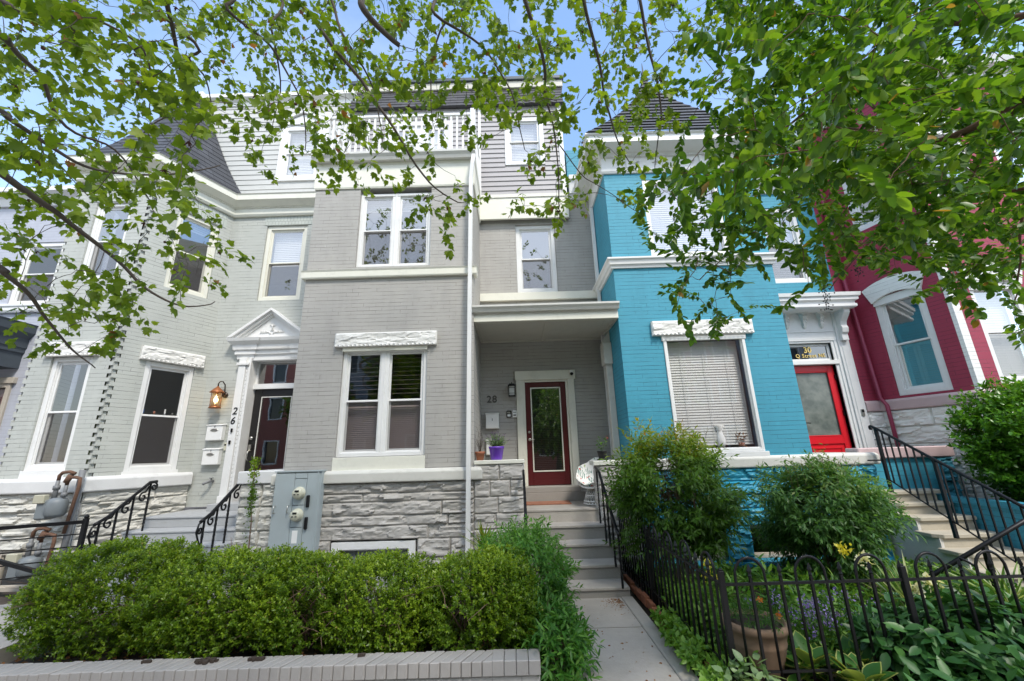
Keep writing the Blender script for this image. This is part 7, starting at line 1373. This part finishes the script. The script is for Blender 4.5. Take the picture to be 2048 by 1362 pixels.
# papasan chair
t = thing('papasan_chair', (1.30, 7.20, .83), 'white wicker bowl chair with leaf print cushion beside the maroon door', 'chair')
cc = Vector((1.33, 7.2, 1.30)); tilt = Matrix.Rotation(R(-38), 3, 'X') @ Matrix.Rotation(R(-24), 3, 'Y'); tilt = Matrix.Rotation(R(30), 3, 'X') @ Matrix.Rotation(R(-22), 3, 'Y')
ring = [cc + tilt @ Vector((.33 * math.cos(a), .33 * math.sin(a), 0)) for a in [2 * math.pi * i / 36 for i in range(37)]]
mb = MB(); mb.tube(ring, .018, 6); r2 = [cc + tilt @ Vector((.21 * math.cos(a), .21 * math.sin(a), -.15)) for a in [2 * math.pi * i / 24 for i in range(25)]]; mb.tube(r2, .009, 5)
for i in range(12): a = 2 * math.pi * i / 12; mb.tube([cc + tilt @ Vector((.33 * math.cos(a), .33 * math.sin(a), 0)), cc + tilt @ Vector((.24 * math.cos(a), .24 * math.sin(a), -.14)), cc + tilt @ Vector((0, 0, -.21))], .006, 4)
mb.build('bowl', 'wicker', t)
mb = MB(); vs = []; nn = 24; rows = 8
for i in range(rows + 1):
    u = i / rows; r_ = .335 * u
    for j in range(nn):
        a = 2 * math.pi * j / nn; puff = .022 * math.sin(6 * a) * u + .03 * math.sin(math.pi * u * 2.5); vs.append(cc + tilt @ Vector((r_ * math.cos(a), r_ * math.sin(a), -.15 * (1 - u ** 2) + .05 * (u > .9) + puff)))
mb.add(vs, [(i * nn + j, i * nn + (j + 1) % nn, (i + 1) * nn + (j + 1) % nn, (i + 1) * nn + j) for i in range(rows) for j in range(nn)], True)
def cushionmat():
    m, nt, out = newmat('leaf print cushion'); v = coord(nt); w_ = nd(nt, 'ShaderNodeTexWave', Scale=9., Distortion=9., Detail=2.); lk(nt, v, w_.inputs['Vector'])
    n1 = noise_(nt, v, 7, 2); f1 = ramp(nt, n1, [(.50, 0.), (.54, 1.)]); f2 = ramp(nt, w_.outputs['Fac'], [(.55, 0.), (.62, 1.)]); col = mixc(nt, math_(nt, 'MULTIPLY', f1, f2), (.74, .74, .72), (.10, .22, .19))
    n2 = noise_(nt, v, 11, 1); col = mixc(nt, ramp(nt, n2, [(.68, 0.), (.70, 1.)]), col, (.5, .03, .03)); n3 = ramp(nt, noise_(nt, v, 5.3, 1), [(.66, 0.), (.68, 1.)]); col = mixc(nt, n3, col, (.25, .38, .08)); bsdf(nt, out, col, .85); return m
mb.build('cushion', cushionmat(), t)
mb = MB(); b = Vector((1.30, 7.2, .84)); top = [(b + Vector((.13 * math.cos(a), .13 * math.sin(a), .26))) for a in [2 * math.pi * i / 24 for i in range(25)]]; bot = [(b + Vector((.21 * math.cos(a), .21 * math.sin(a), .012))) for a in [2 * math.pi * i / 24 for i in range(25)]]; bt2 = [(b + Vector((.20 * math.cos(a), .20 * math.sin(a), .05))) for a in [2 * math.pi * i / 24 for i in range(25)]]; md = [(b + Vector((.165 * math.cos(a), .165 * math.sin(a), .14))) for a in [2 * math.pi * i / 24 for i in range(25)]]
for ln_ in (top, bot, bt2, md): mb.tube(ln_, .011, 5)
for i in range(24): mb.tube([top[i], md[(i + 1) % 24], bot[(i + 2) % 24]], .006, 4); mb.tube([top[i], md[(i - 1) % 24], bot[(i - 2) % 24]], .006, 4)
mb.build('base', 'wicker', t)
t = thing('doormat', (.45, 7.4, .84), 'worn reddish doormat on the porch floor below the maroon door', 'doormat'); mb = MB(); mb.box(.14, .90, 7.28, 7.68, .836, .852); mb.build('mat', 'mat', t)

# small things in the windows
def vase(name, label, cat, c, prof, mat): t = thing(name, c, label, cat); MB().lathe(c, prof, 16).build('body', mat, t); return t
vase('vase', 'white flared vase behind the glass of the big teal house window', 'vase', (3.30, 6.80, 1.68), [(.05, 0), (.07, .05), (.075, .12), (.045, .22), (.04, .26), (.085, .33), (.08, .335), (.03, .26)], 'wplastic')
t = vase('potted_plant', 'small reddish dried plant behind the glass at the right of the big window', 'potted plant', (3.62, 6.80, 1.68), [(.04, 0), (.05, .06), (.04, .06)], 'terra'); LP, LD, LN = sprigs(np.array([(3.62, 6.8, 1.74)] * 9), rvec(9, .4) + [0, 0, 1.], np.full(9, .16), 8, 1.2); leaves('foliage', LP, LD, LN, .04, T_OVAL, 'l_brown', t)
fq_ = FBc
for i, (s_q, lab, nm, r0, h0, mt) in enumerate(((.56, 'blue and white little pot on the meeting rail of the bay window', 'pot', .035, .07, 'bluepot'), (.74, 'small brown cup on the meeting rail of the bay window', 'cup', .018, .05, 'terra'), (.90, 'tiny white figurine on the meeting rail of the bay window', 'figurine', .014, .09, 'wplastic'), (1.02, 'small dark trinket on the meeting rail of the bay window', 'trinket', .02, .035, 'dkmetal'))):
    if mt == 'bluepot': M['bluepot'] = plain('blue glazed ceramic', (.10, .20, .45), .2)
    p = fq_.p(s_q, -.105, 2.535); vase(nm, lab, nm, tuple(p), [(r0 * .7, 0), (r0, h0 * .4), (r0 * .8, h0 * .8), (r0 * .9, h0), (r0 * .6, h0)], mt)

# ---- garden bed plants
def clump(name, label, c, r, n, per, length, lsize, T, mat, up=1., droop=.2, cat='plant', rn=None, group=None, stem=.05):
    t = thing(name, c, label, cat, group); a = RNG.uniform(0, 2 * math.pi, n); q = RNG.random(n) ** .5
    P = np.stack([c[0] + r[0] * q * np.cos(a), c[1] + r[1] * q * np.sin(a), c[2] + stem + r[2] * RNG.random(n) * (1 - .5 * q)], 1)
    D = np.stack([np.cos(a) * q, np.sin(a) * q, np.full(n, up)], 1); LP, LD, LN = sprigs(P, D, RNG.uniform(length * .7, length * 1.2, n), per, 1.2); LD = unit(LD) + np.array([0, 0, -droop])
    leaves('foliage', LP, LD, LN, RNG.uniform(lsize * .7, lsize * 1.2, len(LP)), T, mat, t, rn if rn is None else rn(len(LP)))
    m_ = min(n, 60); stems(t, [(p[0] * .6 + c[0] * .4, p[1] * .6 + c[1] * .4, c[2]) for p in P[:m_]], [tuple(p + d_ * length * .6) for p, d_ in zip(P[:m_], unit(D)[:m_])], .003, 'l_ground', 'stem', 4); return t
def flowers(t, pts, nper, s, mat, rad=.015, T=T_OVAL):
    pts = np.array(pts)
    if len(pts) > 1:
        for q in pts[:60]: flowers(t, [q], nper, s, mat, rad, T)
        return
    P = np.repeat(pts, nper, 0) + rvec(len(pts) * nper, rad); leaves('flower', P, rvec(len(P)) + [0, -.3, .5], rvec(len(P)), RNG.uniform(s * .7, s * 1.2, len(P)), T, mat, t)
t = clump('peony', 'large dark green peony bush pushing through the fence at the right', (3.45, 3.55, 0), (.85, .36, .42), 300, 7, .18, .115, T_PEONY, 'l_peony', droop=.35); flowers(t, [(2.98, 3.5, .60), (3.2, 3.6, .62), (2.88, 3.8, .74)], 45, .04, 'p_white', .025)
flowers(t, [(2.80, 3.9, .80)], 40, .035, 'p_yellow', .02)
t = clump('peony', 'lower dark green peony clump at the bottom right corner', (3.1, 3.1, -.05), (.6, .22, .16), 150, 6, .16, .12, T_PEONY, 'l_peony', droop=.3)
for i, (x, y, lab) in enumerate(((2.15, 3.62, 'variegated hosta beside the clay urn'), (2.50, 3.60, 'variegated hosta with yellow edged leaves under the spear pickets'), (2.32, 3.35, 'variegated hosta leaning out in front of the fence'))):
    t = thing('hosta', (x, y, 0), lab, 'plant', 'variegated hostas'); n = 26; A = RNG.uniform(0, 6.28, n); E = RNG.uniform(.2, 1.2, n); D = np.stack([np.cos(A) * np.cos(E), np.sin(A) * np.cos(E), np.sin(E)], 1); P = np.array([x, y, .03]) + D * .08; S = RNG.uniform(.12, .19, n); N = np.tile([0, 0, 1.], (n, 1)) + rvec(n, .2)
    leaves('leaf', P, D, N, S, T_HOSTA, 'l_hosta', t); leaves('leaf_margin', P - N * .003 - D * .006, D, N, S * 1.09, T_leaf(.68, .16, .4, 4), 'l_margin', t)
def bell(c, r, n, label, seed):
    t = thing('bellflower', c, label, 'plant', 'violet bellflower clumps'); a = RNG.uniform(0, 6.28, n); q = RNG.random(n) ** .5; H = RNG.uniform(.18, .42, n)
    B = np.stack([c[0] + r * q * np.cos(a), c[1] + r * .6 * q * np.sin(a), np.full(n, 0.)], 1); Tp = B + np.stack([RNG.normal(size=n) * .05, RNG.normal(size=n) * .05, H], 1); stems(t, [tuple(x) for x in B], [tuple(x) for x in Tp], .0025, 'l_ground', 'stem', 4)
    LP, LD, LN = sprigs(B, unit(Tp - B), H, 12, 1.1); leaves('foliage', LP, LD, LN, RNG.uniform(.025, .045, len(LP)), T_LANCE, 'l_ground', t, .5 * RNG.random(len(LP))); k = RNG.random(n) < .5
    flowers(t, Tp[k], 8, .022, 'p_violet', .015)
bell((2.3, 4.0, 0), .38, 110, 'violet bellflowers right of the clay urn', 1); bell((2.75, 4.1, 0), .3, 80, 'violet bellflowers behind the peony', 2)
clump('lily', 'whorled bright green lily stems behind the clay urn', (2.35, 4.55, 0), (.22, .2, .2), 30, 14, .35, .11, T_LANCE, 'l_ground', droop=.25); clump('lily', 'bright green lily clump below the teal pier', (3.0, 4.9, 0), (.35, .25, .12), 50, 12, .25, .10, T_LANCE, 'l_ground', droop=.25)
t = thing('iris_clump', (4.2, 4.6, 0), 'sword leaved iris clump under the right hand nandina', 'plant'); blades(t, (3.95, 4.7, 0), 70, .62, (.7, 1.45), .05, 'l_blade', .12, 'leaf'); 
clump('garden_plant', 'yellow flowered light green plant along the side fence', (1.78, 4.75, 0), (.22, .5, .22), 150, 9, .16, .05, T_OVAL, 'l_ground', up=1.5, rn=lambda n: .5 + .5 * RNG.random(n)); flowers(bpy.data.objects['garden_plant'], [(1.62, 3.95, .62), (1.65, 4.0, .70), (1.85, 4.3, .5)], 30, .025, 'p_yellow', .02)
clump('garden_plant', 'pale green leafy plants between path kerb and side fence', (1.40, 3.95, .0), (.10, .75, .05), 200, 7, .09, .055, T_OVAL, 'l_ground', up=.9, rn=lambda n: .45 + .5 * RNG.random(n))
t = clump('garden_plant', 'blue green poppy leaves at the fence corner', (1.5, 3.33, .0), (.10, .10, .14), 12, 6, .14, .085, T_OVAL, 'l_grey', up=1.2)
clump('garden_plant', 'small red leaved plant at the foot of the teal pier', (3.55, 6.2, .0), (.16, .12, .12), 50, 6, .09, .035, T_LANCE, 'l_burg', up=1.)
clump('heuchera', 'dark burgundy leaved plant among the hostas', (2.78, 3.5, 0), (.14, .10, .08), 30, 6, .08, .06, T_OVAL, 'l_burg', up=.7)
n = 4200; P = np.stack([RNG.uniform(1.6, 5.5, n), RNG.uniform(3.5, 6.5, n), np.full(n, .0)], 1); dn = np.array([noise.noise(Vector((p[0] * 1.3, p[1] * 1.3, 4))) for p in P]); P = P[(dn > -.22)]
D = np.tile([0, 0, 1.], (len(P), 1)) + rvec(len(P), .4); LP, LD, LN = sprigs(P, D, RNG.uniform(.05, .2, len(P)), 8, 1.2); o = leaves('ground_cover', LP, LD, LN, RNG.uniform(.025, .065, len(LP)), T_OVAL, 'l_ground', None, RNG.random(len(LP)) ** 1.2); o['kind'] = 'stuff'; o['label'] = 'low mixed green ground cover in the fenced garden bed'
# litter on the path
n = 300; P = np.stack([RNG.uniform(.3, 1.18, n), RNG.uniform(3.4, 5.42, n), np.full(n, .004)], 1); k = RNG.random(n) < .75; P[k, 0] = 1.17 - np.abs(RNG.normal(size=k.sum())) * .09; P[k, 1] = 5.43 - np.abs(RNG.normal(size=k.sum())) * .16
D = rvec(n); D[:, 2] = 0; o = leaves('leaf_litter', P, D, np.tile([0, 0, 1.], (n, 1)) + rvec(n, .3), RNG.uniform(.01, .035, n), T_OVAL, 'l_brown'); o['kind'] = 'stuff'; o['label'] = 'dry brown leaf litter on the path below the bottom step'
n = 1500; P = np.stack([RNG.uniform(-4.2, .05, n), RNG.uniform(3.62, 4.6, n), np.full(n, .15)], 1); D = rvec(n); D[:, 2] *= .2; o = leaves('leaf_litter', P, D, np.tile([0, 0, 1.], (n, 1)) + rvec(n, .4), RNG.uniform(.02, .05, n), T_OVAL, 'l_brown', rnd=RNG.random(n) * .6); o['kind'] = 'stuff'; o['label'] = 'dry leaves and mulch under the hedge'
mb = MB()
for x, y, r_ in ((-2.35, 3.54, .055), (-1.98, 3.55, .035), (-2.8, 3.55, .02), (-1.2, 3.56, .012)):
    for _ in range(60): a = random.uniform(0, 6.28); q_ = r_ * random.random() ** .5; p = Vector((x + q_ * math.cos(a) * 1.6, y + q_ * math.sin(a) * .6, .258)); s_ = random.uniform(.003, .009); mb.box(p.x - s_, p.x + s_, p.y - s_, p.y + s_, p.z - .01, p.z + s_)
o = mb.build('soil_crumbs', 'soil'); o['kind'] = 'stuff'; o['label'] = 'little heaps of dark soil spilled on the brick coping'

# ================================================================== trees
def placeleaves(t, tips, per, sz, T, mat, spread, nm='leaf_canopy', hang=.0, rnf=None, flat=0.):
    P = np.array([b for _, b, _ in tips]); D = unit(np.array([d for *_, d in tips]) + rvec(len(P), .25) + [0, 0, -hang])
    LP, LD, LN = sprigs(P - D * spread * .3, D, np.full(len(P), spread), per, 1.1, jit=.35, flat=flat)
    return LP, LD, LN
t = thing('plane_tree', (-2.6, -2.2, -.05), 'plane tree with lobed leaves whose drooping boughs cross the top of the view', 'tree')
G = Grow(); trunk = [(-2.6, -2.2, -.1), (-2.65, -2.15, 1.5), (-2.5, -2.1, 3.2), (-2.55, -2.0, 5.0)]
mb = MB(); mb.tube([trunk[0], (-2.6, -2.2, .3)] + trunk[1:] + [(-2.6, -1.9, 5.6)], [.34, .27, .24, .22, .20, .17], 14); tk = mb.build('trunk', 'bark', t)
fork = Vector((-2.55, -1.95, 5.3))
for i, (pts, ra, rb) in enumerate(PLANE_LIMBS):
    pp = [Vector(p) for p in pts]; s = pp[0]
    if i != 3:
        # lead in from the fork, above the view
        if s.x > -2: lead = [fork, fork.lerp(s, .35) + Vector((0, 0, 1.3)), fork.lerp(s, .75) + Vector((0, -.2, .9))]
        else: lead = [fork, Vector((-4.2, -1.2, 5.4)), Vector((min(-4.3, s.x - 1.2), s.y - 1.2, max(4.0, s.z + .8)))]
        G.limb(lead + pp, max(ra * 1.8, .03), rb, seed=i, wob=.025)
    else: G.limb(pp, ra, rb, seed=i)
up = np.stack([RNG.uniform(-6.5, 2.5, 150), RNG.uniform(-4.5, .6, 150), RNG.uniform(5.2, 8.5, 150)], 1); up = up[up[:, 2] > 3.6 + 1.75 * np.maximum(up[:, 1], 0)]
for k_ in range(7): a = k_ * .9; G.limb([fork, fork + Vector((2 * math.cos(a), 1.2 * math.sin(a) - .6, 1.2)), fork + Vector((4 * math.cos(a), 2.0 * math.sin(a) - 1.2, 2.0))], .07, .02, seed=40 + k_)
tips = G.attach(np.concatenate([np.array(PLANE_TIPS), up]), r=.0022, seg=4, sag=.10, maxd=4.)
br = G.mb.build('branches', 'bark', t, recalc=False)
tv = [x for x in tips if x[0] < len(PLANE_TIPS)]; tu = [x for x in tips if x[0] >= len(PLANE_TIPS)]
LP, LD, LN = placeleaves(t, tv, 21, .1, T_PLANE, 'l_plane', .33, hang=.35); 
nl = len(LP); LD = unit(LD); LP = LP + LD * RNG.uniform(.01, .05, (nl, 1)) + rvec(nl, .010); LD = LD + np.array([0, 0, -.35]) + rvec(nl, .25); sz = RNG.uniform(.032, .078, nl) ; rn = .12 + .78 * RNG.random(nl); rn[(RNG.random(nl) < .02) & (sz < .065)] = 1
P2, D2, N2 = placeleaves(t, tu, 16, .1, T_PLANE, 'l_plane', .6, hang=.2)
allP, allD, allN = np.concatenate([LP, P2]), np.concatenate([LD, D2]), np.concatenate([LN, N2]); allS = np.concatenate([sz, RNG.uniform(.12, .2, len(P2))]); allR = np.concatenate([rn, RNG.random(len(P2)) * .9])
leaves('crown', allP, allD, allN, allS, T_PLANE, 'l_plane', t, allR)
# dry seed heads and fruit balls on the plane tree
mb = MB()
for i in range(0, len(tv), 4):
    b = Vector(tv[i][1]); p = b + Vector((random.gauss(0, .02), random.gauss(0, .02), -random.uniform(.03, .07))); mb.tube([b, p], .0012, 3)
    for s_ in range(5): e = p + Vector((random.gauss(0, .012), random.gauss(0, .012), -random.uniform(0, .03))); mb.tube([p, e], [.006, .002], 4)
for i in range(2, len(tv), 17):
    b = Vector(tv[i][1]); p = b + Vector((random.gauss(0, .03), 0, -.05)); mb.tube([b, p], .001, 3); mb.lathe(tuple(p), [(.001, -.011), (.009, -.007), (.011, 0), (.009, .007), (.001, .011)], 7)
mb.build('seed_heads', 'seed', t, recalc=False)['kind'] = 'stuff'

t = thing('crape_myrtle', (4.4, 1.3, -.05), 'crape myrtle with dense small oval leaves filling the upper right', 'tree')
G = Grow(); mb = MB(); mb.tube([(4.4, 1.3, -.1), (4.35, 1.35, 1.0), (4.15, 1.4, 2.2), (3.9, 1.5, 3.0)], [.09, .08, .07, .055], 10); mb.tube([(4.5, 1.25, -.1), (4.7, 1.2, 1.2), (4.6, 1.3, 2.6), (4.2, 1.5, 3.6)], [.08, .07, .055, .04], 10); mb.build('trunk', 'barkr', t)
for i, (pts, ra, rb) in enumerate(MYRTLE_LIMBS):
    pp = [Vector(p) for p in pts]
    if i in (0, 4, 6): pp = [Vector((3.95, 1.5, 2.9))] + pp
    G.limb(pp, ra, rb, seed=60 + i, wob=.03)
tips = G.attach(np.array(MYRTLE_TIPS), r=.0020, seg=4, sag=.06, maxd=4.)
G.mb.build('branches', 'barkr', t, recalc=False)
LP, LD, LN = placeleaves(t, tips, 32, .05, T_OVAL, 'l_crape', .34, hang=.15, flat=.55)
rn = .95 * RNG.random(len(LP)); rn[RNG.random(len(LP)) < .006] = 1; leaves('crown', LP, unit(LD) + [0, 0, -.15], LN + [0, 0, .5], RNG.uniform(.040, .072, len(LP)), T_OVAL, 'l_crape', t, rn)
mb = MB()
for c_ in ((1.683, 3.2, 2.684), (2.531, 3.1, 2.858), (2.514, 3.1, 2.752), (2.9, 2.8, 3.541), (2.652, 2.9, 2.937)):
    top = Vector(c_) + Vector((0, 0, .09)); mb.tube([top, Vector(c_) - Vector((0, 0, .04))], .0014, 4)
    for i in range(20): p = Vector(c_) + Vector((random.gauss(0, .022), random.gauss(0, .022), random.uniform(-.06, .06))); mb.tube([(c_[0], c_[1], p.z + .01), p], .0007, 3); mb.lathe(tuple(p), [(.0005, -.006), (.005, -.003), (.005, .003), (.0005, .006)], 6)
mb.build('seed_capsules', 'berry', t, recalc=False)['kind'] = 'stuff'

# ================================================================== across the street (seen only in the window reflections)
for i, (x0, x1, mt, lab) in enumerate(((-29, -22, 'b24', 'lavender row house across the street, far left'), (-22, -15, 'bred', 'red brick row house across the street, second from the left'), (16, 23, 'b24', 'lavender row house across the street, far right end'), (-15, -8.5, 'b24', 'pale brick row house across the street, left'), (-8.5, -2.5, 'bred', 'red brick row house across the street behind the plane tree'), (-2.5, 3.5, 'bred', 'red brick row house across the street, centre'), (3.5, 10, 'b28', 'grey row house across the street, right'), (10, 16, 'bred', 'red brick row house across the street, far right'))):
    t = thing('row_house', ((x0 + x1) / 2, -16, 0), lab, 'house', 'row houses across the street'); f_ = Fr((x1, -15), (x0, -15)); L = f_.L; ops = []
    for k_ in range(3):
        for z in (1.4, 4.6, 7.4): ops.append((.7 + k_ * (L - 1.2) / 3, 1.8 + k_ * (L - 1.2) / 3, z, z + 1.7))
    mb = MB(); wall(mb, f_, 0, L, 0, 9.8 + (i % 2) * .6, ops, .15); mb.build('wall', mt, t, recalc=False)
    for o_ in ops: mb = MB(); fill(mb, f_, *o_, .09, -.1, .03); w_ = mb.build('window', 'white', t); mb = MB(); mb.quad(f_.p(o_[0], -.1, o_[2]), f_.p(o_[1], -.1, o_[2]), f_.p(o_[1], -.1, o_[3]), f_.p(o_[0], -.1, o_[3])); mb.build('pane', M.setdefault('fardark', plain('dark far glass', (.03, .035, .04), .08)), w_, recalc=False)
    mb = MB(); mb.box(x0, x1, -20, -14.8, 9.8 + (i % 2) * .6, 10.3 + (i % 2) * .6); mb.build('roof', 'white', t)
for i, (x, y, h, r_) in enumerate(((-6, -12, 6.2, 2.6), (.8, -12.3, 5.6, 2.4), (7.5, -12, 6.5, 2.8), (-13, -12, 4.6, 2.1), (2.6, -10.5, 3.7, 2.0))):
    t = thing('street_tree', (x, y, 0), ('leafy street tree across the road, left', 'leafy street tree across the road, middle', 'leafy street tree across the road, right', 'small leafy street tree across the road, far left', 'low leafy street tree opposite the maroon door')[i], 'tree', 'street trees across the road')
    MB().tube([(x, y, -.1), (x + .1, y, 2), (x, y, h - .5)], [.2, .16, .1], 9).build('trunk', 'bark', t); P, d = shell(1500, (x, y, h), (r_, r_, r_ * .85), .3, 1.6, 2.1, .4, seed=i + 20); LP, LD, LN = sprigs(P, d, .5, 5, 1.); leaves('crown', LP, LD, LN, RNG.uniform(.16, .3, len(LP)), T_OVAL, 'l_crape', t)

# ================================================================== camera, sun, sky
cam = bpy.data.cameras.new('Camera'); co = bpy.data.objects.new('Camera', cam); COL.objects.link(co); SC.camera = co
cam.sensor_width = 36; cam.lens = 816.95 / 2048 * 36; cam.clip_end = 2000; cam.clip_start = .05
r_ = Vector((.99955318, .00963616, -.02829459)); u_ = Vector((.02983803, -.26563244, .96361253)); f_ = Vector((-.00176957, .96402622, .26580127))
co.matrix_world = Matrix(((r_.x, u_.x, -f_.x, 0), (r_.y, u_.y, -f_.y, 0), (r_.z, u_.z, -f_.z, 1.68), (0, 0, 0, 1)))
SUN = Vector((.40, -.62, .95)).normalized(); el = math.asin(SUN.z); az = math.atan2(SUN.x, SUN.y)
sl_ = bpy.data.lights.new('sun', 'SUN'); sl_.energy = SUN_E; sl_.angle = R(SUN_A); sl_.color = (1, .93, .83); so = bpy.data.objects.new('sun', sl_); COL.objects.link(so); so.rotation_euler = SUN.to_track_quat('Z', 'Y').to_euler(); so.location = (3, -8, 20)
w = bpy.data.worlds.new('World'); SC.world = w; w.use_nodes = True; nt = w.node_tree; nt.nodes.clear()
out = nt.nodes.new('ShaderNodeOutputWorld'); bg = nt.nodes.new('ShaderNodeBackground'); sky = nt.nodes.new('ShaderNodeTexSky'); sky.sky_type = 'NISHITA'; sky.sun_disc = False; sky.sun_elevation = el; sky.sun_rotation = az; sky.air_density = 1.25; sky.dust_density = .2; sky.ozone_density = 2.2
tc = nt.nodes.new('ShaderNodeTexCoord'); mp = nd(nt, 'ShaderNodeMapping'); mp.inputs['Scale'].default_value = (1, 1, 2.2); lk(nt, tc.outputs['Generated'], mp.inputs[0])
cl = ramp(nt, noise_(nt, mp.outputs[0], 1.6, 7, .55), [(.45, 0.), (.75, 1.)]); sp = nt.nodes.new('ShaderNodeSeparateXYZ'); lk(nt, tc.outputs['Generated'], sp.inputs[0])
# more broken cloud over the street behind the photographer, clear blue in front
bk = nt.nodes.new('ShaderNodeMapRange'); bk.interpolation_type = 'SMOOTHSTEP'; bk.inputs[1].default_value = .15; bk.inputs[2].default_value = -.55; bk.inputs[3].default_value = 0; bk.inputs[4].default_value = .72; lk(nt, sp.outputs[1], bk.inputs[0])
cf = math_(nt, 'MAXIMUM', math_(nt, 'MULTIPLY', cl, CLOUD), math_(nt, 'MULTIPLY', bk.outputs[0], math_(nt, 'MULTIPLY_ADD', cl, .5, .62), 0, True)); col = mixc(nt, cf, sky.outputs[0], CLOUDC)
lk(nt, col, bg.inputs[0]); bg.inputs[1].default_value = SKY_S; lk(nt, bg.outputs[0], out.inputs[0])
SC.view_settings.view_transform = 'Standard'; SC.view_settings.look = 'None'; SC.view_settings.exposure = EXPO; SC.view_settings.gamma = 1
SC.cycles.max_bounces = 8; SC.cycles.transparent_max_bounces = 16; SC.cycles.diffuse_bounces = 4; SC.cycles.use_denoising = True
try: SC.cycles.sample_clamp_indirect = 4
except Exception: pass
